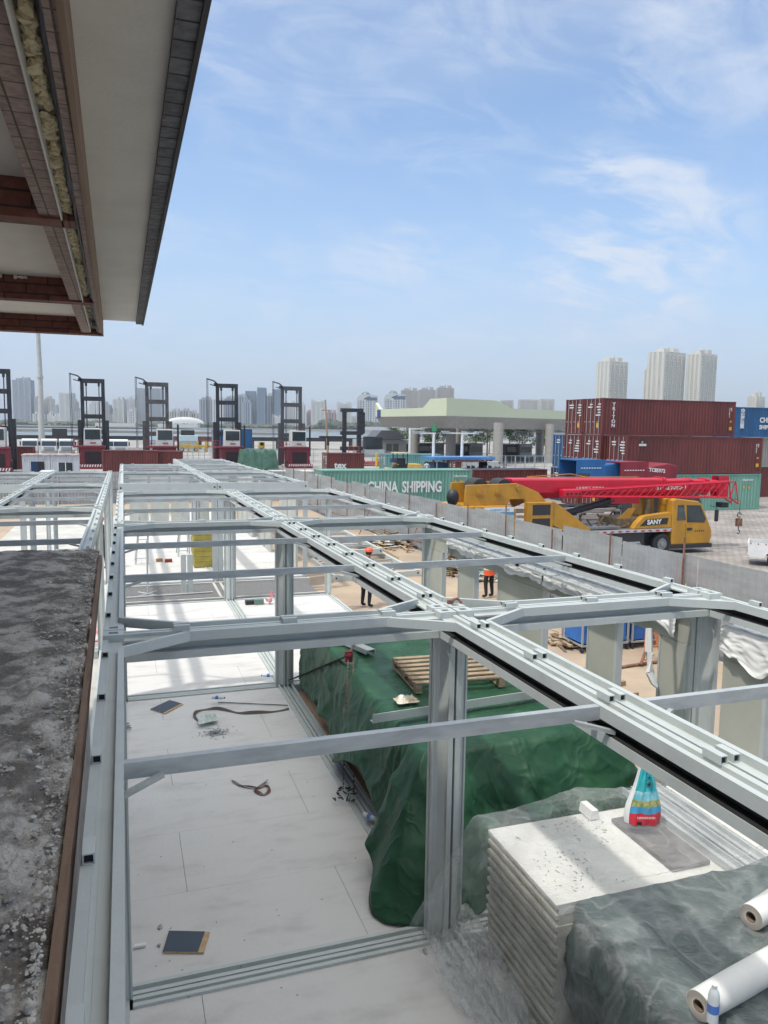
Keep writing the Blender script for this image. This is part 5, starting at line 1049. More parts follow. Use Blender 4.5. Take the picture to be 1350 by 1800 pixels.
# ---------------------------------------------------------------- shipping containers
def paint(name, c, c2=None, rough=.5): return M(name, c, rough, .05, c2=c2 or tuple(k*.72 for k in c), scale=.8, streak=(1,1,.25), bump=.06)
mar = paint('maroon container', (.155,.035,.03)); grn = paint('green container', (.13,.30,.23), (.17,.34,.27)); blu = paint('blue container', (.02,.115,.27)); dbl = paint('dark blue container', (.015,.04,.11)); gry = paint('grey container', (.30,.29,.26)); wht = paint('white container', (.60,.60,.58), (.45,.42,.40)); tea = paint('teal container', (.16,.34,.32))
rod_m = M('lock rod', (.42,.40,.38), .5)
def container(loc, L_, H_, mat, label, marks=(), doors=True, Wd=2.44, rz=0, group='shipping containers in the yard', roofm=None):
    t = thing('shipping_container', label, 'container', loc, group); x0, y0, z0 = loc; c = .16
    m = MB()
    for x in (x0, x0+L_-c):
        for y in (y0, y0+Wd-c): m.box(x, x+c, y, y+c, z0+.16, z0+H_-.12)
    for y in (y0, y0+Wd-.10): m.box(x0+c, x0+L_-c, y, y+.10, z0+.02, z0+.17); m.box(x0+c, x0+L_-c, y+.01, y+.09, z0+H_-.1, z0+H_-.01)
    for x in (x0, x0+L_-.1): m.box(x, x+.1, y0+c, y0+Wd-c, z0+.02, z0+.17); m.box(x+.01, x+.09, y0+c, y0+Wd-c, z0+H_-.12, z0+H_-.01)
    for x in (x0-.004, x0+L_-c-.004):
        for y in (y0-.004, y0+Wd-c-.004):
            for z in (z0, z0+H_-.12): m.box(x, x+c+.008, y, y+c+.008, z, z+.12)
    m.build('frame', mat, t)
    def corr(p0, dx, n_, nm, reps):
        m = MB(); st = 1.0/reps; prof = []
        for k in range(reps):
            for f_, o_ in ((0,0),(.22,0),(.40,.045),(.78,.045),(.97,0)): prof.append((k*st+f_*st, o_))
        pts = [p0+dx*a+n_*b for a, b in prof]; vs = [p+Vector((0,0,z0+.17)) for p in pts]+[p+Vector((0,0,z0+H_-.10)) for p in pts]; N_ = len(pts)
        m.add(vs, [(i, i+1, N_+i+1, N_+i) for i in range(N_-1)]); return m.build(nm, mat, t, fix=False)
    corr(Vector((x0+c, y0+.025, 0)), Vector((L_-2*c,0,0)), Vector((0,1,0)), 'side_panel', int(L_/.285))
    corr(Vector((x0+c, y0+Wd-.03, 0)), Vector((L_-2*c,0,0)), Vector((0,-1,0)), 'side_panel', int(L_/.285))
    corr(Vector((x0+L_-.03, y0+c, 0)), Vector((0,Wd-2*c,0)), Vector((-1,0,0)), 'end_panel', 8)
    m = MB(); m.box(x0+.09, x0+L_-.09, y0+.06, y0+Wd-.06, z0+H_-.06, z0+H_-.03); m.build('roof', roofm or mat, t)
    for k in (0, 1):
        ya = y0+c+k*(Wd-2*c)/2; yb = ya+(Wd-2*c)/2-.012; m = MB(); m.box(x0+.05, x0+.08, ya, yb, z0+.18, z0+H_-.13)
        for j in range(5): zz = z0+.3+j*(H_-.6)/5; m.box(x0+.03, x0+.05, ya+.08, yb-.08, zz, zz+.16*(H_/2.6))
        d = m.build('door', mat, t); m = MB()
        for q in (.28, .78): yy = ya+(yb-ya)*q; m.tube([(x0+.0,yy,z0+.1),(x0+.0,yy,z0+H_-.07)], .022, 6)
        for q in (.28, .78): yy = ya+(yb-ya)*q; m.box(x0-.04, x0-.01, yy-.02, yy+.22, z0+.95, z0+1.0)
        m.build('lock_rod', rod_m, d)
        m = MB(); random.seed(int(abs(x0*7+y0*3+z0*11))+k)
        for j in range(5 if k == 0 else 2): zz = z0+H_*.82-j*.2; m.box(x0-.002, x0+.026, ya+.14, ya+.14+random.uniform(.25,.6), zz, zz+.085)
        m.build('marking', white_m, d)
        if k == 0:
            m = MB(); m.box(x0-.002, x0+.026, ya+.3, ya+.58, z0+.55, z0+.9); m.build('label_plate', M('sticker yellow', (.65,.40,.02), .5), d)
    for mk in marks:
        kind, s_, u_, zz, sz = mk[:5]; mt = mk[5] if len(mk) > 5 else white_m
        if kind == 'h': text('lettering', s_, sz, (x0+u_, y0-.008, z0+zz), (1,0,0), (0,0,1), mt, t, .01, sx=mk[6] if len(mk) > 6 else 1, bold=sz*.03)
        if kind == 'v':
            for i, chh in enumerate(s_): text('lettering', chh, sz, (x0+u_, y0-.008, z0+zz-i*sz*.86), (1,0,0), (0,0,1), mt, t, .01, sx=1.15, bold=sz*.03, align='CENTER')
        if kind == 'r': text('lettering', s_, sz, (x0+u_, y0-.008, z0+zz), (0,0,-1), (1,0,0), mt, t, .01, bold=sz*.02)
        if kind == 'b': m = MB(); m.box(x0+u_, x0+u_+s_[0], y0-.012, y0-.002, z0+zz, z0+zz+s_[1]); m.build('label_plate', mt, t)
    return t
sty = M('sticker yellow', (.65,.40,.02), .5); stb = M('logo black', (.03,.03,.05), .5)
HH = 2.745; L0, L1, L2 = G, G+HH, G+2*HH
yA, yB, yC, yD = 46.2, 48.75, 51.3, 53.9
id_ = lambda L_: [('r','TCNU 842317 6', L_-.42, 2.2, .12), ('b',(.28,.28), L_-.95, .45, 0, sty), ('b',(.12,.25), L_-.95, 1.0, 0, sty), ('r','45G1', L_-.85, 2.2, .12)]
def ids(L_, num): return [('r', num, L_-.62, 2.25, .11), ('b', (.26,.26), L_-.55, .5, 0, sty), ('b', (.16,.14), L_-.5, 1.1, 0, sty), ('r', '45G1', L_-.45, 2.25, .13)]
lg = [('b',(.62,.30), 1.0, 2.18, 0, stb), ('b',(.62,.16), 1.0, 2.02, 0, M('sticker white', (.7,.7,.66), .5)), ('h','F', 1.18, 2.12, .36, sty)]
container((33.85, yA, L1), 12.19, HH-.02, mar, 'long maroon container with a small black and yellow logo, middle level of the stack front', lg+ids(12.19,'FSCU 951224 0'))
container((33.9, yA, L0), 12.19, HH-.02, grn, 'pale green container at the foot of the maroon stack, behind the crane boom', [('h','CCLU 672 150 9', 10.4, 2.2, .15), ('b',(.16,.18), 10.5, 1.6, 0, sty), ('b',(.16,.18), 11.0, 1.6, 0, sty)])
container((33.45, yB, L2), 12.19, HH-.02, mar, 'topmost long maroon container with TRITON written down its side', [('v','TRITON', .95, 2.15, .36)]+ids(12.19,'TCNU 842317 6'))
container((33.4, yB, L1), 12.19, HH-.02, mar, 'maroon container end, middle row of the middle level of the stack')
container((33.4, yB, L0), 12.19, HH-.02, mar, 'maroon container at ground level under the middle row of the stack')
container((33.45, yC, L2), 12.19, HH-.02, mar, 'maroon container end beside the TRITON one at the top left of the stack')
container((33.4, yC, L1), 12.19, HH-.02, mar, 'maroon container end at the left of the middle level of the stack')
container((33.35, yC, L0), 12.19, HH-.02, mar, 'maroon container end at ground level, left corner of the stack')
container((34.2, yD+.4, L1), 12.19, HH-.05, blu, 'bright blue container end standing left of the maroon stack')
container((34.1, yD+.4, L0), 12.19, HH-.05, dbl, 'dark blue container end at the foot of the bright blue one')
xr = ony(1313, 700, 55).x
container((xr, 55, G+2.7), 12.19, 2.68, gry, 'dirty grey container at the right edge, under the blue lettered one')
container((xr, 55, G), 12.19, 2.68, mar, 'maroon container on the ground at the right edge below the grey one')
container((xr-1.3, 55, G+5.4), 12.19, 2.68, blu, 'blue container with white lettering at the right edge beyond the stack', [('v','中远海运集', .95, 2.2, .40), ('h','CHINA', 2.9, 1.35, .62), ('h','SHIPPING', 2.9, .75, .5)])
xc = ony(565, 850, 55).x
container((xc, 55, G), 12.19, 2.62, grn, 'faded green container lettered CHINA SHIPPING behind the fence', [('h','CHINA', 3.55, .92, 1.18, white_m, .66), ('h','SHIPPING', 6.35, .92, 1.18, white_m, .66), ('h','CCLU 731120 4', 10.6, 2.05, .18), ('b',(.16,.16), 10.7, 1.65, 0, sty), ('b',(.16,.16), 11.2, 1.65, 0, sty)])
xm = ony(831, 850, 57).x
container((xm, 57, G-.1), 6.9, 2.6, mar, 'maroon container with a white t, right of the green lettered one', [('h','t', 3.3, 1.05, .9)], roofm=M('blue roof', (.02,.03,.06), .6))
container((ony(480,835,66).x, 66, G-.3), 3.2+.6, 2.2, wht, 'low white container behind the far fence corner')
# mid-yard boxes (ground beyond)
def at(u, v, y): return ony(u, v, y)
def cbox(u, y, L_, H_, mat, label, marks=()): return container((at(u, 800, y).x, y, G), L_, H_, mat, label, marks)
cbox(678, 88, 12.2*.55, 2.6, tea, 'teal container behind the yellow loader, left one', [('b',(.7,.5), .6, 1.6, 0, blu)])
cbox(727, 90, 3.9, 2.5, tea, 'teal container behind the yellow loader, right one')
cbox(575, 88, 4.6, 2.7, mar, 'small maroon container lettered tex beside the black container handler', [('h','tex', .9, .9, 1.1)])
cbox(802, 74, 3.6, 2.4, mar, 'short maroon container under the blue site roof')
cbox(180, 92, 6.0, 2.8, mar, 'maroon container behind the first and second container handlers')
cbox(219, 93, 6.5, 2.7, mar, 'maroon container half behind the second container handler')
cbox(420, 128, 2.2, 5.2, blu, 'tall blue box between the third and fourth container handlers')
cbox(375, 125, 1.8, 5.0, blu, 'small blue box behind the third container handler')
cbox(-20, 104, 5.0, 2.8, mar, 'red container at the far left edge')
# site huts: blue roof shed and rusty kiosks
t = thing('site_shed', 'low shed with a long bright blue roof behind the maroon containers', 'shed', at(770, 810, 76)); y = 76.0; xa, xb = at(765,800,y).x, at(865,800,y).x
m = MB(); m.box(xa, xa+1.6, y+.2, y+3, G, G+2.1); m.build('blue_room', dbl, t); m = MB(); m.box(xa+1.7, xa+3.0, y+.2, y+3, G, G+2.0); m.build('red_room', mar, t)
m = MB(); m.box(xa-.3, xb+.2, y-.4, y+3.2, G+2.45, G+2.75); m.build('roof', M('sky blue roof', (.08,.22,.48), .5), t)
m = MB(); 
for k in range(5): m.box(xa+.1+k*(xb-xa-.3)/4, xa+.2+k*(xb-xa-.3)/4, y-.2, y-.1, G, G+2.45)
m.build('post', frame2_m, t)
peel = M('peeling paint', (.42,.46,.44), .8, c2=(.16,.10,.08), scale=2.2, lo=.5, hi=.56)
for u, L_, lb_ in ((812, 3.0, 'peeling grey kiosk under the blue roof, with a window'), (842, 2.6, 'rusty peeling kiosk at the right end of the blue roof')):
    y = 74.0; xx = at(u, 800, y).x; t = thing('site_kiosk', lb_, 'kiosk', (xx, y, G), 'peeling kiosks'); m = MB(); m.box(xx, xx+L_, y, y+2.2, G, G+2.3); m.build('wall', peel, t); m = MB(); m.box(xx+.6, xx+1.5, y-.02, y-.004, G+1.1, G+1.9); f_ = m.build('window', glass_m, t); m = MB(); m.box(xx+1.02, xx+1.08, y-.04, y-.021, G+1.1, G+1.9); m.build('frame', white_m, f_)
# white site offices at left
off_m = M('chalky office wall', (.50,.51,.53), .85, c2=(.30,.24,.24), scale=1.6, streak=(1.5,1.5,.35), lo=.5, hi=.72)
for u0, u1, lb_, dr in ((38, 88, 'peeling white site office with a blue door, behind the little white van', 1), (88, 138, 'peeling white site office with a dark window, left of the first handler', 0)):
    y = 78.0; xa, xb = at(u0,800,y).x, at(u1,800,y).x-.03; t = thing('site_office', lb_, 'site office', (xa, y, G), 'white site offices'); m = MB(); n = int((xb-xa)/.15)
    pf = []
    for k in range(n): pf += [(xa+k*.15, y), (xa+k*.15+.06, y+.03)]
    m.ext(pf+[(xb, y), (xb, y+2.4), (xa, y+2.4)], 'z', G, G+2.75); m.build('wall', off_m, t)
    m = MB(); m.box(xa-.05, xb+.02, y-.06, y+2.5, G+2.75, G+2.86); m.build('roof', M('red brown trim', (.30,.12,.10), .8, c2=(.5,.45,.42), scale=3), t)
    if dr:
        m = MB(); m.box(xa+.75, xa+1.35, y-.03, y-.005, G+.1, G+2.2); m.build('door', dbl, t); m = MB(); m.box(xa+1.35, xa+1.9, y-.03, y-.005, G+.3, G+2.2); m.build('dark_opening', dark_m, t)
    else:
        m = MB(); m.box(xa+.7, xa+1.9, y-.03, y-.005, G+.9, G+2.1); f_ = m.build('window', glass_m, t); m = MB(); m.box(xa+1.27, xa+1.35, y-.05, y-.031, G+.9, G+2.1); m.box(xa+.62, xa+.7, y-.05, y, G+.9, G+2.1); m.build('frame', white_m, f_)
# little white van
y = 72.0; xa = at(64, 815, y).x; t = thing('small_van', 'little white van parked in front of the peeling site offices', 'van', (xa, y, G))
m = MB(); m.box(xa, xa+1.5, y, y+3, G+.3, G+.95); m.ext([(xa+.05,G+.95),(xa+1.45,G+.95),(xa+1.3,G+1.65),(xa+.2,G+1.65)], 'y', y+.1, y+1.8); m.build('body', wp_, t, bevel=.06)
m = MB(); m.ext([(xa+.2,G+1.0),(xa+1.3,G+1.0),(xa+1.2,G+1.55),(xa+.3,G+1.55)], 'y', y+.085, y+.099); m.build('rear_window', glass_m, t)
m = MB(); m.box(xa+.05,xa+1.45,y-.02,y-.005,G+.45,G+.6); m.build('bumper', M('bumper blue', (.08,.15,.3), .5), t)
for x in (xa+.2, xa+1.3): m = MB(); m.ring((x,y+.5,G+.27),(1,0,0),.1,.27,.16,16); m.build('wheel', rubber_m, t)
# ---------------------------------------------------------------- truck cabs above the boom
def tractor(x, y, z, mat, label, num=None):
    t = thing('truck_cab', label, 'truck', (x, y, G), 'tractor units behind the boom')
    m = MB(); m.ext([(x+.0,z-2.2),(x+2.3,z-2.2),(x+2.5,z-.6),(x+2.4,z-.25),(x+1.7,z-.1),(x+.0,z-.35)], 'y', y, y+2.3); m.build('cab', mat, t, bevel=.08)
    m = MB(); m.ext([(x-2.0,z-2.0),(x+.1,z-2.0),(x+.1,z-.0),(x-2.0,z-.02)], 'y', y+.05, y+.12); m.ext([(x-2.0,z-2.0),(x+.1,z-2.0),(x+.1,z-.0),(x-2.0,z-.02)], 'y', y+2.2, y+2.27); m.box(x-2.0, x+.2, y+.12, y+2.2, z-.08, z-.01); m.box(x+.12, x+.2, y+.12, y+2.2, z-2, z-.08); m.build('sleeper_fairing', mat, t)
    m = MB(); 
    for k in range(8): m.box(x-1.7+k*.2, x-1.58+k*.2, y+.03, y+.049, z-.58, z-.52)
    m.build('marker_strip', white_m, t)
    m = MB(); m.box(x-2.0,x-1.0,y+.035,y+.048,z-1.75,z-.9); m.build('side_window', glass_m, t)
    if num: text('lettering', num, .34, (x+.15, y-.015, z-.62), (1,0,-.08), (0,0,1), white_m, t, .004, bold=.01)
    simple_wheel(t, x+1.6, y+.2, G+.5, .5, .3); simple_wheel(t, x-1.6, y+.2, G+.5, .5, .3)
    m = MB(); m.box(x-2.2,x+2.3,y+.5,y+1.8,G+.5,G+.9); m.build('chassis', cgrey, t)
c = at(1062, 808, 43); tractor(c.x, 43, c.z, paint('truck blue', (.02,.13,.35)), 'bright blue truck cab seen above the boom, left of the maroon one')
c = at(1138, 812, 42.3); tractor(c.x, 42.3, c.z, paint('truck maroon', (.25,.02,.035)), 'maroon truck cab numbered TC85972 above the crane boom', 'TC85972')
# timber & rails lying behind the crane
random.seed(9); m = MB()
for k in range(24): x = random.uniform(16, 27); y = random.uniform(36, 40); z = G+random.uniform(.2,1.6); m.bar((x,y,z),(x+random.uniform(2,5),y+random.uniform(-.3,.3),z+random.uniform(-.1,.1)),.12)
tag(m.build('boom_parts', M('stacked parts', (.22,.16,.12), .8, c2=(.35,.35,.36), scale=.8), None, (20,38,G)), 'stacked jib sections and timbers lying on the ground behind the crane deck', 'parts', kind='stuff')
# ---------------------------------------------------------------- container handlers
dk = M('mast paint', (.012,.013,.02), .5, c2=(.03,.03,.036), scale=2); redb = M('handler red', (.21,.018,.03), .5, c2=(.15,.015,.025), scale=1); cabw = M('cab white', (.62,.63,.60), .4)
def handler(x, y, label, mast=dk, s=1.0, top=11.9, md=0):
    mx = x+md
    t = thing('container_handler', label, 'container handler', (x, y, G), 'empty container handlers'); g = G
    # mast (behind the cab)
    for sx in (-1, 1):
        m = MB(); m.box(mx+sx*1.28-.22, mx+sx*1.28+.22, y+4.2, y+4.6, g+.4, g+top-.4); m.build('mast_rail', mast, t)
        m = MB(); m.box(mx+sx*1.70-.22, mx+sx*1.70+.22, y+4.0, y+4.5, g+.2, g+6.2); m.build('mast_outer', mast, t)
        m = MB(); m.tube([(mx+sx*.78, y+4.3, g+3), (mx+sx*.78, y+4.3, g+top-.5)], .07, 6); m.box(mx+sx*.78-.14,mx+sx*.78+.14,y+4.2,y+4.4,g+top-1.1,g+top-.7); m.build('lift_cylinder', mast, t)
    for z in (top-.4, top-2.7, top-5.0, top-7.0):
        m = MB(); m.box(mx-1.5, mx+1.5, y+4.15, y+4.65, g+z-.30, g+z+.26)
        if z == top-.4: m.box(mx-1.75, mx-1.3, y+4.15, y+4.65, g+z-.1, g+z+.3)
        m.build('cross_beam', mast, t)
    m = MB(); m.tube([(mx-1.3,y+4.2,g+top-.2),(mx-1.8,y+4,g+top+.2),(mx-2.75,y+4,g+top+.45)], .10, 6); m.tube([(mx-1.5,y+4,g+top-.5),(mx-2.3,y+4,g+top-.3)], .07, 5); m.build('hose_arm', mast, t)
    for dx in (-2.75,-2.6): m = MB(); m.tube([(mx+dx,y+4,g+top+.5),(mx+dx+.05,y+4,g+2.6)], .04, 5); m.build('hose', mast, t)
    # body and counterweight facing us
    m = MB(); m.ext([(x-1.45,g+.5),(x+1.55,g+.5),(x+1.45,g+2.7),(x-1.5,g+2.7)], 'y', y+.7, y+3.8); m.build('body', redb, t, bevel=.05)
    m = MB(); m.box(x-.95, x+1.05, y+.62, y+.695, g+.7, g+2.2); m.build('radiator', M('radiator', (.02,.012,.014), .8), t)
    m = MB(); m.box(x-2.2, x+1.6, y+.5, y+3.6, g+2.72, g+2.92); m.build('deck', redb, t)
    m = MB(); m.box(x-1.7, x+1.75, y, y+1.2, g-.0, g+.62); m.build('counterweight', redb, t)
    m = MB()
    for k in range(11): xx = x-1.65+k*.31; m.add([(xx,y-.01,g+.3),(xx+.15,y-.01,g+.3),(xx+.25,y-.01,g+.6),(xx+.1,y-.01,g+.6)], [(0,1,2,3)])
    m.build('white_stripes', white_m, t)
    for sx in (-1, 1): m = MB(); m.ring((x+sx*1.5,y+1.9,g+.65),(1,0,0),.3,.65,.4,20); m.build('wheel', rubber_m, t)
    m = MB(); m.ext([(x-1.05,g+2.93),(x+1.1,g+2.93),(x+1.1,g+5.15),(x-.95,g+5.2)], 'y', y+1.2, y+2.9); cb = m.build('cab', cabw, t, bevel=.06)
    m = MB(); m.box(x-.85, x+.98, y+1.17, y+1.19, g+3.75, g+5.0); m.build('rear_window', glass_m, cb)
    m = MB(); m.box(x-.25, x+.45, y+1.17, y+1.19, g+3.2, g+3.42); m.build('number_plate', M('plate orange', (.35,.14,.05), .6), cb)
    m = MB(); m.tube([(x-.1,y+1.15,g+3.9),(x+.1,y+1.15,g+3.65)], .03, 5); m.build('wiper', black_m, cb)
    m = MB(); m.tube([(x+1.75,y+1.8,g+1.6),(x+1.75,y+1.8,g+5.8)], .13, 8); m.build('exhaust', black_m, t)
    m = MB(); m.tube([(x+.6,y+2,g+5.2),(x+.6,y+2,g+5.45)], .12, 8); m.build('beacon', redb, cb)
    m = MB()
    for k in range(7): m.box(x-2.4, x-1.75, y+.55, y+.62, g+.3+k*.34, g+.36+k*.34)
    for xx in (x-2.42, x-1.74): m.box(xx-.03, xx+.03, y+.55, y+.62, g+.0, g+3.6)
    m.build('ladder', redb, t)
    m = MB()
    for z in (3.3, 3.7): m.tube([(x-2.2,y+.6,g+z),(x-2.2,y+3.4,g+z)], .03, 5); m.tube([(x-2.2,y+.6,g+z),(x-1.2,y+.6,g+z)], .03, 5)
    for yy in (.6,2,3.4): m.tube([(x-2.2,y+yy,g+2.9),(x-2.2,y+yy,g+3.8)], .03, 5)
    m.build('handrail', redb, t); return t
HY = 104.0
hx = lambda u, v=760: at(u, v, HY).x
for u, lb_, top, mt_ in ((161,'container handler with a black mast, the whole one nearest the lamp mast',11.7,dk),
    (290,'container handler with a greyish brown mast, between the white tower blocks',11.5,M('mast worn', (.10,.09,.085), .6, c2=(.05,.05,.06), scale=2)),
    (410,'container handler with a black mast, in front of the wide striped towers',11.6,dk),(528,'container handler with a grey-topped mast, right one of the four alike',11.5,M('mast grey', (.07,.072,.08), .5))):
    handler(hx(u), HY, lb_, mt_, 1, top, {161:.1,290:-.75,410:-.25,528:-.35}[u])
t_ = handler(hx(18)-.8, HY-8, 'container handler cut by the left edge of the photo', dk, 1, 12.1)
# black-cab handler lying lower (type with side lift)
x, y, g = at(622, 800, 110).x, 110.0, G
t = thing('container_handler', 'shorter black container handler on a pink-red chassis, left of the gate canopy', 'container handler', (x, y, g))
for sx in (-1, 1): m = MB(); m.box(x+sx*1.15-.28, x+sx*1.15+.28, y+1, y+1.6, g+1, g+8.3); m.build('mast_rail', dk, t)
for z in (8.3, 4.9, 2.6): m = MB(); m.box(x-1.7, x+1.7, y+.9, y+1.7, g+z-.3, g+z+.25); m.build('cross_beam', dk, t)
m = MB(); m.box(x-5, x-1.4, y+1.1, y+1.5, g+4.1, g+4.4); m.box(x-3.8,x-3.5,y+1.1,y+1.5,g+3,g+4.12); m.build('spreader', dk, t); m = MB(); m.box(x+1.4,x+2.0,y+1,y+1.5,g+4.8,g+8); m.build('hose_reel', dk, t)
m = MB(); m.box(x+2.0, x+4.6, y+.2, y+2, g+2.5, g+4.4); m.build('cab', black_m, t, bevel=.1); m = MB(); m.box(x+2.2,x+4.2,y+.17,y+.19,g+2.9,g+4.1); m.build('cab_window', glass_m, t)
m = MB(); m.box(x+1.8, x+4.8, y-.1, y+2, g+1.7, g+2.45); m.build('cab_base', frame2_m, t)
pk = M('pink red', (.42,.11,.11), .6, c2=(.30,.07,.07), scale=1.5)
m = MB(); m.box(x-3.8, x+6, y-.4, y+2, g+.2, g+.6); m.box(x-1.2,x+.2,y-.2,y+1.4,g+.6,g+1.5); m.tube([(x+3.5,y-.2,g+.8),(x+5,y-.2,g+1.5)], .12, 6); m.build('chassis', pk, t)
for xx in (x+1, x+5): m = MB(); m.ring((xx,y-.2,g+.65),(0,1,0),.25,.65,.4,18); m.build('wheel', rubber_m, t)
m = MB()
for z in (1.7, 2.3, 2.9):
    m.tube([(x-.9,y-.3,g+z),(x+.7,y-.3,g+z)], .04, 5)
for xx in (-.9,-.1,.7): m.tube([(x+xx,y-.3,g+1),(x+xx,y-.3,g+2.9)], .04, 5)
m.build('handrail', pk, t)
# yellow wheel loader
x, y = at(716, 815, 76).x, 76.0; ly = M('loader yellow', (.62,.42,.12), .5, c2=(.5,.32,.08), scale=2)
t = thing('wheel_loader', 'yellow wheel loader parked on top of the line behind the green lettered container', 'loader', (x, y, G))
m = MB(); m.ext([(x-.0,G+1.1),(x+1.9,G+1.1),(x+1.85,G+1.7),(x+1.5,G+2.0),(x+.1,G+2.05)], 'y', y, y+1.6); m.build('hood', ly, t, bevel=.08)
m = MB(); m.box(x-1.2,x+.1,y+.1,y+1.5,G+1.2,G+1.7); 
for xx in (x-1.15, x+.0):
    for yy in (y+.1, y+1.4): m.box(xx,xx+.09,yy,yy+.09,G+1.7,G+3.1)
m.build('cab', cgrey, t); m = MB(); m.box(x-1.3,x+.25,y-.05,y+1.65,G+3.1,G+3.2); m.build('cab_roof', M('roof cream', (.55,.48,.3), .6), t)
m = MB(); m.box(x-1.0,x-.1,y+.3,y+1.2,G+1.7,G+2.6); m.build('seat', black_m, t)
m = MB(); m.ext([(x-2.3,G+.7),(x-1.3,G+.6),(x-1.5,G+1.5),(x-1.9,G+1.6)], 'y', y-.2, y+1.8); m.tube([(x-1.7,y+.3,G+1.2),(x-1.5,y+.3,G+2.1),(x-.9,y+.3,G+1.9)], .09, 6); m.build('bucket', ly, t)
for xx in (x-.7, x+1.3): m = MB(); m.ring((xx,y+.1,G+.6),(0,1,0),.25,.62,.4,20); m.build('wheel', rubber_m, t)
person('person in a pale shirt standing beside the yellow wheel loader', (at(747,820,76).x, 75.5, G+.6), 0, stand(0), [skin_m, M('pale shirt', (.6,.6,.6), .9), navy, shoe], sub=1)
# green tarped pile, lamp mast, utility pole
gt = M('faded green cover', (.06,.14,.10), .8, c2=(.03,.08,.06), scale=1.2)
x, y = at(457, 810, 100).x, 100.0; m = MB(); m.grid(40, 24, lambda a, b: (x-2.6+5.2*a, y+3*b, G+2.6*min(1, 3.2*math.sin(math.pi*a)**.8)*min(1, 4*b+.05)+.25*hn(a*6, b*4, 1)+.12*math.sin(a*40)*(1-b)))
tag(m.build('covered_pile', gt, None, (x, y, G), smooth=True, fix=False), 'green covered pile between the third and fourth container handlers', 'covered pile')
x = at(74, 793, 150).x; t = thing('lamp_mast', 'tall pale grey lamp mast rising behind the canopy at the left', 'lamp mast', (x, 150, G))
m = MB(); m.tube([(x,150,G),(x+.1,150,G+14),(x-.2,150,G+34)], .56, 16, .28); m.build('mast', M('mast grey paint', (.46,.46,.44), .6), t, smooth=True); m = MB(); m.tube([(x+.1,150,G+13.6),(x+.1,150,G+13.9)], .55, 16); m.build('flange', M('mast grey paint', (.4,.4,.4)), t)
x = at(575, 780, 125).x; t = thing('utility_pole', 'wooden utility pole right of the fourth container handler', 'utility pole', (x,125,G)); m = MB(); m.tube([(x+.2,125,G),(x-.35,125,G+10.2)], .2, 8, .13); m.build('pole', wood_m, t)
m = MB(); m.box(x-1.0,x+.5,124.9,125.1,G+8.4,G+8.55); m.build('crossarm', wood_m, t)
for dx in (-.9,-.3,.4): m = MB(); m.tube([(x+dx,125,G+8.55),(x+dx,125,G+8.85)], .08, 6); m.build('insulator', white_m, t)
# ---------------------------------------------------------------- parked white trucks by the water
def wtruck(u, y, label):
    x = at(u, 780, y).x; t = thing('parked_truck', label, 'truck', (x, y, G), 'white trucks parked by the quay'); g = G; w_ = 1.22
    m = MB(); m.ext([(y,g+1.0),(y-.02,g+1.7),(y+.15,g+2.9),(y+.5,g+3.05),(y+2.1,g+3.0),(y+2.1,g+1.0)], 'x', x-w_, x+w_); m.build('cab', white_m, t, bevel=.06)
    m = MB(); m.ext([(y-.03,g+1.85),(y+.10,g+2.65),(y+.12,g+2.65),(y+.0,g+1.85)], 'x', x-w_+.1, x+w_-.1); m.build('windscreen', glass_m, t)
    m = MB(); m.box(x-w_+.02, x+w_-.02, y-.08, y+1.8, g+.35, g+.98); m.build('bumper', M('bumper grey', (.33,.34,.35), .5), t)
    m = MB(); 
    for k in range(4): m.box(x-.85, x+.85, y-.06, y-.03, g+1.05+k*.17, g+1.14+k*.17)
    m.build('grille', M('grille grey', (.2,.2,.21), .5), t)
    for s_ in (-1, 1):
        m = MB(); m.box(x+s_*.9-.18, x+s_*.9+.18, y-.1, y-.081, g+.62, g+.85); m.build('headlight', chrome_m, t)
        m = MB(); m.box(x+s_*1.42-.1, x+s_*1.42+.1, y-.05, y+.1, g+1.9, g+2.6); m.build('mirror', black_m, t)
        m = MB(); m.ring((x+s_*.98,y+.9,g+.48),(1,0,0),.2,.48,.3,18); m.build('wheel', rubber_m, t)
for u, lb_ in ((52,'white truck facing us, left of the lamp mast'),(86,'white truck just right of the lamp mast'),(117,'white truck left of the first whole handler'),(187,'white truck mostly hidden behind the first whole handler'),(212,'white truck midway between the first and second handlers')): wtruck(u, 142, lb_)
for u, lb_ in ((272,'white van parked far behind the second handler'),(332,'white box van with a pale blue top far behind the dark car')):
    x, y = at(u, 780, 170).x, 170; t = thing('delivery_van', lb_, 'van', (x,y,G)); m = MB(); m.box(x-2,x+2,y,y+2,G+.5,G+2.2); m.build('cab', frame2_m, t); m = MB(); m.box(x-1.9,x+1.9,y,y+4,G+2.25,G+3.4); m.build('cargo_box', M('pale blue box', (.5,.65,.72), .5), t)
    for s_ in (-1,1): m = MB(); m.ring((x+s_*1.4,y,G+.45),(0,1,0),.2,.45,.3,14); m.build('wheel', rubber_m, t)
# yellow machines by the quay
for u0, u1, lb_ in ((308,372,'long row of low yellow jib sections lying by the quay'),(392,400,'small yellow machine part by the quay'),(455,463,'yellow machine part beside the fourth handler'),(62,100,'yellow machine arm between the parked trucks')):
    y = 165; xa, xb = at(u0,780,y).x, at(u1,780,y).x; m = MB(); m.box(xa, xb, y, y+1.5, G+1.0, G+1.5); 
    for k in range(4): xx = xa+(xb-xa)*(k+.3)/4; m.box(xx, xx+.5, y+.1, y+1.2, G+.0, G+2.2)
    tag(m.build('machine_part', M('machine yellow', (.50,.32,.06), .6), None, (xa,y,G)), lb_, 'machine part')
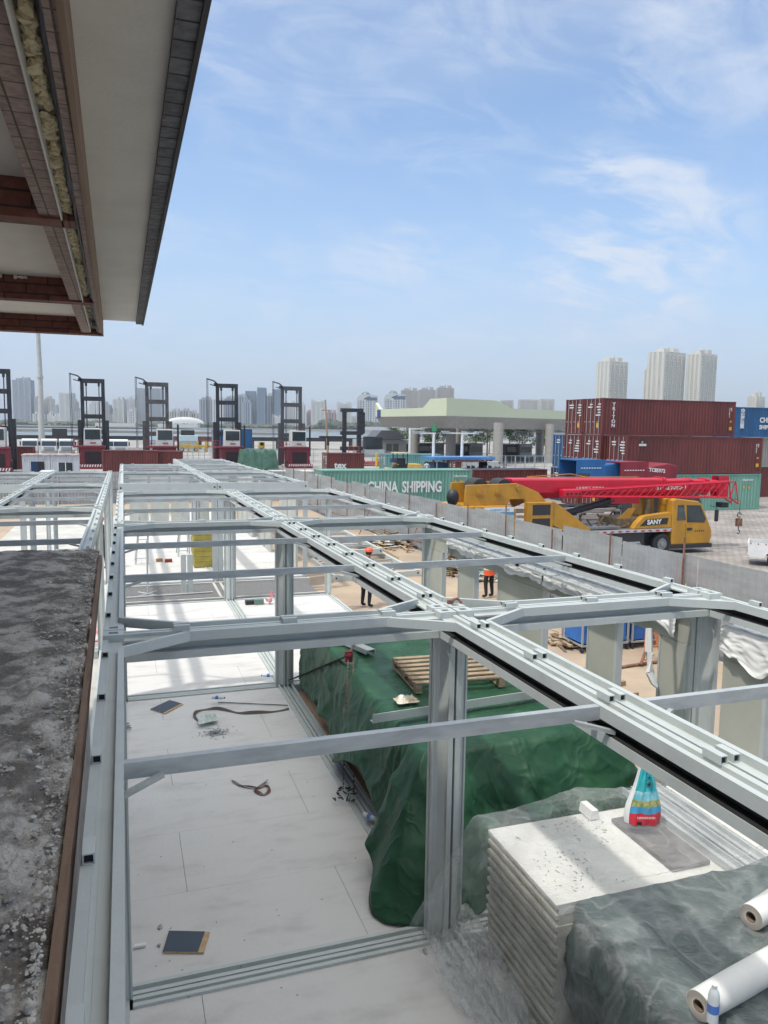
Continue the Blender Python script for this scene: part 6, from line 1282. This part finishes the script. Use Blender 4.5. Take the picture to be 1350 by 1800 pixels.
# long dark elevated walkway over the quay
y = 185.0; xa, xb = at(20,765,y).x, at(640,765,y).x; zt = at(100,763,y).z
t = thing('dock_bridge', 'long dark elevated gangway running across behind the container handlers', 'gangway', (xa,y,G)); m = MB(); m.box(xa,xb,y,y+3,zt-1.2,zt-.3); m.build('girder', cgrey, t)
for k in range(13):
    xx = xa+(xb-xa)*(k+.5)/13; m = MB(); m.box(xx-.35,xx+.35,y+.5,y+2,G,zt-1.2); m.build('pier', M('pier', (.12,.12,.12), .8), t)
m = MB(); n = 90
for k in range(n): xx = at(255,765,y).x+(at(380,765,y).x-at(255,765,y).x)*k/n; m.bar((xx,y-.1,zt-1.5),(xx+.5,y-.1,zt-.2),.12)
m.build('truss', M('truss brown', (.20,.09,.07), .8), t)
for u in (105,330): m = MB(); xx = at(u,765,y).x; m.box(xx-1.5,xx+1.5,y-.5,y+1,zt-2.5,zt+1.2); m.build('winch_house', cgrey, t)
# mesh fence along the quay and in front of the trucks
def meshfence(x0, x1, y, h, label, z=G, n=None, mt=frame2_m):
    t = thing('mesh_fence', label, 'mesh fence', (x0,y,z), 'mesh fences'); n = n or int(abs(x1-x0)/3)
    for k in range(min(n, 90)): xx = x0+(x1-x0)*k/n; m = MB(); m.box(xx-.05,xx+.05,y,y+.1,z,z+h); m.build('post', mt, t)
    m = MB(); 
    for zz in (.1,.5,1): m.box(x0,x1,y+.02,y+.08,z+h*zz-.05,z+h*zz)
    q = int(abs(x1-x0)/.6)
    for k in range(q): xx = x0+(x1-x0)*k/q; m.box(xx-.012,xx+.012,y+.03,y+.06,z,z+h)
    m.build('mesh', mt, t)
meshfence(at(160,790,122).x, at(560,790,122).x, 122, 2.2, 'mesh fence behind the container handlers', n=40)
# ---------------------------------------------------------------- gate canopy
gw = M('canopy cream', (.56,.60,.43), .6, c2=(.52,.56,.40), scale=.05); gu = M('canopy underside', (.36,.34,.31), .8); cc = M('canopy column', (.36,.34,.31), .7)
pc = atw(783, 800, 118); pl_ = atw(659, 800, 142); pr_ = atw(1075, 800, 150)
def zat(u, v, p): return atw(u, v, (Vector(p)-Vector((0,0,CAMZ))).dot(FW)).z
t = thing('gate_canopy', 'wide cream and grey port gate canopy on round columns behind the green container', 'gate canopy', (pc.x, pc.y, G))
bk_ = pl_+(pr_-pc); zc0 = zat(783, 731, pc); zc1 = zat(783, 709, pc); zc2 = zat(792, 748, pc)
corners = [Vector((p.x, p.y, 0)) for p in (pl_, pc, pr_, bk_)]; cen = sum(corners, Vector())/4
def ringz(sc, z): return [cen+(p-cen)*sc+Vector((0,0,z)) for p in corners]
zlow = zc0-1.9
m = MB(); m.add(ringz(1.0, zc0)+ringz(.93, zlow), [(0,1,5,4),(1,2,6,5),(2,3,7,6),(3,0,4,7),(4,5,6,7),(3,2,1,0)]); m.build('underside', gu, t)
m = MB()
for i, j in ((0,1),(1,2)):
    a, b = corners[i], corners[j]; n = 40; vs = []
    for k in range(n+1):
        s_ = k/n; d = s_ if i == 1 else 1-s_; # distance from main corner
        h = 1.5+(1.2 if d < .26 else (1.2*(1-(d-.26)/.08) if d < .34 else 0)) if i == 1 else 1.35+(1.35 if d < .20 else (1.35*max(0, 1-(d-.20)/.09) if d < .29 else 0))
        if i == 0 and d > .93: h += 1.2*(d-.93)/.07
        p = a.lerp(b, s_); q = p+(cen-p).normalized()*.5; vs += [(p.x,p.y,zc0+.002),(p.x,p.y,zc0+h),(q.x,q.y,zc0+h),(q.x,q.y,zc0+.002)]
    m.add(vs, [(4*k+r_, 4*k+4+r_, 4*k+4+(r_+1)%4, 4*k+(r_+1)%4) for k in range(n) for r_ in range(4)]+[(0,1,2,3),(4*n+3,4*n+2,4*n+1,4*n)])
m.build('fascia', gw, t)
m = MB(); m.add(ringz(.97, zc0+.9)+ringz(.97, zc0+1.1), [(0,1,2,3),(4,5,6,7),(0,1,5,4),(1,2,6,5),(2,3,7,6),(3,0,4,7)]); m.build('roof', gw, t)
m = MB(); p = corners[0].lerp(corners[1], .035)+Vector((0,0,zc0+.5)); d_ = (corners[1]-corners[0]).normalized(); n_ = Vector((d_.y,-d_.x,0)); m.bar(p+n_*.06+d_*.0, p+n_*.06+d_*1.4, .05, 1.5); m.build('logo_panel', M('logo blue', (.03,.06,.22), .5), t)
m = MB(); p = corners[0].lerp(corners[1], .83)+Vector((0,0,zlow+.0)); m.bar(p, p+d_*1.5, .1, 1.0); m.build('exit_sign', M('sign green', (.02,.22,.10), .5), t)
for u, wd_, rr in ((757,121,1.0),(730,146,.95),(792,131,1.05),(806,150,.9),(873-.0,124,.0),(948,152,1.0),(962,130,.9)):
    if rr == 0: continue
for u, wd_, rr in ((730,150,.85),(792,133,.85),(803,160,.8),(875,122,.8),(948,166,.8),(965,134,.75)):
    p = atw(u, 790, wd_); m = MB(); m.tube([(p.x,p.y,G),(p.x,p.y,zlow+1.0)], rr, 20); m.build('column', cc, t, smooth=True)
# canopy surroundings: booths, lamp posts, barriers, fence, little gatehouse
bt = M('booth white', (.5,.5,.5), .6)
for k, (u, wd_, lb_) in enumerate(((745,150,'toll booth nearest the left canopy column'),(770,152,'toll booth between the left canopy columns'),(818,150,'toll booth just right of the second canopy column'),(838,150,'toll booth left of the thick middle canopy column'),(900,152,'toll booth right of the thick middle canopy column'),(925,152,'toll booth near the right canopy columns'))):
    p = atw(u, 790, wd_); t = thing('toll_booth', lb_, 'toll booth', (p.x,p.y,G), 'toll booths under the canopy'); m = MB(); m.box(p.x-1.3,p.x+1.3,p.y,p.y+3,G+.2,G+2.7); m.build('cabin', bt if k % 2 else cgrey, t); m = MB(); m.box(p.x-1.1,p.x+1.1,p.y-.05,p.y-.01,G+1.3,G+2.3); m.build('window', glass_m, t); m = MB(); m.box(p.x-1.6,p.x+1.6,p.y-.3,p.y+3.2,G+2.72,G+2.9); m.build('roof', bt, t)
    m = MB(); m.box(p.x+2.2,p.x+2.4,p.y,p.y+.2,G,G+5.2); m.box(p.x+.2,p.x+3.8,p.y,p.y+.2,G+5.2,G+5.45); m.box(p.x+.6,p.x+1.5,p.y-.1,p.y+.3,G+4.3,G+5.1); m.build('lane_gantry', bt, t)
for u, v, wd_, arms, lb_ in ((720,702+52,100,1,'white lamp post left of the canopy columns'),(762,0,84,0,'white single-arm lamp post in front of the canopy'),(812,0,84,1,'white double-arm lamp post before the middle canopy column')):
    p = atw(u, 790, wd_); zt = zat(u, 762 if u > 750 else 754, p); t = thing('lamp_post', lb_, 'lamp post', (p.x,p.y,G), 'white lamp posts'); m = MB(); m.tube([(p.x,p.y,G),(p.x,p.y,zt)], .19, 10, .14); m.build('pole', white_m, t)
    m = MB(); m.box(p.x-(2.3 if u != 720 else .1), p.x+(2.0 if arms else .2), p.y-.1, p.y+.1, zt-.05, zt+.1); m.build('lamp_arm', white_m, t)
    for s_ in ((-1,1) if arms else (-1,)): m = MB(); m.box(p.x+s_*2.0-.4,p.x+s_*2.0+.4,p.y-.2,p.y+.2,zt+.1,zt+.25); m.build('lamp_head', frame2_m, t)
yb = brickmat('yellow black', (.60,.42,.03),(.60,.42,.03),(.03,.03,.03), 30, .28, .13, rot=(R(90),0,R(0)), bump=0, var=.1)
for k in range(8):
    p = atw(805+k*11, 818, 96); m = MB(); m.ext([(p.x,G),(p.x+.35,G),(p.x+.75,G+1.5),(p.x+.4,G+1.5)], 'y', p.y, p.y+.3); tag(m.build('traffic_barrier', yb, None, (p.x,p.y,G)), ['leftmost','second from left','third from left','fourth from left','fourth from right','third from right','second from right','rightmost'][k]+' slanted yellow and black barrier post in the row before the canopy', 'barrier', 'yellow and black barriers by the gate')
a, b = atw(835, 810, 92), atw(975, 810, 98); meshfence(a.x, b.x, a.y, 2.6, 'grey railing fence in front of the gate columns', n=9)
a, b = atw(655, 800, 120), atw(720, 800, 120); meshfence(a.x, b.x, a.y, 1.4, 'low railing by the gatehouse', n=9)
for k, (u, lb_) in enumerate(((662,'first yellow bollard by the gatehouse railing'),(672,'second yellow bollard by the gatehouse railing'),(683,'third yellow bollard by the gatehouse railing'),(733,'yellow marker post at the left canopy column, left one'),(738,'yellow marker post at the left canopy column, right one'))):
    p = atw(u, 800, 112); m = MB(); m.tube([(p.x,p.y,G),(p.x,p.y,G+2.0)], .18, 8); tag(m.build('bollard', M('bollard yellow', (.6,.42,.03), .6), None, (p.x,p.y,G)), lb_, 'bollard', 'yellow bollards')
p = atw(684, 790, 150); t = thing('gatehouse', 'small grey gatehouse with a pitched roof left of the canopy', 'gatehouse', (p.x,p.y,G)); m = MB(); m.box(p.x-6,p.x+6,p.y,p.y+5,G,G+3.4); m.build('wall', M('gatehouse wall', (.35,.36,.36), .8), t)
m = MB(); m.ext([(p.x-3.5,G+3.45),(p.x+3.2,G+3.45),(p.x+1.6,G+5.2),(p.x-1.8,G+5.2)], 'y', p.y-.6, p.y+5); m.build('roof', M('slate roof', (.10,.11,.13), .7), t)
for dx in (-5,-3.2,-.6,.8,3.6): m = MB(); m.box(p.x+dx,p.x+dx+1.1,p.y-.08,p.y-.01,G+1.2,G+2.6); m.build('window', glass_m, t)
# ---------------------------------------------------------------- trees by the gate
def tree(x, y, h, w_, label, leaf, seed, n=1500, name='tree'):
    random.seed(seed); t = thing(name, label, 'tree', (x,y,G), 'trees behind the gate canopy'); m = MB(); m.tube([(x,y,G),(x+.1,y,G+h*.35),(x-.1,y,G+h*.75)], .16, 7, .05)
    for k in range(6): a = k*1.05; m.tube([(x,y,G+h*(.3+.06*k)),(x+w_*.35*math.cos(a),y+w_*.35*math.sin(a),G+h*(.5+.07*k))], .06, 5, .02)
    m.build('trunk', wood_m, t); m = MB(); cl = [(random.gauss(0,.22)*w_, random.gauss(0,.22)*w_, h*(.35+.6*random.random()), random.uniform(.14,.26)*w_) for _ in range(16)]
    for k in range(n):
        cx_, cy_, cz, cr = random.choice(cl); d = Vector((random.gauss(0,1),random.gauss(0,1),random.gauss(0,1))).normalized()*cr*random.random()**.4; p = Vector((x+cx_+d.x, y+cy_+d.y, G+cz+d.z*1.1)); a = Vector((random.gauss(0,1),random.gauss(0,1),random.gauss(0,.6))).normalized()*.17; b = a.cross(Vector((random.gauss(0,1),random.gauss(0,1),random.gauss(0,1)))).normalized()*.12
        m.add([p-a,p+b,p+a,p-b], [(0,1,2,3)])
    m.build('crown', leaf, t, fix=False)
lf = [M('leaf light', (.10,.15,.04), .7, c2=(.05,.09,.025), scale=.9), M('leaf dark', (.035,.065,.025), .7, c2=(.06,.10,.035), scale=.9)]
tl_ = [('light green willow beside the gatehouse',690,6.5,0),('small leafy tree just left of the first canopy column',715,6.0,0),('leafy tree seen between the two left canopy columns',752,7,0),('tree just left of the second canopy column',779,6.5,1),('tree left of the hanging green sign',835,8,0),('tree under the hanging green sign',860,8.4,0),('dark tree right of the thick middle column',895,8.5,1),('tree left of the right-hand columns',922,8.2,1),('light tree between the right-hand columns',955,7,0)]
for i, (lb_, u, h, k) in enumerate(tl_): p = atw(u, 780, 172+3*(i % 3)); tree(p.x, p.y, h, 5.5, lb_, lf[k], 40+i)
# ---------------------------------------------------------------- far shore: bank trees, stadium, towers
random.seed(77); m = MB(); far_leaf = M('far leaf', (.055,.075,.045), .9, c2=(.09,.11,.07), scale=.02)
for k in range(5200):
    u = random.uniform(-80, 1450); wd_ = random.uniform(1180, 1330); p = atw(u, 752, wd_); h = (random.uniform(5, 11) if u < 560 else random.uniform(8, 20))*(.6+.5*abs(noise.noise(Vector((u*.02,0,0)))+.3)); n0 = 5; r = random.uniform(3, 7)
    c = Vector((p.x, p.y, -1.6+h*.55)); vs = [c+Vector((0,0,h*.5)), c-Vector((0,0,h*.55))]+[c+Vector((r*math.cos(a*1.257+k)*random.uniform(.6,1.2), r*math.sin(a*1.257+k), random.uniform(-.2,.25)*h)) for a in range(5)]
    m.add(vs, [(0,2+i,2+(i+1)%5) for i in range(5)]+[(1,2+(i+1)%5,2+i) for i in range(5)])
tag(m.build('far_trees', far_leaf, None, (0,1200,-1.6), fix=False), 'strip of dark trees along the far shore', 'trees', kind='stuff')
m = MB(); a, b = atw(-100, 750, 1120), atw(1500, 765, 1120); m.bar((a.x,a.y,-1.8),(b.x,b.y,-1.8), 12, 3.2); tag(m.build('sea_wall', M('sea wall', (.36,.35,.32), .9), None, (a.x,a.y,-3)), 'long pale sea wall edging the far shore', 'sea wall')
m = MB(); a, b = atw(-100, 757, 620), atw(520, 763, 620); m.bar((a.x,a.y,-2.4),(b.x,b.y,-2.4), 14, 2.2); tag(m.build('breakwater', M('breakwater', (.27,.25,.22), .95), None, (a.x,a.y,-3)), 'low stone breakwater crossing the water behind the handlers', 'breakwater')
def tower(u0, u1, vt, wd_, wall, glass, label, style='bands', depth=18, step=3.1, rot=None, crown=None, base_v=None, piers=None, grp='towers on the far shore'):
    pa, pb = atw(u0, 700, wd_), atw(u1, 700, wd_); W_ = (pb-pa).length; ce = (pa+pb)/2; zt = zat((u0+u1)/2, vt, ce); t = thing('tower_block', label, 'tower', (ce.x, ce.y, -1.6), grp)
    ang = -R(YAW) if rot is None else rot; Mx = Matrix.Rotation(ang, 4, 'Z'); H_ = zt+1.6
    if rot is not None: W_ = W_/(abs(math.cos(rot+R(YAW)))+.55*abs(math.sin(rot+R(YAW))))
    D_ = depth if rot is None else W_*.6
    def bld(m, nm, mt, **k):
        m.v = [tuple(Mx @ Vector(v)+Vector((ce.x, ce.y, -1.6))) for v in m.v]; return m.build(nm, mt, t, **k)
    m = MB(); m.box(-W_/2+.6, W_/2-.6, .6, D_-.6, 0, H_-.5); bld(m, 'glazing', glass)
    m = MB(); nf = int(H_/step)
    if style == 'right':
        for k in range(nf+1): z = k*step; m.box(-W_/2, W_/2, 0, D_, z, min(H_, z+1.35))
        n = piers; cw = W_/n
        for k in range(n):
            x = -W_/2+cw*k; m.box(x, x+cw*.30, -.5, D_+.5, 0, H_); m.box(x+cw*.62, x+cw*.72, -.3, D_+.3, 0, H_)
            for q in range(nf): m.box(x+cw*.31, x+cw*.60, -1.5, -.05, q*step, q*step+1.1)
        m.box(W_/2-cw*.18, W_/2, -.5, D_+.5, 0, H_)
        for y in (0, D_*.3, D_*.62, D_-3): m.box(-W_/2-.4, W_/2+.4, y, y+D_*.14, 0, H_-.2)
    if style in ('bands', 'both'):
        for k in range(nf+1): z = k*step; m.box(-W_/2, W_/2, 0, D_, z, min(H_, z+step*(.52 if style == 'bands' else .38)))
    if style in ('piers', 'both'):
        n = piers or max(3, int(W_/4.5))
        for k in range(n+1):
            x = -W_/2+(W_-1.6)*k/n; m.box(x, x+(1.9 if k % 3 else 3.2), -.35, D_+.35, 0, H_)
        for k in range(4): m.box(-W_/2-.3, -W_/2+.9, D_*k/4+.5, D_*k/4+3, 0, H_); m.box(W_/2-.9, W_/2+.3, D_*k/4+.5, D_*k/4+3, 0, H_)
    if style == 'bands':
        n = piers or max(2, int(W_/9))
        for k in range(n+1): x = -W_/2+(W_-2.4)*k/n; m.box(x, x+2.4, -.3, D_+.3, 0, H_)
        for y in (0, D_-2, D_*.5-1): m.box(-W_/2-.2, W_/2+.2, y, y+2, 0, H_-.2)
    bld(m, 'wall', wall)
    m = MB(); 
    if crown == 'slope': m.ext([(-W_/2,H_),(W_*.1,H_),(-W_/2,H_+6)], 'y', 1, D_-1); m.box(W_*.15, W_/2, 1, D_-1, H_, H_+3.5)
    elif crown == 'flat': m.box(-W_*.5, W_*.5, 0, D_, H_, H_+3)
    else:
        m.box(-W_*.35, -W_*.05, D_*.25, D_*.75, H_, H_+4); m.box(W_*.12, W_*.36, D_*.25, D_*.75, H_, H_+5); m.box(-W_*.02, W_*.03, D_*.4, D_*.5, H_, H_+7)
    bld(m, 'roof_block', wall); return t, W_, D_, H_, bld
wa = M('tower white', (.54,.55,.54), .8, var=.06, scale=.02); wb = M('tower cream', (.48,.46,.42), .8, var=.06, scale=.02); wg = M('tower grey', (.30,.33,.37), .8, var=.06, scale=.02); wbr = M('tower brown', (.38,.36,.33), .8, var=.06, scale=.02); wp2 = M('tower pink', (.42,.27,.25), .8, var=.06, scale=.02); wbl = M('tower blue', (.16,.22,.29), .5)
ga = M('tower glass', (.12,.14,.17), .25, var=.2, scale=.05); gb = M('tower glass blue', (.10,.15,.23), .2, var=.15, scale=.05); gd = M('tower glass dark', (.03,.035,.05), .5, var=.2, scale=.05)
W1 = 1420
TW = [(22,54,668,wg,gb,'tower at the left edge, dark blue banded above and netted below','bands',None),(60,68,700,wg,ga,'thin grey tower left of the lamp mast','bands',None),(77,88,701,wb,ga,'grey tower just right of the lamp mast','both',None),(56,70,727,wa,ga,'low white block behind the lamp mast','both',None),(82,92,728,wa,ga,'low white block left of the crowned tower','bands',None),(92,102,731,wa,ga,'lowest white block left of the crowned tower','both',None),
(103,126,693,wa,gb,'tower with a dark flat crown and white left edge','bands','flat'),(127,132,706,wb,ga,'slim cream tower beside the dark crowned one','bands',None),(144,156,728,wa,ga,'low white tower behind the left side of the first whole handler','bands',None),(156,166,710,wa,ga,'pale tower seen through the first whole handler mast','bands',None),(168,184,706,wa,ga,'white tower just right of the first whole handler','bands',None),(186,197,728,wb,ga,'low cream blocks between handler and twin white towers','both',None),
(198,217,702,wa,ga,'white tower, left of the twin pair near the second handler','bands',None),(218,240,701,wa,ga,'white tower, right of the twin pair near the second handler','bands',None),(223,241,722,wa,ga,'shorter white block in front of the twin towers','both',None),(240,284,685,wg,gb,'broad dark banded tower behind the second handler','bands','flat'),
(296,315,723,wb,ga,'cream slab left of the dome, left one of three','piers',None),(316,331,722,wb,ga,'cream slab behind the dome, middle one of three','piers',None),(332,344,726,wb,ga,'cream slab behind the dome, right one of three','piers',None),
(350,371,702,wg,ga,'striped grey tower left of the third handler','piers',None),(373,392,702,wa,gb,'striped tower hidden behind the third handler mast','piers',None),(394,414,700,wg,gb,'striped tower just right of the third handler mast','piers',None),(415,434,697,wg,ga,'striped tower at the left of the broad row','piers',None),(435,455,697,wg,gd,'striped tower in the middle of the broad row','piers',None),(455,480,695,wa,gb,'striped tower at the right of the broad row','piers',None),
(479,494,687,wbl,gb,'plain blue glass tower left of the fourth handler','bands','flat'),(457,481,709,wa,ga,'white balconied tower before the broad striped row','bands','slope'),(478,496,733,wa,ga,'low white block under the blue glass tower','bands','slope'),(501,517,708,wa,ga,'white tower seen through the fourth handler mast','bands','slope'),(523,535,711,wa,gb,'white tower right of the fourth handler','bands',None),
(539,547,725,wp2,ga,'pinkish block left of the pole tower','bands',None),(547,572,707,wa,ga,'white balconied tower behind the utility pole','bands','slope'),(573,592,725,wp2,ga,'pinkish block between the two white towers','piers',None),(592,617,710,wa,ga,'white balconied tower left of the black handler','bands','slope'),
(705,737,686,wbr,ga,'brownish slab, left one of the three behind the right hotel','bands',None),(737,766,685,wbr,ga,'brownish slab, middle one of the three behind the canopy','bands',None),(768,798,682,wbr,ga,'brownish slab, right one of the three behind the canopy','bands',None),
(800,807,716,wg,ga,'small grey block right of the brownish slabs','bands',None),(848,870,709,wb,ga,'first block peeping over the canopy roof from the left','bands','flat'),(881,903,706,wb,ga,'second block peeping over the canopy roof from the left','bands','flat'),(914,947,705,wb,ga,'third block peeping over the canopy roof, the widest','bands','flat'),(951,975,704,wb,ga,'fourth block peeping over the canopy roof from the left','bands','flat'),
(36,44,724,wb,ga,'low cream block in front of the left-edge tower','both',None),(94,101,716,wg,ga,'slim grey block just left of the crowned tower','bands',None),(130,141,722,wa,ga,'small white block right of the crowned tower','both',None),(186,193,716,wg,ga,'slim grey block beside the first whole handler','bands',None),(285,294,733,wa,ga,'tiny pale block left of the cream slabs','both',None),(366,376,716,wb,ga,'low cream block between the striped towers at the third handler','both',None),(426,440,707,wg,gb,'lower striped block in front of the broad row','piers',None),(519,526,722,wa,ga,'slim white block right of the fourth handler mast','both',None),(617,627,735,wb,ga,'low cream block left of the hotel pair','both',None),(664,676,730,wg,ga,'low grey block between the two hotels','both',None),(431,448,690,wbl,gb,'distant blue tower rising behind the broad striped row','bands','flat'),(452,466,684,wbl,gb,'tallest distant blue tower behind the broad striped row','bands','flat')]
for (u0,u1,vt,wl_,gl_,lb_,st_,cr_) in TW: tower(u0,u1,vt,W1+((u0*7) % 90),wl_,gl_,lb_,st_,crown=cr_)
W2 = 900
for (u0,u1,vt,lb_) in ((1058,1112,636,'cream tower block behind the maroon stack, standing alone at the left'),(1134,1152,651,'narrow cream tower beside the tallest one over the stack'),(1150,1215,620,'tallest and widest cream tower over the maroon stack'),(1216,1268,623,'right-hand cream tower over the maroon stack'),(1322,1352,697,'low cream tower cut by the right edge')):
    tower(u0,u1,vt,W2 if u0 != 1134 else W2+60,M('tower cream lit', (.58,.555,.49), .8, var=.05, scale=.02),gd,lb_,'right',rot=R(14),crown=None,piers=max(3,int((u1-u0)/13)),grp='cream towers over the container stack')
# hotels with curved tops
for (u0, u1, vt, lb_) in ((627,664,688,'white hotel tower with a curved crown and dome, left one of two'),(675,713,686,'white hotel tower with a curved crown and dome, right one of two')):
    t, W_, D_, H_, bld = tower(u0,u1,vt+16,1380,wa,gb,lb_,'both',piers=8,grp='curved hotel towers')
    for o in list(t.children):
        if o.name.startswith('roof_block'): bpy.data.objects.remove(o)
    m = MB(); pr = [(-W_/2,H_)]+[(-W_/2+W_*.30*(1-math.cos(a)), H_+11*math.sin(a)) for a in [k*math.pi/16 for k in range(1,9)]]+[(W_*.1,H_+10.5),(W_*.5,H_+9),(W_*.5,H_+7.6),(W_*.1,H_+8),(-W_*.1,H_+5),(-W_*.25,H_)]
    m.ext(pr, 'y', 0, 4); m.ext(pr, 'y', D_-4, D_); bld(m, 'curved_crown', wa)
    m = MB(); m.box(-W_*.05, W_*.48, 4, D_-4, H_, H_+6); bld(m, 'crown_glass', gb)
    m = MB(); m.sph((-W_*.08, D_/2, H_+9), 8.5, 16, 10, (1,1,.85)); bld(m, 'dome', M('dome glass', (.10,.17,.17), .2))
# stadium
p = atw(325, 750, 1240); m = MB(); m.grid(30, 10, lambda a, b: (p.x+26*math.cos(math.pi*(1-a))*1.15, p.y+20*math.cos(math.pi*b), 4+12*math.sin(math.pi*a)**.8*math.sin(math.pi*b)**.5)); t = thing('stadium', 'white domed stadium roof on the far shore between second and third handlers', 'stadium', (p.x,p.y,-1.6)); m.build('roof', wa, t, smooth=True, fix=False); m = MB(); m.box(p.x-30,p.x+45,p.y-14,p.y+14,-1.6,5); m.build('stand', M('stand', (.10,.12,.15), .6), t)
for u0, u1, v0, lb_ in ((635,720,753,'long white low hall on the far shore left of the canopy'),(280,350,757,'low pale halls along the far shore below the dome'),(170,240,748,'low white halls on the far shore between two handlers')):
    pa, pb = atw(u0, v0, 1150), atw(u1, v0+1, 1150); m = MB(); m.bar((pa.x,pa.y,2),(pb.x,pb.y,2), 14, 5); tag(m.build('low_hall', wa, None, (pa.x,pa.y,-1.6)), lb_, 'hall')
# ---------------------------------------------------------------- air
hz = bpy.data.materials.new('haze'); hz.use_nodes = True; ht = hz.node_tree; ht.nodes.clear(); ho_ = ht.nodes.new('ShaderNodeOutputMaterial'); pv = ht.nodes.new('ShaderNodeVolumePrincipled'); pv.inputs['Color'].default_value = (.80,.88,1,1); pv.inputs['Density'].default_value = 0.0002; pv.inputs['Anisotropy'].default_value = .2; ht.links.new(pv.outputs[0], ho_.inputs['Volume'])
if HAZE: m = MB(); m.box(-1500, 2600, -120, 2600, -6, 230); tag(m.build('haze', hz, None, (0,0,0)), kind='stuff')
